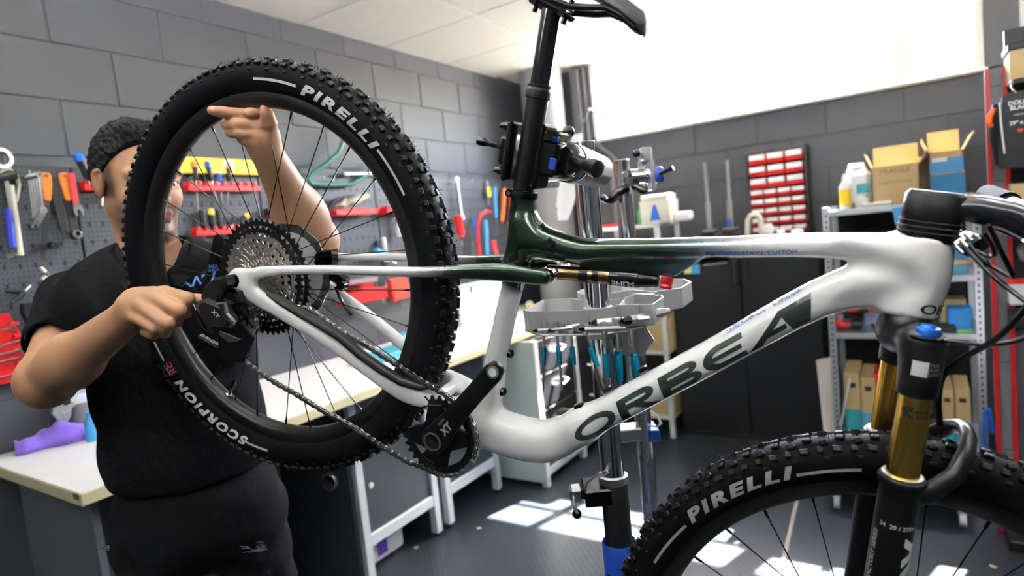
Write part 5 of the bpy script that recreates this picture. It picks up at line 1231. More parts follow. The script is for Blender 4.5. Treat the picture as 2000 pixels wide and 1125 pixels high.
slotp = [(.0045 * math.cos(a), .0055 + .0045 * math.sin(a)) for a in [math.radians(q) for q in range(-30, 211, 40)]] + [(-.002, -.010), (.002, -.010)]
XZ = Matrix(((0, 0, 1, 0), (1, 0, 0, 0), (0, 1, 0, 0), (0, 0, 0, 1)))     # 2D -> yz plane, pushed along x
for i in range(6):
    y0, y1 = seams[i] + .003, seams[i + 1] - .003
    t = thing('pegboard', pl_[i], 'pegboard', (PX, y0, 1.10), group='pegboards along the left wall')
    MB().box((-.010, (y1 - y0) / 2, .358), (.02, y1 - y0, .716), b=.003).build('panel', m_peg, t)
    b = MB()
    for r in range(10):
        for c in range(int((y1 - y0 - .04) / .0435) + 1): b.prism([(p[0] + .03 + c * .0435, p[1] + .05 + r * .0655) for p in slotp], .0001, .0006, XZ)
    b.build('key_slots', m_slot, t, 0, kind='stuff')
    MB().box((-.029, (y1 - y0) / 2, .358), (.017, .06, .6)).build('batten', m_dark, t)
def T(px, py, X=PX + .025): return at(px, py, 0, X)
m_or = mat('orange plastic', (.75, .17, .01), .4); m_rp = mat('red plastic', (.62, .012, .012), .35); m_bp = mat('bright blue plastic', (.012, .10, .48), .4); m_bkp = mat('black plastic', (.012, .012, .013), .4)
m_yel = mat('yellow paint', (.8, .52, .02), .4); m_crm = mat('cream plastic', (.62, .58, .48), .45); m_tool = mat('tool steel', (.6, .6, .6), .25, 1.); m_wp = mat('white plastic', (.78, .78, .78), .4); m_grn = mat('green paint', (.006, .13, .085), .35); m_teal = mat('teal plastic', (.03, .3, .36), .4)
m_sky = mat('light blue plastic', (.05, .27, .55), .4); m_rim2 = mat('red handle', (.55, .03, .05), .4); m_paper = mat('paper', (.8, .79, .76), .8)
def flatbar(b, p, q, w, t, n=(1, 0, 0)):
    p, q = Vector(p), Vector(q); d = (q - p).normalized(); nn = Vector(n); nn = (nn - d * nn.dot(d)).normalized(); s = d.cross(nn)
    b.box((p + q) / 2, ((q - p).length, w, t), M=Matrix((d, s, nn)).transposed(), b=min(w, t) * .25)
def wrench(label, p, q, w=.012, m=m_tool, group=None, t=.005):
    """combination wrench: ring at p, open jaw at q"""
    p, q = Vector(p), Vector(q); o = thing('wrench', label, 'wrench', p, group=group); q = q - p; d = q.normalized(); s = d.cross(Vector((1, 0, 0))).normalized()
    b = MB(); flatbar(b, d * w * .8, q - d * w * .6, w * .75, t); b.build('shank', m, o)
    MB().lathe([(w * .5, -t * .8), (w, -t * .8), (w, t * .8), (w * .5, t * .8)], (0, 0, 0), (1, 0, 0), 16, closed=True).build('ring_end', m, o)
    M = Matrix((s, d, Vector((1, 0, 0)))).transposed().to_4x4(); M.translation = q
    MB().prism([(-.6 * w, -w), (.6 * w, -w), (1.15 * w, -.1 * w), (1.05 * w, 1.1 * w), (.55 * w, 1.25 * w), (.5 * w, .1 * w), (-.4 * w, .05 * w), (-.35 * w, 1.0 * w), (-.9 * w, 1.05 * w), (-1.15 * w, .1 * w)], -t * .9, t * .9, M).build('open_jaw', m, o)
    return o
def driver(label, a, b_, c, mh, mc=None, r=.012, rs=.003, ms=None, group=None, name='screwdriver', cat='screwdriver'):
    a, b_, c = Vector(a), Vector(b_), Vector(c); o = thing(name, label, cat, a, group=group); b_ -= a; c -= a
    MB().lathe([(r * .6, 0), (r * .95, r * .3), (r, b_.length * .3), (r * .8, b_.length * .55), (r * .95, b_.length * .8), (r * .55, b_.length)], (0, 0, 0), b_, 16).build('handle', mh, o)
    if mc: MB().lathe([(r * .3, -r * .25), (r * .85, 0), (r * 1.02, r * .5), (r * 1.04, b_.length * .28)], (0, 0, 0), b_, 16).build('handle_cap', mc, o)
    MB().tube([b_ * .97, b_.lerp(c, .92), c], [rs, rs, rs * .5], 8).build('shaft', ms or m_tool, o); return o
def rack(label, px0, px1, py0, py1, X=PX, dep=.04, n=8, pegs=True, group='red plastic racks on the pegboards', m=m_rp):
    a = at(px0, (py0 + py1) / 2, 0, X + dep / 2); c = at(px1, (py0 + py1) / 2, 0, X + dep / 2); z0 = at((px0 + px1) / 2, py1, 0, X + dep).z; z1 = at((px0 + px1) / 2, py0, 0, X + dep).z
    o = thing('tool_rack', label, 'tool rack', (X, (a.y + c.y) / 2, z0), group=group); L = c.y - a.y
    MB().box((dep / 2, 0, (z1 - z0) * .3), (dep, L, (z1 - z0) * .6), b=.003).build('shelf', m, o); MB().box((.003, 0, (z1 - z0) * .5), (.006, L, z1 - z0), b=.002).build('back_plate', m, o)
    if pegs:
        for k in range(n): MB().lathe([(.0065, 0), (.011, .002), (.0105, (z1 - z0) * .6), (.006, (z1 - z0) * .6)], (dep * .62, -L / 2 + L * (k + .5) / n, (z1 - z0) * .45), (0, 0, 1), 12, closed=True).build('socket', m, o)
    return o
def hookp(px, py, label=None):
    p = T(px, py, PX); return MB().tube([p, p + Vector((.04, 0, .0)), p + Vector((.05, 0, .012))], .0025, 8).build('peg_hook', m_wp, label=label or 'short white wire hook in the pegboard', cat='hook', group='white wire hooks in the pegboards')
# --- far left panel
p = T(2, 309, PX + .03); tag(MB().lathe([(.022, -.006), (.034, -.006), (.034, .006), (.022, .006)], p, (1, .2, 0), 28, closed=True).build('steel_ring', mat('grey steel', (.3, .3, .3), .4, 1.), label='grey steel ring tool at the left edge above the pegboard tools', cat='ring tool'))
o = thing('chain_whip', 'chain whip with blue grip hanging at the far left', 'chain whip', T(12, 352)); a = T(12, 352)
b = MB(); flatbar(b, (0, 0, 0), T(38, 492) - a, .014, .005); b.build('bar', m_tool, o); MB().tube([T(15, 408) - a, T(26, 482) - a], .0105, 12, flat=.6).build('grip', mat('deep blue grip', (.01, .03, .42), .4), o, label='blue grip')
for k in range(9): q = T(30 + 13 * math.sin(k * .7) - 2, 482 + 3.4 * k if k < 7 else 500) - a; MB().box(q, (.006, .011, .009), b=.001).build('chain_link', m_chain, o)
o = thing('cutter', 'long beige-handled cutter with black head hanging at the far left', 'cutter', T(28, 340)); a = T(28, 340, PX + .05)
MB().tube([T(22, 362, PX + .05) - a, T(32, 430, PX + .05) - a, T(41, 500, PX + .05) - a], [.008, .008, .009], 12).build('handle', m_crm, o); MB().cyl(T(-4, 348, PX + .05) - a, T(31, 341, PX + .05) - a, .014, n=16).build('head', m_bkp, o)
MB().tube([T(*q, PX + .045) - a for q in ((-6, 345), (4, 333), (18, 330), (32, 342), (38, 362), (33, 392), (22, 408))], [.006, .008, .009, .009, .008, .008, .004], 10, flat=.6).build('jaw', m_crm, o)
hookp(48, 345, 'white wire hook between the beige cutter and the wrench bunch')
for k in range(5): wrench(['thin silver wrench, leftmost in the bunch beside the orange handles', 'silver wrench, second from left in the hanging bunch', 'silver wrench in the middle of the hanging bunch', 'silver wrench, second from right in the hanging bunch', 'silver wrench nearest the orange handle in the bunch'][k], T(57 + 5 * k, 346 - k, PX + .03 + .01 * k), T(68 + 4 * k, 438 - 7 * k, PX + .03 + .01 * k), .0105, group='bunch of silver wrenches on the far left pegboard')
for k, (a, b_, c, lab) in enumerate((((88, 340), (92, 393), (84, 505), 'orange-handled saw with dark blade, left of the two'), ((124, 340), (133, 393), (148, 458), 'orange-handled lockring tool with round black end, right of the two'))):
    P0 = T(*a); o = thing('orange_handled_tool', lab, 'hand tool', P0, group='orange-handled tools on the far left pegboard'); q = T(*b_) - P0; d = q.normalized(); s = Vector((1, 0, 0)).cross(d)
    M = Matrix((s, d, Vector((1, 0, 0)))).transposed().to_4x4(); L = q.length
    MB().prism([(-.016, .004), (-.010, -.004), (.010, -.004), (.016, .004), (.0165, L * .4), (.011, L * .92), (.007, L), (-.007, L), (-.011, L * .92), (-.0165, L * .4)], -.007, .009, M, b=.003).build('handle', m_or, o)
    MB().prism([(-.005, .004), (.005, .004), (.006, .011), (-.006, .011)], .0091, .0096, M).build('hang_hole', m_bkp, o)
    if k == 0: e = T(*c) - P0; b = MB(); flatbar(b, q - d * .01, e, .019, .004); b.build('blade', m_bkp, o)
    else:
        e = T(*c) - P0; b = MB(); flatbar(b, q - d * .01, e, .026, .006); b.build('arm', m_bkp, o); MB().lathe([(.008, -.01), (.0165, -.01), (.0165, .012), (.012, .014), (.008, .012)], e, (1, .1, 0), 20, closed=True).build('ring_end', mat('dark steel', (.12, .12, .12), .35, 1.), o)
P0 = T(103, 345); tag(MB().prism([(-.012, 0), (.012, 0), (.02, -.06), (.016, -.19), (-.004, -.19), (-.014, -.06)], -.004, .004, Matrix.Translation(P0) @ XZ, b=.001).build('black_cone_wrench', m_bkp, label='flat black wrench between the two orange handles', cat='wrench'))
o = thing('pedal_wrench', 'red-handled pedal wrench with silver open jaw beside the mechanic', 'wrench', T(139, 338, PX + .04)); a = T(139, 338, PX + .04); b = MB(); flatbar(b, (0, 0, 0), T(149, 401, PX + .04) - a, .018, .008); b.build('handle', m_rim2, o)
q = T(148, 398, PX + .04) - a; d = (T(158, 428, PX + .04) - a - q).normalized(); s = Vector((1, 0, 0)).cross(d); M = Matrix((s, d, Vector((1, 0, 0)))).transposed().to_4x4(); M.translation = q
MB().prism([(-.008, 0), (.008, 0), (.016, .02), (.014, .042), (.007, .046), (.006, .024), (-.004, .022), (-.006, .044), (-.013, .04), (-.015, .02)], -.004, .004, M).build('jaw', m_tool, o)
driver('blue and black screwdriver tilted in a small red holder', T(150, 300, PX + .05), T(176, 352, PX + .045), T(208, 406, PX + .03), m_bkp, m_bp, r=.0165, rs=.0035)
rack('small red rack left of the mechanic holding a tilted screwdriver', 160, 200, 352, 372, n=2)
for px, py, i in ((200, 383, 0), (215, 388, 1)):
    q = T(px, py, PX + .05); tag(MB().tube([T(px, py, PX), q, q + Vector((0, -.004, -.035))], .0045, 8).build('long_hook', m_wp, label=['long white hook, left of the two under the ear', 'long white hook, right of the two under the ear'][i], cat='hook'))
q = T(104, 478); tag(MB().cyl(q + Vector((-.02, 0, 0)), q + Vector((.02, -.0, -.004)), .013, n=16).build('socket_tool', m_bkp, label='short black socket sticking out below the orange tools', cat='socket'))
# lower left
def pliers(label, tip, pivot, e1, e2, mh, X=PX + .03, r=.006):
    P0 = T(*pivot, X); o = thing('pliers', label, 'pliers', P0); f = lambda q: T(*q, X) - P0
    for s in (-1, 1): MB().tube([f(tip) + Vector((0, 0, s * .002)), Vector((0, s * .006, s * .004))], [.003, .008], 8, flat=.6).build('jaw', m_tool, o)
    MB().lathe([(.009, -.006), (.009, .006)], (0, 0, 0), (1, 0, 0), 14).build('pivot', m_tool, o)
    for e in (e1, e2): k = f(e); MB().tube([(0, 0, 0), k * .4 + Vector((0, .004, 0)), k], [r, r * 1.1, r * .9], 10).build('handle', mh, o)
pliers('small yellow-gripped pliers beside the sleeve', (98, 541), (88, 536), (80, 522), (82, 546), m_crm)
pliers('black pliers with silver pivot at the left edge', (60, 558), (46, 570), (10, 568), (22, 592), m_bkp, r=.009)
P0 = T(52, 592); tag(MB().prism([(-.02, 0), (.02, 0), (.026, -.03), (.018, -.085), (-.010, -.085), (-.024, -.03)], 0, .03, Matrix.Translation(P0) @ XZ, b=.004).build('tool_pouch', m_bkp, label='black tool pouch hanging below the black pliers', cat='pouch'))
a = at(-30, 680, 0, PX); c = at(46, 680, 0, PX); z1 = at(10, 612, 0, PX).z; z0 = at(10, 748, 0, PX).z
o = thing('wrench_rack', 'red wall rack holding a ladder of silver wrenches at the left edge', 'tool rack', (PX, (a.y + c.y) / 2, z0)); L = c.y - a.y
MB().prism([(-L / 2, 0), (L / 2, 0), (L / 2, (z1 - z0) * .55), (L * .2, z1 - z0), (-L / 2, z1 - z0)], 0, .028, XZ, b=.003).build('back_plate', m_rp, o)
for k in range(5): MB().box((.032, L * .28, (z1 - z0) * (.08 + .19 * k)), (.02, L * .2, .012), b=.002).build('notch', m_rp, o)
for k, (p0, p1) in enumerate((((-40, 655), (24, 640)), ((-40, 690), (47, 663)), ((-40, 704), (44, 682)), ((-40, 719), (42, 697)), ((-40, 748), (37, 730)))):
    wrench(['top', 'second', 'third', 'fourth', 'bottom'][k] + ' silver wrench lying across the red rack at the left edge', T(*p1, PX + .045), T(*p0, PX + .045), .009, group='silver wrenches in the red rack')
# --- behind the wheel
p0, p1 = at(338, 322, 0, PX + .03), at(522, 332, 0, PX + .03); z0, z1 = at(430, 340, 0, PX + .03).z, at(430, 309, 0, PX + .03).z
o = thing('spirit_level', 'yellow spirit level lying along the top of the pegboard', 'spirit level', (PX + .02, (p0.y + p1.y) / 2, z0)); L = p1.y - p0.y
MB().box((0, 0, (z1 - z0) / 2), (.022, L, z1 - z0), b=.003).build('body', m_yel, o); MB().box((.0115, L * .06, (z1 - z0) * .62), (.003, .05, (z1 - z0) * .5), b=.001).build('vial_window', mat('vial', (.6, .7, .55), .2), o)
for s in (-1, 1): MB().box((0, s * L / 2, (z1 - z0) / 2), (.024, .008, z1 - z0 + .002), b=.002).build('end_cap', m_bkp, o)
rack('long red rack under the yellow spirit level', 363, 503, 355, 373, n=9)
for a, b_, c, mh, mc, lab in (((379, 316), (383, 353), (386, 412), m_bkp, m_or, 'black screwdriver with orange end, leftmost under the yellow level'), ((404, 316), (413, 354), (424, 396), m_bkp, m_bp, 'blue-capped black screwdriver under the yellow level'), ((426, 338), (429, 356), (434, 402), m_bp, None, 'small all-blue screwdriver under the yellow level'), ((446, 321), (447, 354), (443, 410), m_bkp, m_or, 'slim black screwdriver with orange cap, rightmost under the level')):
    driver(lab, T(*a, PX + .03), T(*b_, PX + .028), T(*c, PX + .026), mh, mc, r=.0125, rs=.003, group='screwdrivers in the long red rack')
tag(MB().tube([T(462, 374), T(475, 366), T(488, 362)], .003, 6).build('bent_key', m_tool, label='bent silver key in the long red rack', cat='hex key'))
rack('lower red rack beside the mechanic shoulder', 378, 502, 441, 458, n=8)
for k, (a, b_, mc) in enumerate((((394, 410), (398, 446), None), ((411, 409), (415, 446), m_yel), ((426, 409), (429, 446), None))): driver(['black-handled tool, leftmost in the lower red rack', 'black tool with yellow band in the lower red rack', 'black-handled tool, third in the lower red rack'][k], T(*a, PX + .03), T(*b_, PX + .028), T(b_[0] + 2, b_[1] + 26, PX + .026), m_bkp, mc, r=.013, group='black tools in the lower red rack', name='hand_tool', cat='hand tool')
driver('yellow-tipped black knife leaning in the lower red rack', T(486, 419, PX + .04), T(458, 438, PX + .035), T(446, 448, PX + .03), m_bkp, m_yel, r=.012, name='knife', cat='knife')
rack('small red shelf just left of the raised forearm', 523, 556, 405, 425, n=2); o = MB().box(T(528, 413, PX + .03), (.05, .05, .03), b=.008).build('tape_roll', m_bkp, label='small black case on the red shelf left of the forearm', cat='case')
tag(MB().tube([T(*q, PX + .03) for q in ((672, 250), (669, 280), (660, 300), (634, 322), (608, 340), (601, 350), (608, 359), (640, 361), (686, 360), (705, 350), (728, 330), (745, 312))], .0115, 10).build('hacksaw_frame', m_grn, ang=60, label='bent green metal hacksaw frame hanging behind the wheel', cat='saw'))
o = thing('hand_pump', 'silver hand pump with black tip lying above the pegboard', 'pump', T(668, 340, PX + .03)); a = T(668, 340, PX + .03); q = T(748, 339, PX + .03) - a
MB().lathe([(.008, 0), (.014, .01), (.012, .05), (.0095, .06), (.0095, q.length)], (0, 0, 0), q, 14).build('barrel', m_tool, o); MB().lathe([(.003, -.04), (.006, -.03), (.006, 0)], (0, 0, 0), q, 10).build('tip', m_bkp, o)
for i, px in enumerate((622, 641, 728, 741)): hookp(px, 353, ['white hook, leftmost of two above the green saw', 'white hook, right one of two above the green saw', 'white hook, left of two under the silver pump', 'white hook, right of two under the silver pump'][i])
rack('long red shelf behind the wheel holding light gloves', 645, 727, 403, 419, dep=.09, pegs=False)
b = solid('work_gloves', [cone(T(655, 404, PX + .05), T(700, 388, PX + .05), .014, .018, .02), cone(T(690, 394, PX + .06), T(718, 382, PX + .06), .018, .012, .02), cone(T(664, 402, PX + .07), T(676, 388, PX + .07), .008, .007, .01), cone(T(672, 403, PX + .07), T(688, 392, PX + .08), .008, .007, .01)], .004, mat('beige leather', (.42, .37, .27), .7, bump=(60, .4)), label='pair of beige work gloves lying on the long red shelf', cat='gloves')
tag(MB().tube([T(640, 412, PX + .06), T(650, 396, PX + .06), T(668, 386, PX + .05), T(690, 382, PX + .04)], [.012, .014, .012, .008], 10).build('black_brush', m_bkp, label='black brush lying behind the beige gloves', cat='brush'))
rack('short red shelf behind the tyre with white bits', 746, 790, 401, 416, dep=.08, pegs=False); tag(MB().box(T(768, 401, PX + .04), (.05, .06, .018), b=.004).build('white_case', m_wp, label='white case on the short red shelf behind the tyre', cat='case'))
driver('blue pliers grip leaning on the pegboard behind the wheel', T(733, 488, PX + .05), T(762, 505, PX + .04), T(775, 515, PX + .03), m_sky, None, r=.018, name='pliers', cat='pliers'); driver('second blue grip lower behind the wheel', T(706, 501, PX + .05), T(745, 507, PX + .04), T(760, 509, PX + .04), m_sky, None, r=.012, name='pliers', cat='pliers')
tag(MB().lathe([(.017, 0), (.017, .09), (.012, .1)], T(752, 498, PX + .03), (0, -.03, 1), 18).build('seat_tube_reamer', mat('grey tool', (.33, .33, .34), .4, .6), label='upright grey cylinder tool behind the wheel', cat='tool'))
o = thing('oil_bottle', 'white bottle with blue cap standing behind the tyre', 'bottle', T(782, 462, PX + .04)); MB().lathe([(.02, 0), (.021, .06), (.012, .08), (.01, .09)], (0, 0, 0), (0, 0, 1), 18).build('bottle_body', m_wp, o); MB().lathe([(.014, .088), (.014, .115), (.006, .12)], (0, 0, 0), (0, 0, 1), 14).build('cap', m_bp, o)
tag(MB().box(T(772, 500, PX + .04), (.05, .05, .035), b=.006).build('red_case', m_rp, label='small red case beside the blue grips', cat='case'))
rack('wide red tray hanging below the pegboard behind the brake', 668, 744, 553, 592, dep=.11, pegs=False); tag(MB().box(T(700, 549, PX + .06), (.09, .2, .03), b=.006).build('metal_files', mat('file steel', (.28, .2, .2), .5, .8), label='bundle of metal files lying in the wide red tray', cat='files'))
P0 = T(775, 543, PX + .03); tag(MB().prism([(-.075, 0), (.06, 0), (.09, -.115), (-.06, -.13)], -.01, .02, Matrix.Translation(P0) @ XZ, b=.006).build('red_cloth', mat('red cloth', (.68, .03, .01), .7, bump=(20, .4)), label='bright red cloth hanging below the pegboard', cat='cloth'))
wrench('silver wrench hanging left of the red cloth', T(756, 548, PX + .03), T(748, 590, PX + .03), .012); wrench('silver wrench hanging right of the red cloth', T(803, 548, PX + .03), T(814, 600, PX + .03), .012)
# --- right of the tyre
wrench('long pale wrench hanging right of the tyre', T(893, 350, PX + .04), T(903, 424, PX + .04), .017, m=m_wp); driver('red knob tool hanging right of the tyre', T(893, 420, PX + .05), T(902, 462, PX + .05), T(904, 480, PX + .05), m_rp, None, r=.028, rs=.006, name='knob_tool', cat='hand tool')
for i, px in enumerate((868, 880, 912)): hookp(px, 357, ['white hook at the tyre edge, left', 'white hook at the tyre edge, middle', 'white hook right of the long pale wrench'][i])
o = thing('vernier_caliper', 'vernier caliper with yellow grip hanging right of the tyre', 'caliper', T(953, 360)); a = T(953, 360); b = MB(); flatbar(b, (0, 0, .03), T(955, 400) - a, .016, .006); b.build('beam', m_tool, o); MB().box(T(954, 375) - a + Vector((.006, 0, 0)), (.01, .04, .07), b=.004).build('grip', m_yel, o)
for a, b_, c, m, r, lab in (((966, 366), (969, 425), (971, 458), m_sky, .014, 'light blue handle hanging left of the orange handle'), ((985, 368), (981, 432), (980, 440), m_or, .018, 'orange handle hanging nearest the seat tube'), ((999, 384), (994, 440), (992, 450), m_rp, .014, 'red handle hanging behind the seat tube'), ((925, 426), (933, 472), (936, 500), m_bp, .013, 'blue cable cutter grip hanging low right of the tyre'), ((948, 430), (952, 500), (953, 510), m_sky, .016, 'blue-grey grip hanging inside the red loop')):
    driver(lab, T(*a, PX + .04), T(*b_, PX + .04), T(*c, PX + .03), m, None, r=r, name='hanging_tool', cat='hand tool')
tag(MB().tube([T(*q, PX + .06) for q in ((938, 508), (934, 470), (933, 436), (938, 420), (950, 412), (958, 414))], .011, 10).build('red_loop_tool', m_rp, ang=60, label='red bent-handled cutter hanging right of the tyre', cat='cutter'))
driver('red pliers grip low beside the seat tube', T(962, 470, PX + .06), T(975, 512, PX + .06), T(977, 520, PX + .05), m_rp, None, r=.02, name='pliers', cat='pliers')
for k in range(3): wrench(['silver wrench low right of the tyre, leftmost', 'silver wrench low right of the tyre, middle', 'silver wrench low right of the tyre, rightmost'][k], T(908 + 12 * k, 470 + 3 * k, PX + .04), T(912 + 11 * k, 512, PX + .04), .018, group='silver wrenches right of the tyre')
# --- workbench
ZT = .865
m_top = mat('bench melamine', (.80, .79, .76), .38, vary=.05, vscale=9); m_edge_ = mat('bench edge', (.66, .58, .36), .5, vary=.08); m_gr = mat('bench grey panel', (.12, .14, .16), .5, vary=.06); m_leg = mat('bench leg paint', (.55, .62, .66), .4)
bx0, bx1, by0, by1 = -2.545, -1.82, .635, 3.93
wb = thing('workbench', 'long cream-topped workbench along the left wall with grey panels and pale steel legs', 'workbench', ((bx0 + bx1) / 2, (by0 + by1) / 2, 0)); wo = Vector(((bx0 + bx1) / 2, (by0 + by1) / 2, 0))
def bb(nm, lo, hi, m, b=.002, **kw): lo, hi = Vector(lo) - wo, Vector(hi) - wo; return MB().box((lo + hi) / 2, hi - lo, b=b).build(nm, m, wb, **kw)
bb('worktop', (bx0, by0, ZT - .036), (bx1, by1, ZT), m_edge_, .003); bb('melamine_sheet', (bx0 + .002, by0 + .002, ZT - .001), (bx1 - .002, by1 - .002, ZT + .0015), m_top, .0005, label='white melamine top surface')
b = MB(); b.box(Vector((-1.845, by0 - .0006, ZT - .010)) - wo, (.03, .002, .016)); b.build('chipped_corner', mat('chipboard', (.16, .09, .04), .9), wb, 0)
bb('end_panel', (-2.47, .70, .0), (-1.95, .72, ZT - .036), m_gr, .001)
for yy, xx in ((1.67, -1.96), (2.115, -1.96), (2.21, -1.96), (2.635, -1.96)):
    bb('leg', (xx - .04, yy - .02, .02), (xx, yy + .02, ZT - .036), m_leg); bb('foot', (xx - .03, yy - .01, 0), (xx - .01, yy + .01, .025), m_blk, 0); bb('leg', (-2.5, yy - .02, .0), (-2.46, yy + .02, ZT - .036), m_leg)
for y0, y1, zz in ((1.69, 2.095, .16), (2.23, 2.615, .16)): bb('rail', (-1.997, y0, zz), (-1.962, y1, zz + .05), m_leg); bb('front_panel', (-1.99, y0, zz + .05), (-1.975, y1, ZT - .036), mat('bench dark panel', (.04, .05, .062), .45, vary=.15), .001)
bb('inner_panel', (-2.45, 1.63, 0), (-1.985, 1.65, ZT - .036), mat('bench dark panel', (.04, .05, .062), .45, vary=.15), .001)
MB().lathe([(.012, 0), (.013, .005), (.006, .008)], at(724, 948, 0, -1.974) - wo, (1, 0, 0), 16).build('white_knob', m_wp, wb)
rc = at(650, 936, 1, 1.628) - wo; MB().lathe([(.026, 0), (.034, .002), (.036, .03), (.031, .034), (.027, .002)], rc, (.35, -1, 0), 32, closed=True).build('ring_pull', m_silver, wb); MB().cyl(rc, rc + Vector((0, -.003, 0)), .027, n=24).build('ring_hole', m_blk, wb)
# drawer unit farther along
bb('drawer_side', (-2.40, 2.76, .03), (-1.73, 2.78, ZT - .039), mat('pale green panel', (.50, .58, .56), .45), .001, label='pale green end panel')
m_drw = mat('drawer black', (.012, .013, .016), .35)
for k in range(4):
    z1 = ZT - .05 - k * .195; bb('drawer', (-1.77, 2.80, z1 - .185), (-1.74, 3.22, z1), m_drw, .004); bb('drawer', (-1.77, 3.27, z1 - .185), (-1.74, 3.66, z1), m_drw, .004)
    for y in (3.01, 3.46):
        c = Vector((-1.74, y, z1 - .07)) - wo; MB().tube([c + Vector((0, -.07, 0)), c + Vector((.03, -.06, -.006)), c + Vector((.034, 0, -.02)), c + Vector((.03, .06, -.006)), c + Vector((0, .07, 0))], .007, 8).build('drawer_handle', m_tool, wb)
bb('carcass', (-2.45, 2.79, .03), (-1.772, 3.68, ZT - .04), m_drw, .001)
for y in (2.79, 3.245, 3.68): bb('leg', (-1.77, y - .018, .0), (-1.732, y + .018, ZT - .039), mat('white leg paint', (.78, .8, .8), .4))
bb('rail', (-1.77, 2.81, .06), (-1.735, 3.66, .1), m_leg)
# white box under the bench
p = at(748, 1065, 0, -2.02); o = thing('storage_box', 'white plastic box with purple label under the workbench', 'box', (-2.16, 1.86, 0)); MB().box((0, 0, .065), (.2, .24, .13), b=.02).build('tub', m_wp, o)
MB().box((.1005, -.03, .068), (.002, .06, .065)).build('label', mat('purple label', (.12, .05, .4), .5), o); MB().box((0, 0, .137), (.21, .25, .014), b=.005).build('lid', mat('box lid', (.5, .5, .52), .4), o)
# things on the bench
o = thing('adjustable_wrench', 'chrome adjustable wrench leaning on the wall behind the purple towel', 'adjustable wrench', at(118, 800, 0, -2.47)); a = at(118, 800, 0, -2.47); f = lambda px, py: at(px, py, 0, -2.47) - a
def yz(pts, x0, x1, nm, m, par, b=.003): M = XZ.copy(); q = [f(*p) for p in pts]; return MB().prism([(p.y, p.z) for p in q], x0, x1, M, b=b).build(nm, m, par)
m_cr = mat('worn chrome', (.62, .62, .6), .3, .9)
yz([(128, 772), (146, 788), (140, 794), (120, 802), (128, 818), (126, 827), (112, 822), (97, 808), (101, 788), (116, 772)], 0, .02, 'fixed_jaw', m_cr, o); yz([(137, 795), (136, 812), (129, 824), (119, 805)], .004, .018, 'moving_jaw', m_cr, o); yz([(133, 772), (143, 758), (128, 752), (118, 770)], 0, .014, 'handle', m_bkp, o); yz([(117, 779), (131, 775), (134, 787), (121, 792)], .012, .0225, 'screw', m_bkp, o, .002)
o = thing('paint_pot', 'grey pot with white lid on the bench beside the mechanic', 'pot', at(166, 845, 2, ZT + .0015) + Vector((0, 0, 0)))
zt_ = 0; MB().lathe([(.045, 0), (.05, .002), (.056, .11), (.058, .112), (.058, .118)], (0, 0, .0), (0, 0, 1), 28).build('pot_body', mat('grey pot', (.17, .17, .18), .5), o); MB().lathe([(.06, .118), (.06, .135), (.05, .15)], (0, 0, 0), (0, 0, 1), 28).build('lid', mat('pot lid', (.55, .62, .68), .4), o)
tag(MB().lathe([(.022, 0), (.022, .07), (.012, .085), (.012, .1)], at(184, 860, 2, ZT + .0015), (0, 0, 1), 18).build('blue_bottle', m_sky, label='small blue bottle between the towel and the mechanic', cat='bottle'))
# purple towel: folded cloth
tw = mat('purple towel', (.19, .10, .55), .9, bump=(160, .6), vary=.35, vscale=14, sheen=.3)
A0, A1, B0 = at(30, 893, 2, ZT), at(172, 860, 2, ZT), at(60, 872, 2, ZT); b = MB(); NU, NV = 28, 12
u_ = (A1 - A0); w_ = Vector((-u_.y, u_.x, 0)).normalized() * .13
for i in range(NU + 1):
    for j in range(NV + 1):
        s, t = i / NU, j / NV; h = .055 * math.sin(math.pi * min(1, t * 1.05)) ** .7 * (.45 + .55 * sstep(0, .35, s)) + .018 * math.sin(s * 9 + t * 4) * math.sin(math.pi * t) + .012 * math.sin(s * 17 - t * 6) * t
        p = A0 + u_ * s + w_ * (t - .05 * math.sin(s * 12)) + Vector((0, 0, .003 + max(0, h))); b.v.append(tuple(p))
for i in range(NU):
    for j in range(NV): q = i * (NV + 1) + j; b.f.append((q, q + NV + 1, q + NV + 2, q + 1))
o = b.build('towel', tw, ang=80, label='crumpled purple towel lying on the left end of the bench', cat='towel'); md = o.modifiers.new('thick', 'SOLIDIFY'); md.thickness = .005; md.offset = -1
def bbx(nm, lab, cat, px, py, dx, dy, dz, m, rz=0., b=.004):
    p = at(px, py, 2, ZT + .0018); return tag(MB().box((0, 0, dz / 2), (dx, dy, dz), M=None, b=b).build(nm, m, loc=p), lab, cat)
bbx('blue_tin', 'small blue tin on the bench seen through the rear triangle', 'tin', 788, 672, .08, .10, .06, m_sky); o = bbx('teal_case', 'flat teal case on the bench seen through the rear triangle', 'case', 752, 700, .16, .3, .035, m_teal)
p0 = at(902, 630, 0, -2.40); p1 = at(1003, 600, 0, -2.40); zt_ = at(940, 552, 0, -2.40).z; o = thing('white_carton', 'white carton standing on the bench against the wall right of the tyre', 'box', ((-2.46), (p0.y + p1.y) / 2, ZT + .0016)); MB().box((0, 0, (zt_ - ZT) / 2), (.13, p1.y - p0.y, zt_ - ZT), b=.004).build('box_body', m_paper, o); q = at(920, 565, 0, -2.393) - o.location; MB().box(q, (.002, .03, .05)).build('printed_mark', m_bkp, o, 0)
o = thing('tape_measure', 'yellow tape measure standing on the bench by the tool tray', 'tape measure', at(1036, 606, 2, ZT)); 
MB().prism([(-.03, 0), (.03, 0), (.034, .02), (.03, .05), (.012, .066), (-.012, .066), (-.03, .05)], -.018, .018, RZ.to_4x4() @ Matrix(((1, 0, 0, 0), (0, 0, -1, 0), (0, 1, 0, 0), (0, 0, 0, 1))), b=.004).build('case', mat('tape case grey', (.25, .25, .26), .4), o)
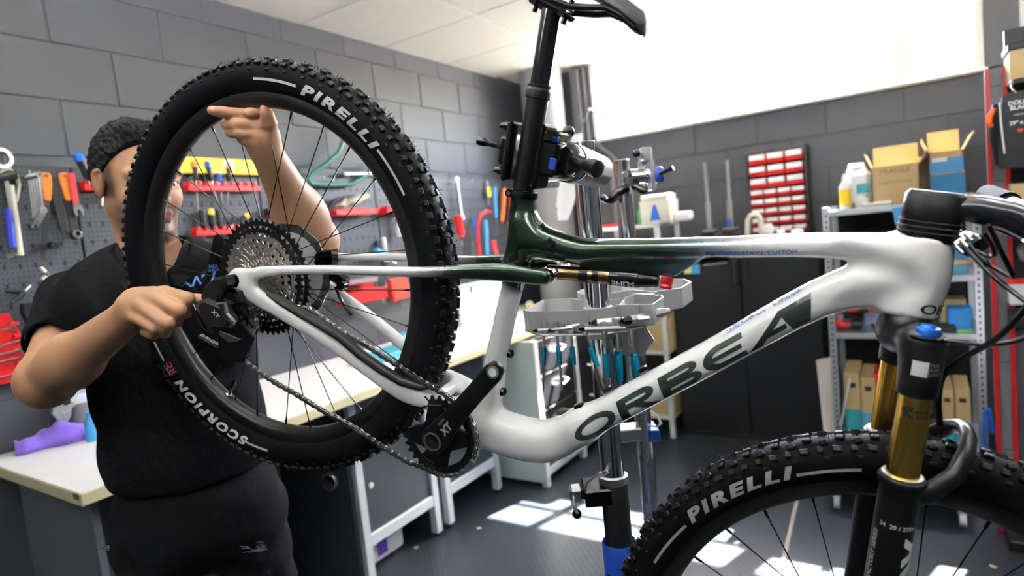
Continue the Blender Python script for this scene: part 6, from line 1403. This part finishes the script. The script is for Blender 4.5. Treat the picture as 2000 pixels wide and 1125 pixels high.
MB().prism([(-.028, .004), (.024, .004), (.022, .046), (-.028, .046)], .016, .0195, RZ.to_4x4() @ Matrix(((1, 0, 0, 0), (0, 0, -1, 0), (0, 1, 0, 0), (0, 0, 0, 1))), b=.001).build('yellow_face', m_yel, o); MB().prism([(-.016, .016), (.014, .016), (.014, .034), (-.016, .034)], .0195, .0205, RZ.to_4x4() @ Matrix(((1, 0, 0, 0), (0, 0, -1, 0), (0, 1, 0, 0), (0, 0, 0, 1)))).build('badge', m_bkp, o)
# ------------------------------------------------------------------ back of the workshop
m_card = mat('cardboard', (.47, .335, .16), .75, vary=.08, vscale=6); m_card2 = mat('pale cardboard', (.60, .44, .24), .75); m_galv = mat('galvanised steel', (.42, .45, .47), .4, .7, vary=.12, vscale=30); m_cab = mat('cabinet charcoal', (.009, .009, .0105), .45, spec=.3); m_bbox = mat('blue carton', (.03, .20, .42), .6); m_ltb = mat('pale blue carton', (.10, .32, .48), .6)
def span(x0, y0, x1, y1, Y):
    ym = (y0 + y1) / 2; xm = (x0 + x1) / 2; return at(x0, ym, 1, Y).x, at(x1, ym, 1, Y).x, at(xm, y1, 1, Y).z, at(xm, y0, 1, Y).z
def pbox(nm, lab, cat, x0, y0, x1, y1, Y, dep, m, b=.003, group=None, par=None, z0=None, top=True):
    a, c, lo, hi = span(x0, y0, x1, y1, Y); lo = z0 if z0 is not None else lo
    return MB().box(((a + c) / 2, Y + dep / 2, (lo + hi) / 2), (c - a, dep, hi - lo), b=b).build(nm, m, par, label=lab, cat=cat, group=group)
def carton(lab, x0, y0, x1, y1, Y, dep, m, flaps=False, band=None, z0=None, group=None, label_=False, tape=True, name='carton'):
    """cardboard box: walls, open flaps or closed lid, printed band"""
    a, c, lo, hi = span(x0, y0, x1, y1, Y); lo = z0 if z0 is not None else lo; w, h = c - a, hi - lo
    o = thing(name, lab, 'box', ((a + c) / 2, Y + dep / 2, lo), group=group)
    if flaps:
        b = MB(); t = .005
        b.box((0, 0, t / 2), (w, dep, t)); 
        for s in (-1, 1): b.box((s * (w / 2 - t / 2), 0, h / 2), (t, dep, h)); b.box((0, s * (dep / 2 - t / 2), h / 2), (w, t, h))
        b.build('box_body', m, o, 0)
        MB().box((0, dep / 2 + .012, h + flaps * .5), (w, .005, flaps), M=Matrix.Rotation(-.16, 3, 'X')).build('flap', m_card, o, 0); MB().box((w / 2 + flaps * .2, 0, h + flaps * .33), (.005, dep, flaps * .75), M=Matrix.Rotation(.5, 3, 'Y')).build('flap', m_card, o, 0); MB().box((-w / 2 - flaps * .12, 0, h + flaps * .3), (.005, dep, flaps * .7), M=Matrix.Rotation(-.35, 3, 'Y')).build('flap', m_card2, o, 0)
    else:
        MB().box((0, 0, h / 2), (w, dep, h), b=.003).build('box_body', m, o, 20)
        if tape: MB().box((0, 0, h + .0004), (w * .12, dep * .99, .001)).build('tape', m_card2, o, 0)
    if band: MB().box((0, -dep / 2 - .0006, h * (.5 if band[1] > .8 else .32)), (w * .995, .001, h * band[1])).build('printed_band', band[0], o, 0)
    if label_: MB().box((-w * .2, -dep / 2 - .0012, h * .62), (w * .45, .001, h * .2)).build('label', m_paper, o, 0)
    return o
# black double door cabinet
c0, c1, cy = -1.30, -.44, 3.8
cab = thing('metal_cabinet', 'tall charcoal double-door metal cabinet at the back wall', 'cabinet', ((c0 + c1) / 2, 4.01, 0)); co = Vector(((c0 + c1) / 2, 4.01, 0)); w = c1 - c0
MB().box((0, .012, .62), (w, .40, 1.2), b=.004).build('body', m_cab, cab)
for s in (-1, 1):
    d = MB().box((s * (w / 4) * .995, -.20, .62), (w / 2 - .006, .016, 1.16), b=.003).build('door', m_cab, cab)
    zc = at(1420, 533, 1, cy).z; MB().box((s * .026, -.222, zc), (.022, .026, .155), b=.006).build('handle', m_bkp, d)
MB().box((0, .0, .02), (w - .02, .38, .04)).build('plinth', m_bkp, cab)
a, c, lo, hi = span(1338, 520, 1366, 538, 3.79); 
for k, (x0, x1, m) in enumerate(((1335, 1349, mat('yellow paper', (.6, .62, .15), .7)), (1349, 1366, m_sky))): a, c, lo, hi = span(x0, 517, x1, 535, 3.78); MB().box(((a + c) / 2 - co.x, 3.789 - co.y, (lo + hi) / 2), (c - a, .002, hi - lo)).build('note', m, cab, 0)
ZB_ = 1.222
# things on the cabinet: fork legs, arch, pots
def on(px, Y): return at(px, 470, 1, Y).x
for i, (xt, xb, yt) in enumerate(((1376, 1388, 318), (1420, 1428, 313))):
    o = thing('fork_leg', ['grey suspension fork standing on the cabinet, left one', 'grey suspension fork with blue sticker standing on the cabinet, right one'][i], 'bicycle fork', (on(xb, 4.02), 4.02, ZB_), group='forks standing on the cabinet'); t = at(xt, yt, 1, 4.1) - Vector((on(xb, 4.02), 4.02, ZB_)); L = t.length
    MB().lathe([(.02, .06), (.019, L * .5), (.0125, L * .52), (.0125, L)], (0, 0, 0), t, 16).build('steerer', mat('fork grey', (.2, .2, .21), .35, .6), o)
    MB().box((0, 0, .06), (.11, .05, .07), b=.015).build('crown', m_bkp, o)
    for s in (-1, 1): MB().tube([(s * .045, 0, .07), (s * .05, -.02, .002)], .017, 10).build('stub', m_bkp, o)
    if i: MB().box(tuple(t * .22 + Vector((0, -.021, 0))), (.03, .003, .06)).build('sticker', m_bp, o)
tag(MB().tube([(on(1460, 3.95), 3.95, ZB_), at(1461, 430, 1, 3.95), at(1466, 421, 1, 3.95), at(1475, 419, 1, 3.95), at(1483, 423, 1, 3.95), at(1486, 432, 1, 3.95), (on(1487, 3.95), 3.95, ZB_)], .016, 12).build('white_arch', m_crm, ang=60, label='cream plastic arch standing on the cabinet', cat='plastic arch'))
for i, (x0, x1, y0, m, lab) in enumerate(((1490, 1512, 436, m_wp, 'round white pot on the cabinet beside the arch'), (1516, 1535, 448, m_wp, 'low white cup on the cabinet'), (1545, 1572, 448, m_wp, 'low white dish on the right of the cabinet'))):
    X = on((x0 + x1) / 2, 3.92); r = abs(on(x1, 3.92) - on(x0, 3.92)) / 2; h = at((x0 + x1) / 2, y0, 1, 3.92).z - ZB_; tag(MB().lathe([(r * .8, 0), (r, h * .3), (r, h * .8), (r * .7, h), (r * .6, h * .9)], (X, 3.92, ZB_), (0, 0, 1), 20).build('pot', m, label=lab, cat='pot'))
for i, (px, Y, m, lab) in enumerate(((1338, 3.9, m_bkp, 'black derailleur part on the cabinet, left'), (1358, 3.95, m_bkp, 'black hub part on the cabinet beside the fork'), (1402, 3.9, mat('dark alloy', (.1, .1, .1), .4, .8), 'dark alloy part between the two forks'), (1440, 3.9, m_bkp, 'small black part right of the forks'))):
    tag(MB().lathe([(.03, 0), (.035, .02), (.02, .03), (.02, .06), (.008, .065)], (on(px, Y), Y, ZB_), (0, 0, 1), 14).build('bike_part', m, label=lab, cat='bike part'))
# red bin rack on the wall
bx0_, bx1_, bz0, bz1, by = -.858, -.535, 1.245, 1.765, 4.165
o = thing('bin_rack', 'black wall rack with rows of small red open bins', 'bin rack', ((bx0_ + bx1_) / 2, 4.25, bz0)); W_ = bx1_ - bx0_; Hh = bz1 - bz0
MB().box((0, -.004, Hh / 2), (W_ + .02, .008, Hh + .03)).build('back_plate', m_bkp, o)
MB().box((W_ / 2 + .016, -.075, Hh / 2), (.012, .15, Hh + .03), b=.003).build('side_plate', m_bkp, o); MB().box((-W_ / 2 - .012, -.04, Hh * .8), (.01, .07, Hh * .4), b=.003).build('side_plate', m_bkp, o)
z = Hh; lay_ = [(3, .075)] * 3 + [(4, .059)] * 5
for nb_, hh in lay_:
    z -= hh; wb_i = W_ / nb_
    for k in range(nb_):
        x = -W_ / 2 + wb_i * (k + .5); bn = MB(); ww = wb_i * .94; M = Matrix.Translation((x - ww / 2, -.009, z)) @ Matrix(((0, 0, 1, 0), (-1, 0, 0, 0), (0, 1, 0, 0), (0, 0, 0, 1)))
        q = bn.prism([(0, .003), (.085, .003), (.098, hh * .36), (.07, hh * .40), (.062, hh * .82), (0, hh * .82)], 0, ww, M, b=.001).build('bin', m_rp, o)
        MB().box((x, -.009 - .083, z + hh * .60), (ww * .9, .03, hh * .42), b=.002).build('white_card', mat('bin card', (.85, .85, .85), .6), q, 0)
# pale steel shelf, left back
def shelfunit(name, lab, xs, ys, zs, m, post=.03, o_=None, th=.02):
    o = thing(name, lab, 'shelf', ((xs[0] + xs[1]) / 2, (ys[0] + ys[1]) / 2, 0)); cx, cyy = (xs[0] + xs[1]) / 2, (ys[0] + ys[1]) / 2
    for x in xs:
        for y in ys: MB().box((x - cx, y - cyy, zs[-1] / 2 + .01), (post, post, zs[-1] + .02), b=.002).build('post', m, o, 0)
    for z in zs: MB().box((0, 0, z - th / 2), (xs[1] - xs[0] + post, ys[1] - ys[0] + post, th), b=.003).build('shelf_board', m, o, 0)
    return o
m_pale = mat('pale steel paint', (.6, .63, .62), .45)
X0s = -1.775; X1s = -1.335
zt1, zt2, zt3 = at(1290, 436, 1, 3.72).z, at(1290, 686, 1, 3.72).z, at(1300, 812, 1, 3.72).z
shelfunit('steel_shelf', 'pale painted steel shelf behind the repair stands', (X0s, X1s), (3.72, 4.12), (zt3, zt2, zt1), m_pale)
o = thing('battery_box', 'white plastic box with blue triangle mark on the back shelf', 'box', (at(1280, 430, 1, 3.76).x, 3.85, zt1)); hh = at(1280, 391, 1, 3.76).z - zt1; ww = at(1310, 420, 1, 3.76).x - at(1250, 420, 1, 3.76).x
MB().prism([(-ww * .47, 0), (ww * .47, 0), (ww / 2, hh), (-ww / 2, hh)], -.09, .09, Matrix(((1, 0, 0, 0), (0, 0, -1, 0), (0, 1, 0, 0), (0, 0, 0, 1))), b=.006).build('tub', m_crm, o); MB().box((0, 0, hh + .018), (ww * .9, .17, .036), b=.008).build('lid', m_crm, o)
MB().prism([(-.038, .02), (.038, .02), (.03, .036), (.010, hh * .80), (-.010, hh * .80), (-.03, .036)], .0905, .0915, Matrix(((1, 0, 0, 0), (0, 0, -1, 0), (0, 1, 0, 0), (0, 0, 0, 1)))).build('blue_triangle', m_bp, o)
X = lambda px, Y=3.78: at(px, 430, 1, Y).x
tag(MB().box((X(1330), 3.85, zt1 + .03), (.10, .08, .06), b=.012).build('white_carton', m_wp, label='white packet right of the triangle box', cat='packet')); tag(MB().box((X(1252, 3.95), 3.95, zt1 + .05), (.03, .05, .1), b=.006).build('green_bottle', mat('green plastic', (.03, .35, .08), .4), label='green bottle behind the triangle box', cat='bottle'))
tag(MB().box((X(1196), 3.8, zt1 + .012), (.15, .1, .024), b=.006).build('red_tray', m_rp, label='flat red tray on the left of the pale shelf', cat='tray')); tag(MB().lathe([(.02, 0), (.024, .02), (.018, .05), (.01, .055)], (X(1212), 3.86, zt1), (0, 0, 1), 16).build('red_white_bottle', m_wp, label='small white bottle beside the flat red tray', cat='bottle'))
tag(MB().tube([(X(1190), 3.95, zt1 + .03), (X(1205), 3.95, zt1 + .075), (X(1222), 3.95, zt1 + .09)], [.02, .03, .02], 12).build('black_saddle', m_bkp, label='black bicycle part lying behind the red tray', cat='bike part'))
carton('brown carton on the middle board of the pale shelf', 1262, 622, 1312, 684, 3.74, .28, m_card, z0=zt2, tape=True); carton('wide brown carton on the lowest board of the pale shelf', 1262, 772, 1318, 810, 3.74, .3, m_card, z0=zt3); tag(MB().box((X0s + .14, 3.93, zt2 + .12), (.2, .3, .24), b=.004).build('dark_crate', m_cab, label='dark crate on the middle board of the pale shelf', cat='crate'))
# small clip lamp and hanging blade near the corner
bl = [at(1128, 262, 1, 3.4), at(1122, 300, 1, 3.4), at(1112, 345, 1, 3.4), at(1104, 400, 1, 3.4), at(1100, 430, 1, 3.4)]
R = []
for p, w in zip(bl, (.03, .05, .06, .055, .03)): R.append([p + e_ * (w * math.cos(q)) + f_ * (.012 * math.sin(q)) for q in [2 * math.pi * k / 14 for k in range(14)]])
bm_ = mat('teal white paint', (.7, .72, .7), .3); nn_ = bm_.node_tree.nodes; lk = bm_.node_tree.links; tcx = nn_.new('ShaderNodeTexCoord'); sx_ = nn_.new('ShaderNodeSeparateXYZ'); lk.new(tcx.outputs['Object'], sx_.inputs[0]); mr = nn_.new('ShaderNodeMapRange'); mr.inputs[1].default_value = bl[2].z + .02; mr.inputs[2].default_value = bl[1].z; lk.new(sx_.outputs[2], mr.inputs[0]); mm = nn_.new('ShaderNodeMix'); mm.data_type = 'RGBA'; mm.inputs[6].default_value = (.78, .78, .76, 1); mm.inputs[7].default_value = (.10, .45, .45, 1); lk.new(mr.outputs[0], mm.inputs[0]); lk.new(mm.outputs[2], nn_['Principled BSDF'].inputs['Base Color'])
o = thing('hanging_fork', 'teal and white rigid fork blade hanging in the corner behind the column', 'bicycle fork', bl[0]); b = MB().rings([[p - bl[0] for p in r] for r in R]); b.build('stay', bm_, o, 60); pb_ = at(1091, 408, 1, 3.385) - bl[0]; MB().cyl(pb_, pb_ - f_ * .012, .012, n=16).build('axle_hole', m_bkp, o)
MB().tube([Vector((0, 0, 0)), at(1135, 210, 1, 3.4) - bl[0] + Vector((0, .1, 0)), Vector((at(1135, 210, 1, 3.4).x, 4.19, at(1135, 205, 1, 3.4).z + .05)) - bl[0]], .006, 8).build('hang_cord', m_bkp, o)
# galvanised shelving, right
gx0, gx1 = -.375, .255; gz = [.135, .715, 1.0, 1.365]
sh_ = shelfunit('galvanised_shelving', 'galvanised slotted shelving stacked with cartons at the back right', (gx0, gx1), (3.62, 4.05), gz, m_galv, .034, th=.03)
for x in (gx0, gx1):
    b = MB()
    for k in range(44): b.box((x - (gx0 + gx1) / 2, 3.62 - 3.835 - .0172, .05 + .03 * k), (.008, .0006, .014))
    b.build('post_slots', m_bkp, sh_, 0, kind='stuff')
MB().box((0, .225, .68), (gx1 - gx0, .004, 1.3)).build('back_sheet', m_cab, sh_, 0)
zt = gz[3]; Y0 = 3.66
o = thing('yellow_bottle', 'white and yellow squeeze bottle on the top shelf', 'bottle', (at(1651, 405, 1, Y0).x, Y0 + .03, zt)); MB().lathe([(.026, 0), (.028, .01), (.028, .12), (.014, .145), (.011, .15), (.011, .165), (.005, .185)], (0, 0, 0), (0, 0, 1), 20).build('bottle_body', m_wp, o); MB().lathe([(.0285, .02), (.0285, .105)], (0, 0, 0), (0, 0, 1), 20, cap=False).build('yellow_label', m_yel, o)
o = thing('jerry_can', 'white plastic jerry can on the top shelf beside the open carton', 'jerry can', (at(1684, 405, 1, Y0 + .05).x - .012, Y0 + .12, zt)); MB().box((0, 0, .10), (.13, .16, .2), b=.03).build('can_body', m_wp, o); MB().tube([(-.05, 0, .19), (-.04, 0, .225), (.02, 0, .225), (.03, 0, .19)], .012, 10).build('handle', m_wp, o); MB().box((.02, -.0805, .10), (.06, .002, .05)).build('label', m_teal, o)
tag(MB().lathe([(.03, 0), (.03, .05), (.018, .055), (.018, .07)], (at(1683, 405, 1, Y0).x, Y0 + .02, zt), (0, 0, 1), 18).build('white_cup', m_wp, label='white cup in front of the jerry can', cat='cup')); tag(MB().box((at(1712, 405, 1, 3.63).x, 3.67, zt + .012), (.13, .07, .022), b=.006).build('white_strip', m_wp, label='white packet at the front edge of the top shelf', cat='packet'))
o = carton('large brown carton with raised flap and small print on top shelf', 1703, 322, 1797, 405, 3.68, .26, m_card, flaps=.115, z0=zt, name='carton')
cxx = (at(1703, 360, 1, 3.68).x + at(1797, 360, 1, 3.68).x) / 2
sign('print', 'FRAGILE', (0, -.131, .17), (1, 0, 0), (0, 0, 1), .035, mat('carton print', (.22, .13, .05), .8), o); sign('print', 'HANDLE WITH CARE', (.0, -.131, .115), (1, 0, 0), (0, 0, 1), .015, mat('carton print', (.22, .13, .05), .8), o)
carton('plain brown carton behind the large open one', 1788, 306, 1822, 405, 3.945, .10, m_card2, z0=zt)
bA = carton('blue and brown carton, lower of the stack on top shelf', 1818, 335, 1886, 405, 3.72, .26, m_card, band=(m_bbox, .85), z0=zt, group='blue cartons on the top shelf'); hA = span(1818, 335, 1886, 405, 3.72)[3]
carton('open blue and brown carton on top of the stack, flaps up', 1815, 295, 1882, 335, 3.72, .26, m_card, flaps=.12, band=(m_sky, .7), z0=hA, group='blue cartons on the top shelf', label_=True)
tag(MB().prism([(-.03, 0), (.03, 0), (.022, -.09), (-.02, -.09)], -.02, .02, Matrix.Translation((at(1757, 415, 1, 3.6).x, 3.585, zt - .01)) @ Matrix(((1, 0, 0, 0), (0, 0, -1, 0), (0, 1, 0, 0), (0, 0, 0, 1))), b=.004).build('blue_bag', m_sky, label='small blue and white bag hanging at the top shelf edge', cat='bag'))
# second shelf: flat cartons
z = gz[2]
for k, (h, m, lab) in enumerate(((.045, m_ltb, 'pale blue flat carton, lowest beside the head tube'), (.028, m_card, 'thin brown flat carton in the stack beside the head tube'), (.05, m_bbox, 'dark blue flat carton in the stack beside the head tube'), (.04, m_card2, 'brown flat carton on top of the stack beside the head tube'))):
    a, c = at(1838, 510, 1, 3.64).x, at(1893, 510, 1, 3.64).x; tag(MB().box(((a + c) / 2, 3.76, z + h / 2), (c - a, .22, h), b=.003).build('flat_carton', m, label=lab, cat='box', group='flat cartons on the second shelf')); z += h + .001
tag(MB().box((-.1, 3.85, gz[2] + .12), (.4, .3, .24), b=.004).build('dark_crate', m_cab, label='large dark crate on the second shelf behind the head tube', cat='crate'))
# third shelf: red clamp, blue box, black cases
z = gz[1]; Xq = lambda px, Y=3.68: at(px, 640, 1, Y).x
o = thing('red_clamp', 'red and black quick clamp lying on the middle shelf', 'clamp', (Xq(1670), 3.7, z)); f2 = lambda px, py: at(px, py, 1, 3.68) - Vector((Xq(1670), 3.7, z))
MB().tube([f2(1626, 612), f2(1640, 606), f2(1660, 604), f2(1690, 602), f2(1718, 606), f2(1726, 614)], [.016, .018, .017, .016, .015, .010], 12).build('bar', m_rp, o, 60)
for px in (1648, 1686): MB().cyl(f2(px - 9, 606), f2(px + 9, 603), .0195, n=16).build('black_band', m_bkp, o)
MB().tube([f2(1624, 612), f2(1630, 628), f2(1645, 636), f2(1660, 634)], [.02, .024, .024, .016], 12).build('head', m_rp, o, 60); MB().lathe([(.02, 0), (.026, .02), (.02, .05)], f2(1662, 632), (1, 0, -.1), 14).build('knob', m_bkp, o)
tag(MB().box((Xq(1712, 3.85), 3.85, z + .055), (.11, .12, .11), b=.01).build('pale_bag', mat('pale blue bag', (.3, .4, .6), .6), label='pale blue bag behind the red clamp', cat='bag')); tag(MB().tube([at(1703, 633, 1, 3.66), at(1722, 655, 1, 3.62)], [.009, .012], 10).build('black_grip', m_bkp, label='black handle sticking out beside the red clamp', cat='handle'))
tag(MB().box((Xq(1876), 3.72, z + .058), (.10, .13, .115), b=.004).build('blue_box', mat('vivid blue box', (.01, .22, .62), .5), label='vivid blue box on the middle shelf at right', cat='box')); tag(MB().box((Xq(1842, 3.66), 3.67, z + .02), (.10, .08, .04), b=.008).build('black_case', m_bkp, label='flat black case left of the vivid blue box', cat='case')); tag(MB().box((Xq(1884, 3.635), 3.635, z + .008), (.07, .03, .016), b=.004).build('green_packet', mat('green packet', (.15, .45, .12), .5), label='green and white packet in front of the blue box', cat='packet'))
carton('low brown carton behind the vivid blue box', 1836, 585, 1888, 640, 3.84, .15, m_card2, z0=z)
# bottom shelf: magazine files
z = gz[0]
for k, (x0, x1, yt, m2, lab) in enumerate(((1650, 1681, 724, m_teal, 'brown magazine file with teal base, leftmost on the lowest shelf'), (1683, 1711, 732, m_ltb, 'brown magazine file with pale blue base, second on the lowest shelf'), (1838, 1864, 757, m_teal, 'brown magazine file beside the fork, left of the pair'), (1866, 1897, 757, m_ltb, 'brown magazine file with oval hole, right of the pair'))):
    a, c, lo, hi = span(x0, yt, x1, 850, 3.63); h = max(.2, at((x0 + x1) / 2, yt, 1, 3.63).z - z); o = thing('magazine_file', lab, 'magazine file', ((a + c) / 2, 3.76, z), group='magazine files on the lowest shelf'); w = c - a
    MB().prism([(-.12, 0), (.12, 0), (.12, h * 1.0), (-.12, h * .94)], -w / 2, w / 2, Matrix(((0, 0, 1, 0), (1, 0, 0, 0), (0, 1, 0, 0), (0, 0, 0, 1))), b=.003).build('file_body', m_card, o); MB().box((0, -.1206, h * .22), (w * .98, .001, h * .40)).build('base_print', m2, o, 0); MB().box((0, -.1206, h * .78), (w * .45, .0014, h * .07), b=.0004).build('finger_hole', m_bkp, o, 0)
o = thing('red_box', 'red box with round black hole between the magazine files', 'box', (at(1723, 785, 1, 3.65).x, 3.75, z)); MB().box((0, 0, .18), (.06, .2, .36), b=.004).build('box_body', m_rp, o); MB().cyl((0, -.1, .27), (0, -.103, .27), .018, n=16).build('round_hole', m_bkp, o); MB().box((0, -.101, .08), (.055, .002, .1)).build('panel', m_rim2, o)
tag(MB().tube([at(1642, 832, 1, 3.6), at(1660, 740, 1, 3.62)], .006, 8).build('white_rod', m_pale, label='thin pale rod leaning on the leftmost magazine file', cat='rod'))
o = MB(); q = [at(1594, 705, 1, 3.75), at(1627, 698, 1, 3.75), Vector((at(1650, 850, 1, 3.58).x, 3.58, .0)), Vector((at(1612, 850, 1, 3.58).x, 3.58, .0))]
o.rings([q, [p + Vector((.0, .014, .003)) for p in q]]); tag(o.build('white_board', mat('raw board', (.55, .52, .48), .6), ang=20, label='narrow off-white board leaning between cabinet and shelving', cat='board'))
# black dolly on casters
o = thing('dolly', 'low black dolly on small chrome casters behind the front wheel', 'dolly', (-.10, 3.22, 0)); MB().box((0, 0, .11), (.60, .40, .05), b=.01).build('deck', m_cab, o)
for sx in (-1, 1):
    for sy in (-1, 1):
        k = thing('caster', None, None, (sx * .235, sy * .16 - .02, 0), parent=o); MB().cyl((-.012, 0, .03), (.012, 0, .03), .03, n=20).build('wheel', mat('caster wheel', (.4, .4, .42), .3), k); MB().box((0, .008, .065), (.034, .03, .035), b=.005).build('fork', m_silver, k); MB().lathe([(.024, 0), (.024, .006)], (0, .01, .08), (0, 0, 1), 16).build('plate', m_silver, k)
# display rack at the right edge
ry = 3.05
a, c, _, _ = span(1935, 480, 1977, 520, ry); zt = at(1945, 132, 1, ry).z; cxm = (a + c) / 2
o = thing('display_rack', 'grey display rack upright with two red edge strips at the right', 'display rack', (cxm, ry, 0)); w = c - a
MB().box((0, .02, zt / 2), (w, .04, zt), b=.002).build('upright', mat('rack grey', (.13, .13, .145), .45), o, 0)
for s in (-1, 1): MB().box((s * w * .40, -.004, zt / 2), (w * .24, .010, zt - .002), b=.001).build('red_strip', mat('rack red', (.45, .006, .012), .4), o, 0)
for k in range(5): MB().box((0, -.0006, .35 + k * .36), (w * .5, .0012, .003)).build('joint', m_bkp, o, 0)
MB().box((w / 2 + .5, .05, .45), (1.0, .02, .9), b=.002).build('back_panel', mat('rack panel', (.075, .075, .09), .5), o, 0); MB().box((w / 2 + .5, .06, 1.45), (1.0, .02, 1.1), b=.002).build('back_panel', m_cab, o, 0)
for z in (.02,): MB().box((w / 2 + .45, -.02, .02), (1.0, .3, .04), b=.004).build('base', m_cab, o, 0)
zs1 = at(1975, 412, 1, ry - .1).z; MB().box((w / 2 + .45, -.06, zs1 - .01), (.9, .24, .02), b=.002).build('shelf', m_wp, o, 0)
zs0 = at(1985, 158, 1, ry - .1).z; MB().box((w / 2 + .45, -.06, zs0 - .01), (.9, .24, .018), b=.002).build('shelf', m_cab, o, 0)
Xr = lambda px, Y=ry - .1: at(px, 300, 1, Y).x
h = at(1985, 100, 1, ry - .1).z - zs0; o2 = thing('carton', 'brown carton on the upper shelf of the display rack', 'box', (Xr(2010, ry) + .02, ry - .06, zs0)); MB().box((0, 0, h / 2), (.17, .16, h), b=.003).build('box_body', m_card, o2); MB().box((0, 0, h + .012), (.18, .165, .024), b=.003).build('lid', m_cab, o2)
o2 = thing('carton', 'brown carton on the lower display shelf under the hanging pack', 'box', (Xr(2010, ry) + .02, ry - .05, zs1)); MB().box((0, 0, .05), (.17, .14, .10), b=.003).build('box_body', m_card, o2); MB().box((0, -.071, .012), (.17, .002, .024)).build('price_strip', m_wp, o2)
o2 = MB().box((Xr(1978, ry - .17), ry - .20, zs1 - .035), (.12, .12, .06), b=.012).build('beige_pouch', m_card2, label='beige pouch with yellow corner below the display shelf', cat='pouch')
# hanging tyre pack with printing
hk = at(1976, 160, 1, ry - .16); o = thing('tyre_pack', 'black packaged tyre with white print hanging on the display rack', 'packaged tyre', hk); f3 = lambda px, py, Y=ry - .18: at(px, py, 1, Y) - hk
MB().tube([Vector((0, .2, .0)), Vector((0, .02, 0)), f3(1975, 170), f3(1984, 182)], .003, 8).build('hook', m_tool, o); MB().ball((0, .0, .0), .006).build('hook_ball', m_silver, o)
pts = [(1958, 190), (1972, 180), (2040, 172), (2075, 182), (2080, 320), (1952, 330), (1948, 270)]; q = [f3(*p) for p in pts]
b = MB(); b.rings([[Vector((p.x, p.y, p.z)) for p in q], [Vector((p.x * 1.0, p.y + .05, p.z)) for p in q]]); b.build('pack', m_blk, o, 20)
for t0 in range(3): MB().tube([f3(1944 + 6 * t0, 205, ry - .16), f3(1936 + 7 * t0, 235, ry - .17), f3(1940 + 6 * t0, 270, ry - .17), f3(1950 + 5 * t0, 322, ry - .16)], [.010, .012, .012, .010], 8).build('tyre_coil', m_tread, o)
tag(MB().tube([f3(1942, 212, ry - .2), f3(1932, 228, ry - .205), f3(1931, 240, ry - .205), f3(1938, 247, ry - .2)], [.006, .011, .011, .006], 8).build('orange_band', mat('orange band', (.8, .11, .01), .5), o))
MB().tube([f3(1952, 200, ry - .2), f3(1955, 240, ry - .2), f3(1962, 300, ry - .2)], .003, 6).build('seam', m_wp, o)
pn = mat('pack print', (.75, .75, .75), .6)
for s, px, py, sz, bd in (('DOUBLE', 1996, 199, .020, .03), ('BLACK', 1994, 209, .020, .03), ('TUBELESS READY', 1998, 222, .007, 0), ('29" x 2.40', 1998, 238, .018, .03)): sign('print', s, f3(px, py, ry - .183), (1, 0, .0), (0, 0, 1), sz, pn, o, bd)
MB().box(f3(1993, 254, ry - .182), (.014, .002, .010)).build('red_mark', m_rp, o, 0)
o2 = thing('paper_tray', 'white tray with red rim hanging on the display rack panel', 'tray', at(1985, 600, 1, ry - .06)); MB().box((.05, .03, .05), (.14, .06, .085), b=.004).build('tray_body', m_wp, o2); MB().box((.05, .03, .097), (.15, .07, .012), b=.003).build('red_rim', m_rp, o2); MB().box((.05, .05, -.05), (.14, .05, .07), b=.004).build('holder', m_bkp, o2)
tag(MB().tube([Vector((at(1921, 900, 1, 3.3).x, 3.3, .004)), at(1922, 830, 1, 3.3), at(1926, 800, 1, 3.3), at(1931, 798, 1, 3.3), at(1938, 845, 1, 3.3)], .008, 8).build('blue_strap', m_bp, ang=60, label='blue strap hanging down beside the red-edged upright', cat='strap'))
# streak of sunlight imitated by a pale strip; crumbs on the floor
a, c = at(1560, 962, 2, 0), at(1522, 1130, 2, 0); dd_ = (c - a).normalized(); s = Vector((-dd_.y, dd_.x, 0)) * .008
b = MB(); b.rings([[a - s + Vector((0, 0, .0005)), a + s + Vector((0, 0, .0005)), c + s + Vector((0, 0, .0005)), c - s + Vector((0, 0, .0005))], [a - s * .9 + Vector((0, 0, .0015)), a + s * .9 + Vector((0, 0, .0015)), c + s * .9 + Vector((0, 0, .0015)), c - s * .9 + Vector((0, 0, .0015))]]); b.build('sun_streak', mat('sun streak tone', (.2, .185, .16), .6), ang=0, label='streak of sunlight laid as a pale strip on the floor behind the front wheel', cat='tape')
for i, (px, py) in enumerate(((936, 1033), (813, 1071), (1940, 1108), (1990, 1060))):
    p = at(px, py, 2, .001); tag(MB().box(p + Vector((0, 0, .004)), (.022, .013, .004), M=Matrix.Rotation(.5 + i, 3, 'Z'), b=.001).build('paper_scrap', m_card2, label=['pale paper scrap on the floor below the sun patches', 'tiny pale scrap under the bench beside the white box', 'pale scrap on the floor at the lower right corner', 'pale scrap on the floor at the right edge'][i], cat='scrap', group='paper scraps on the floor'))
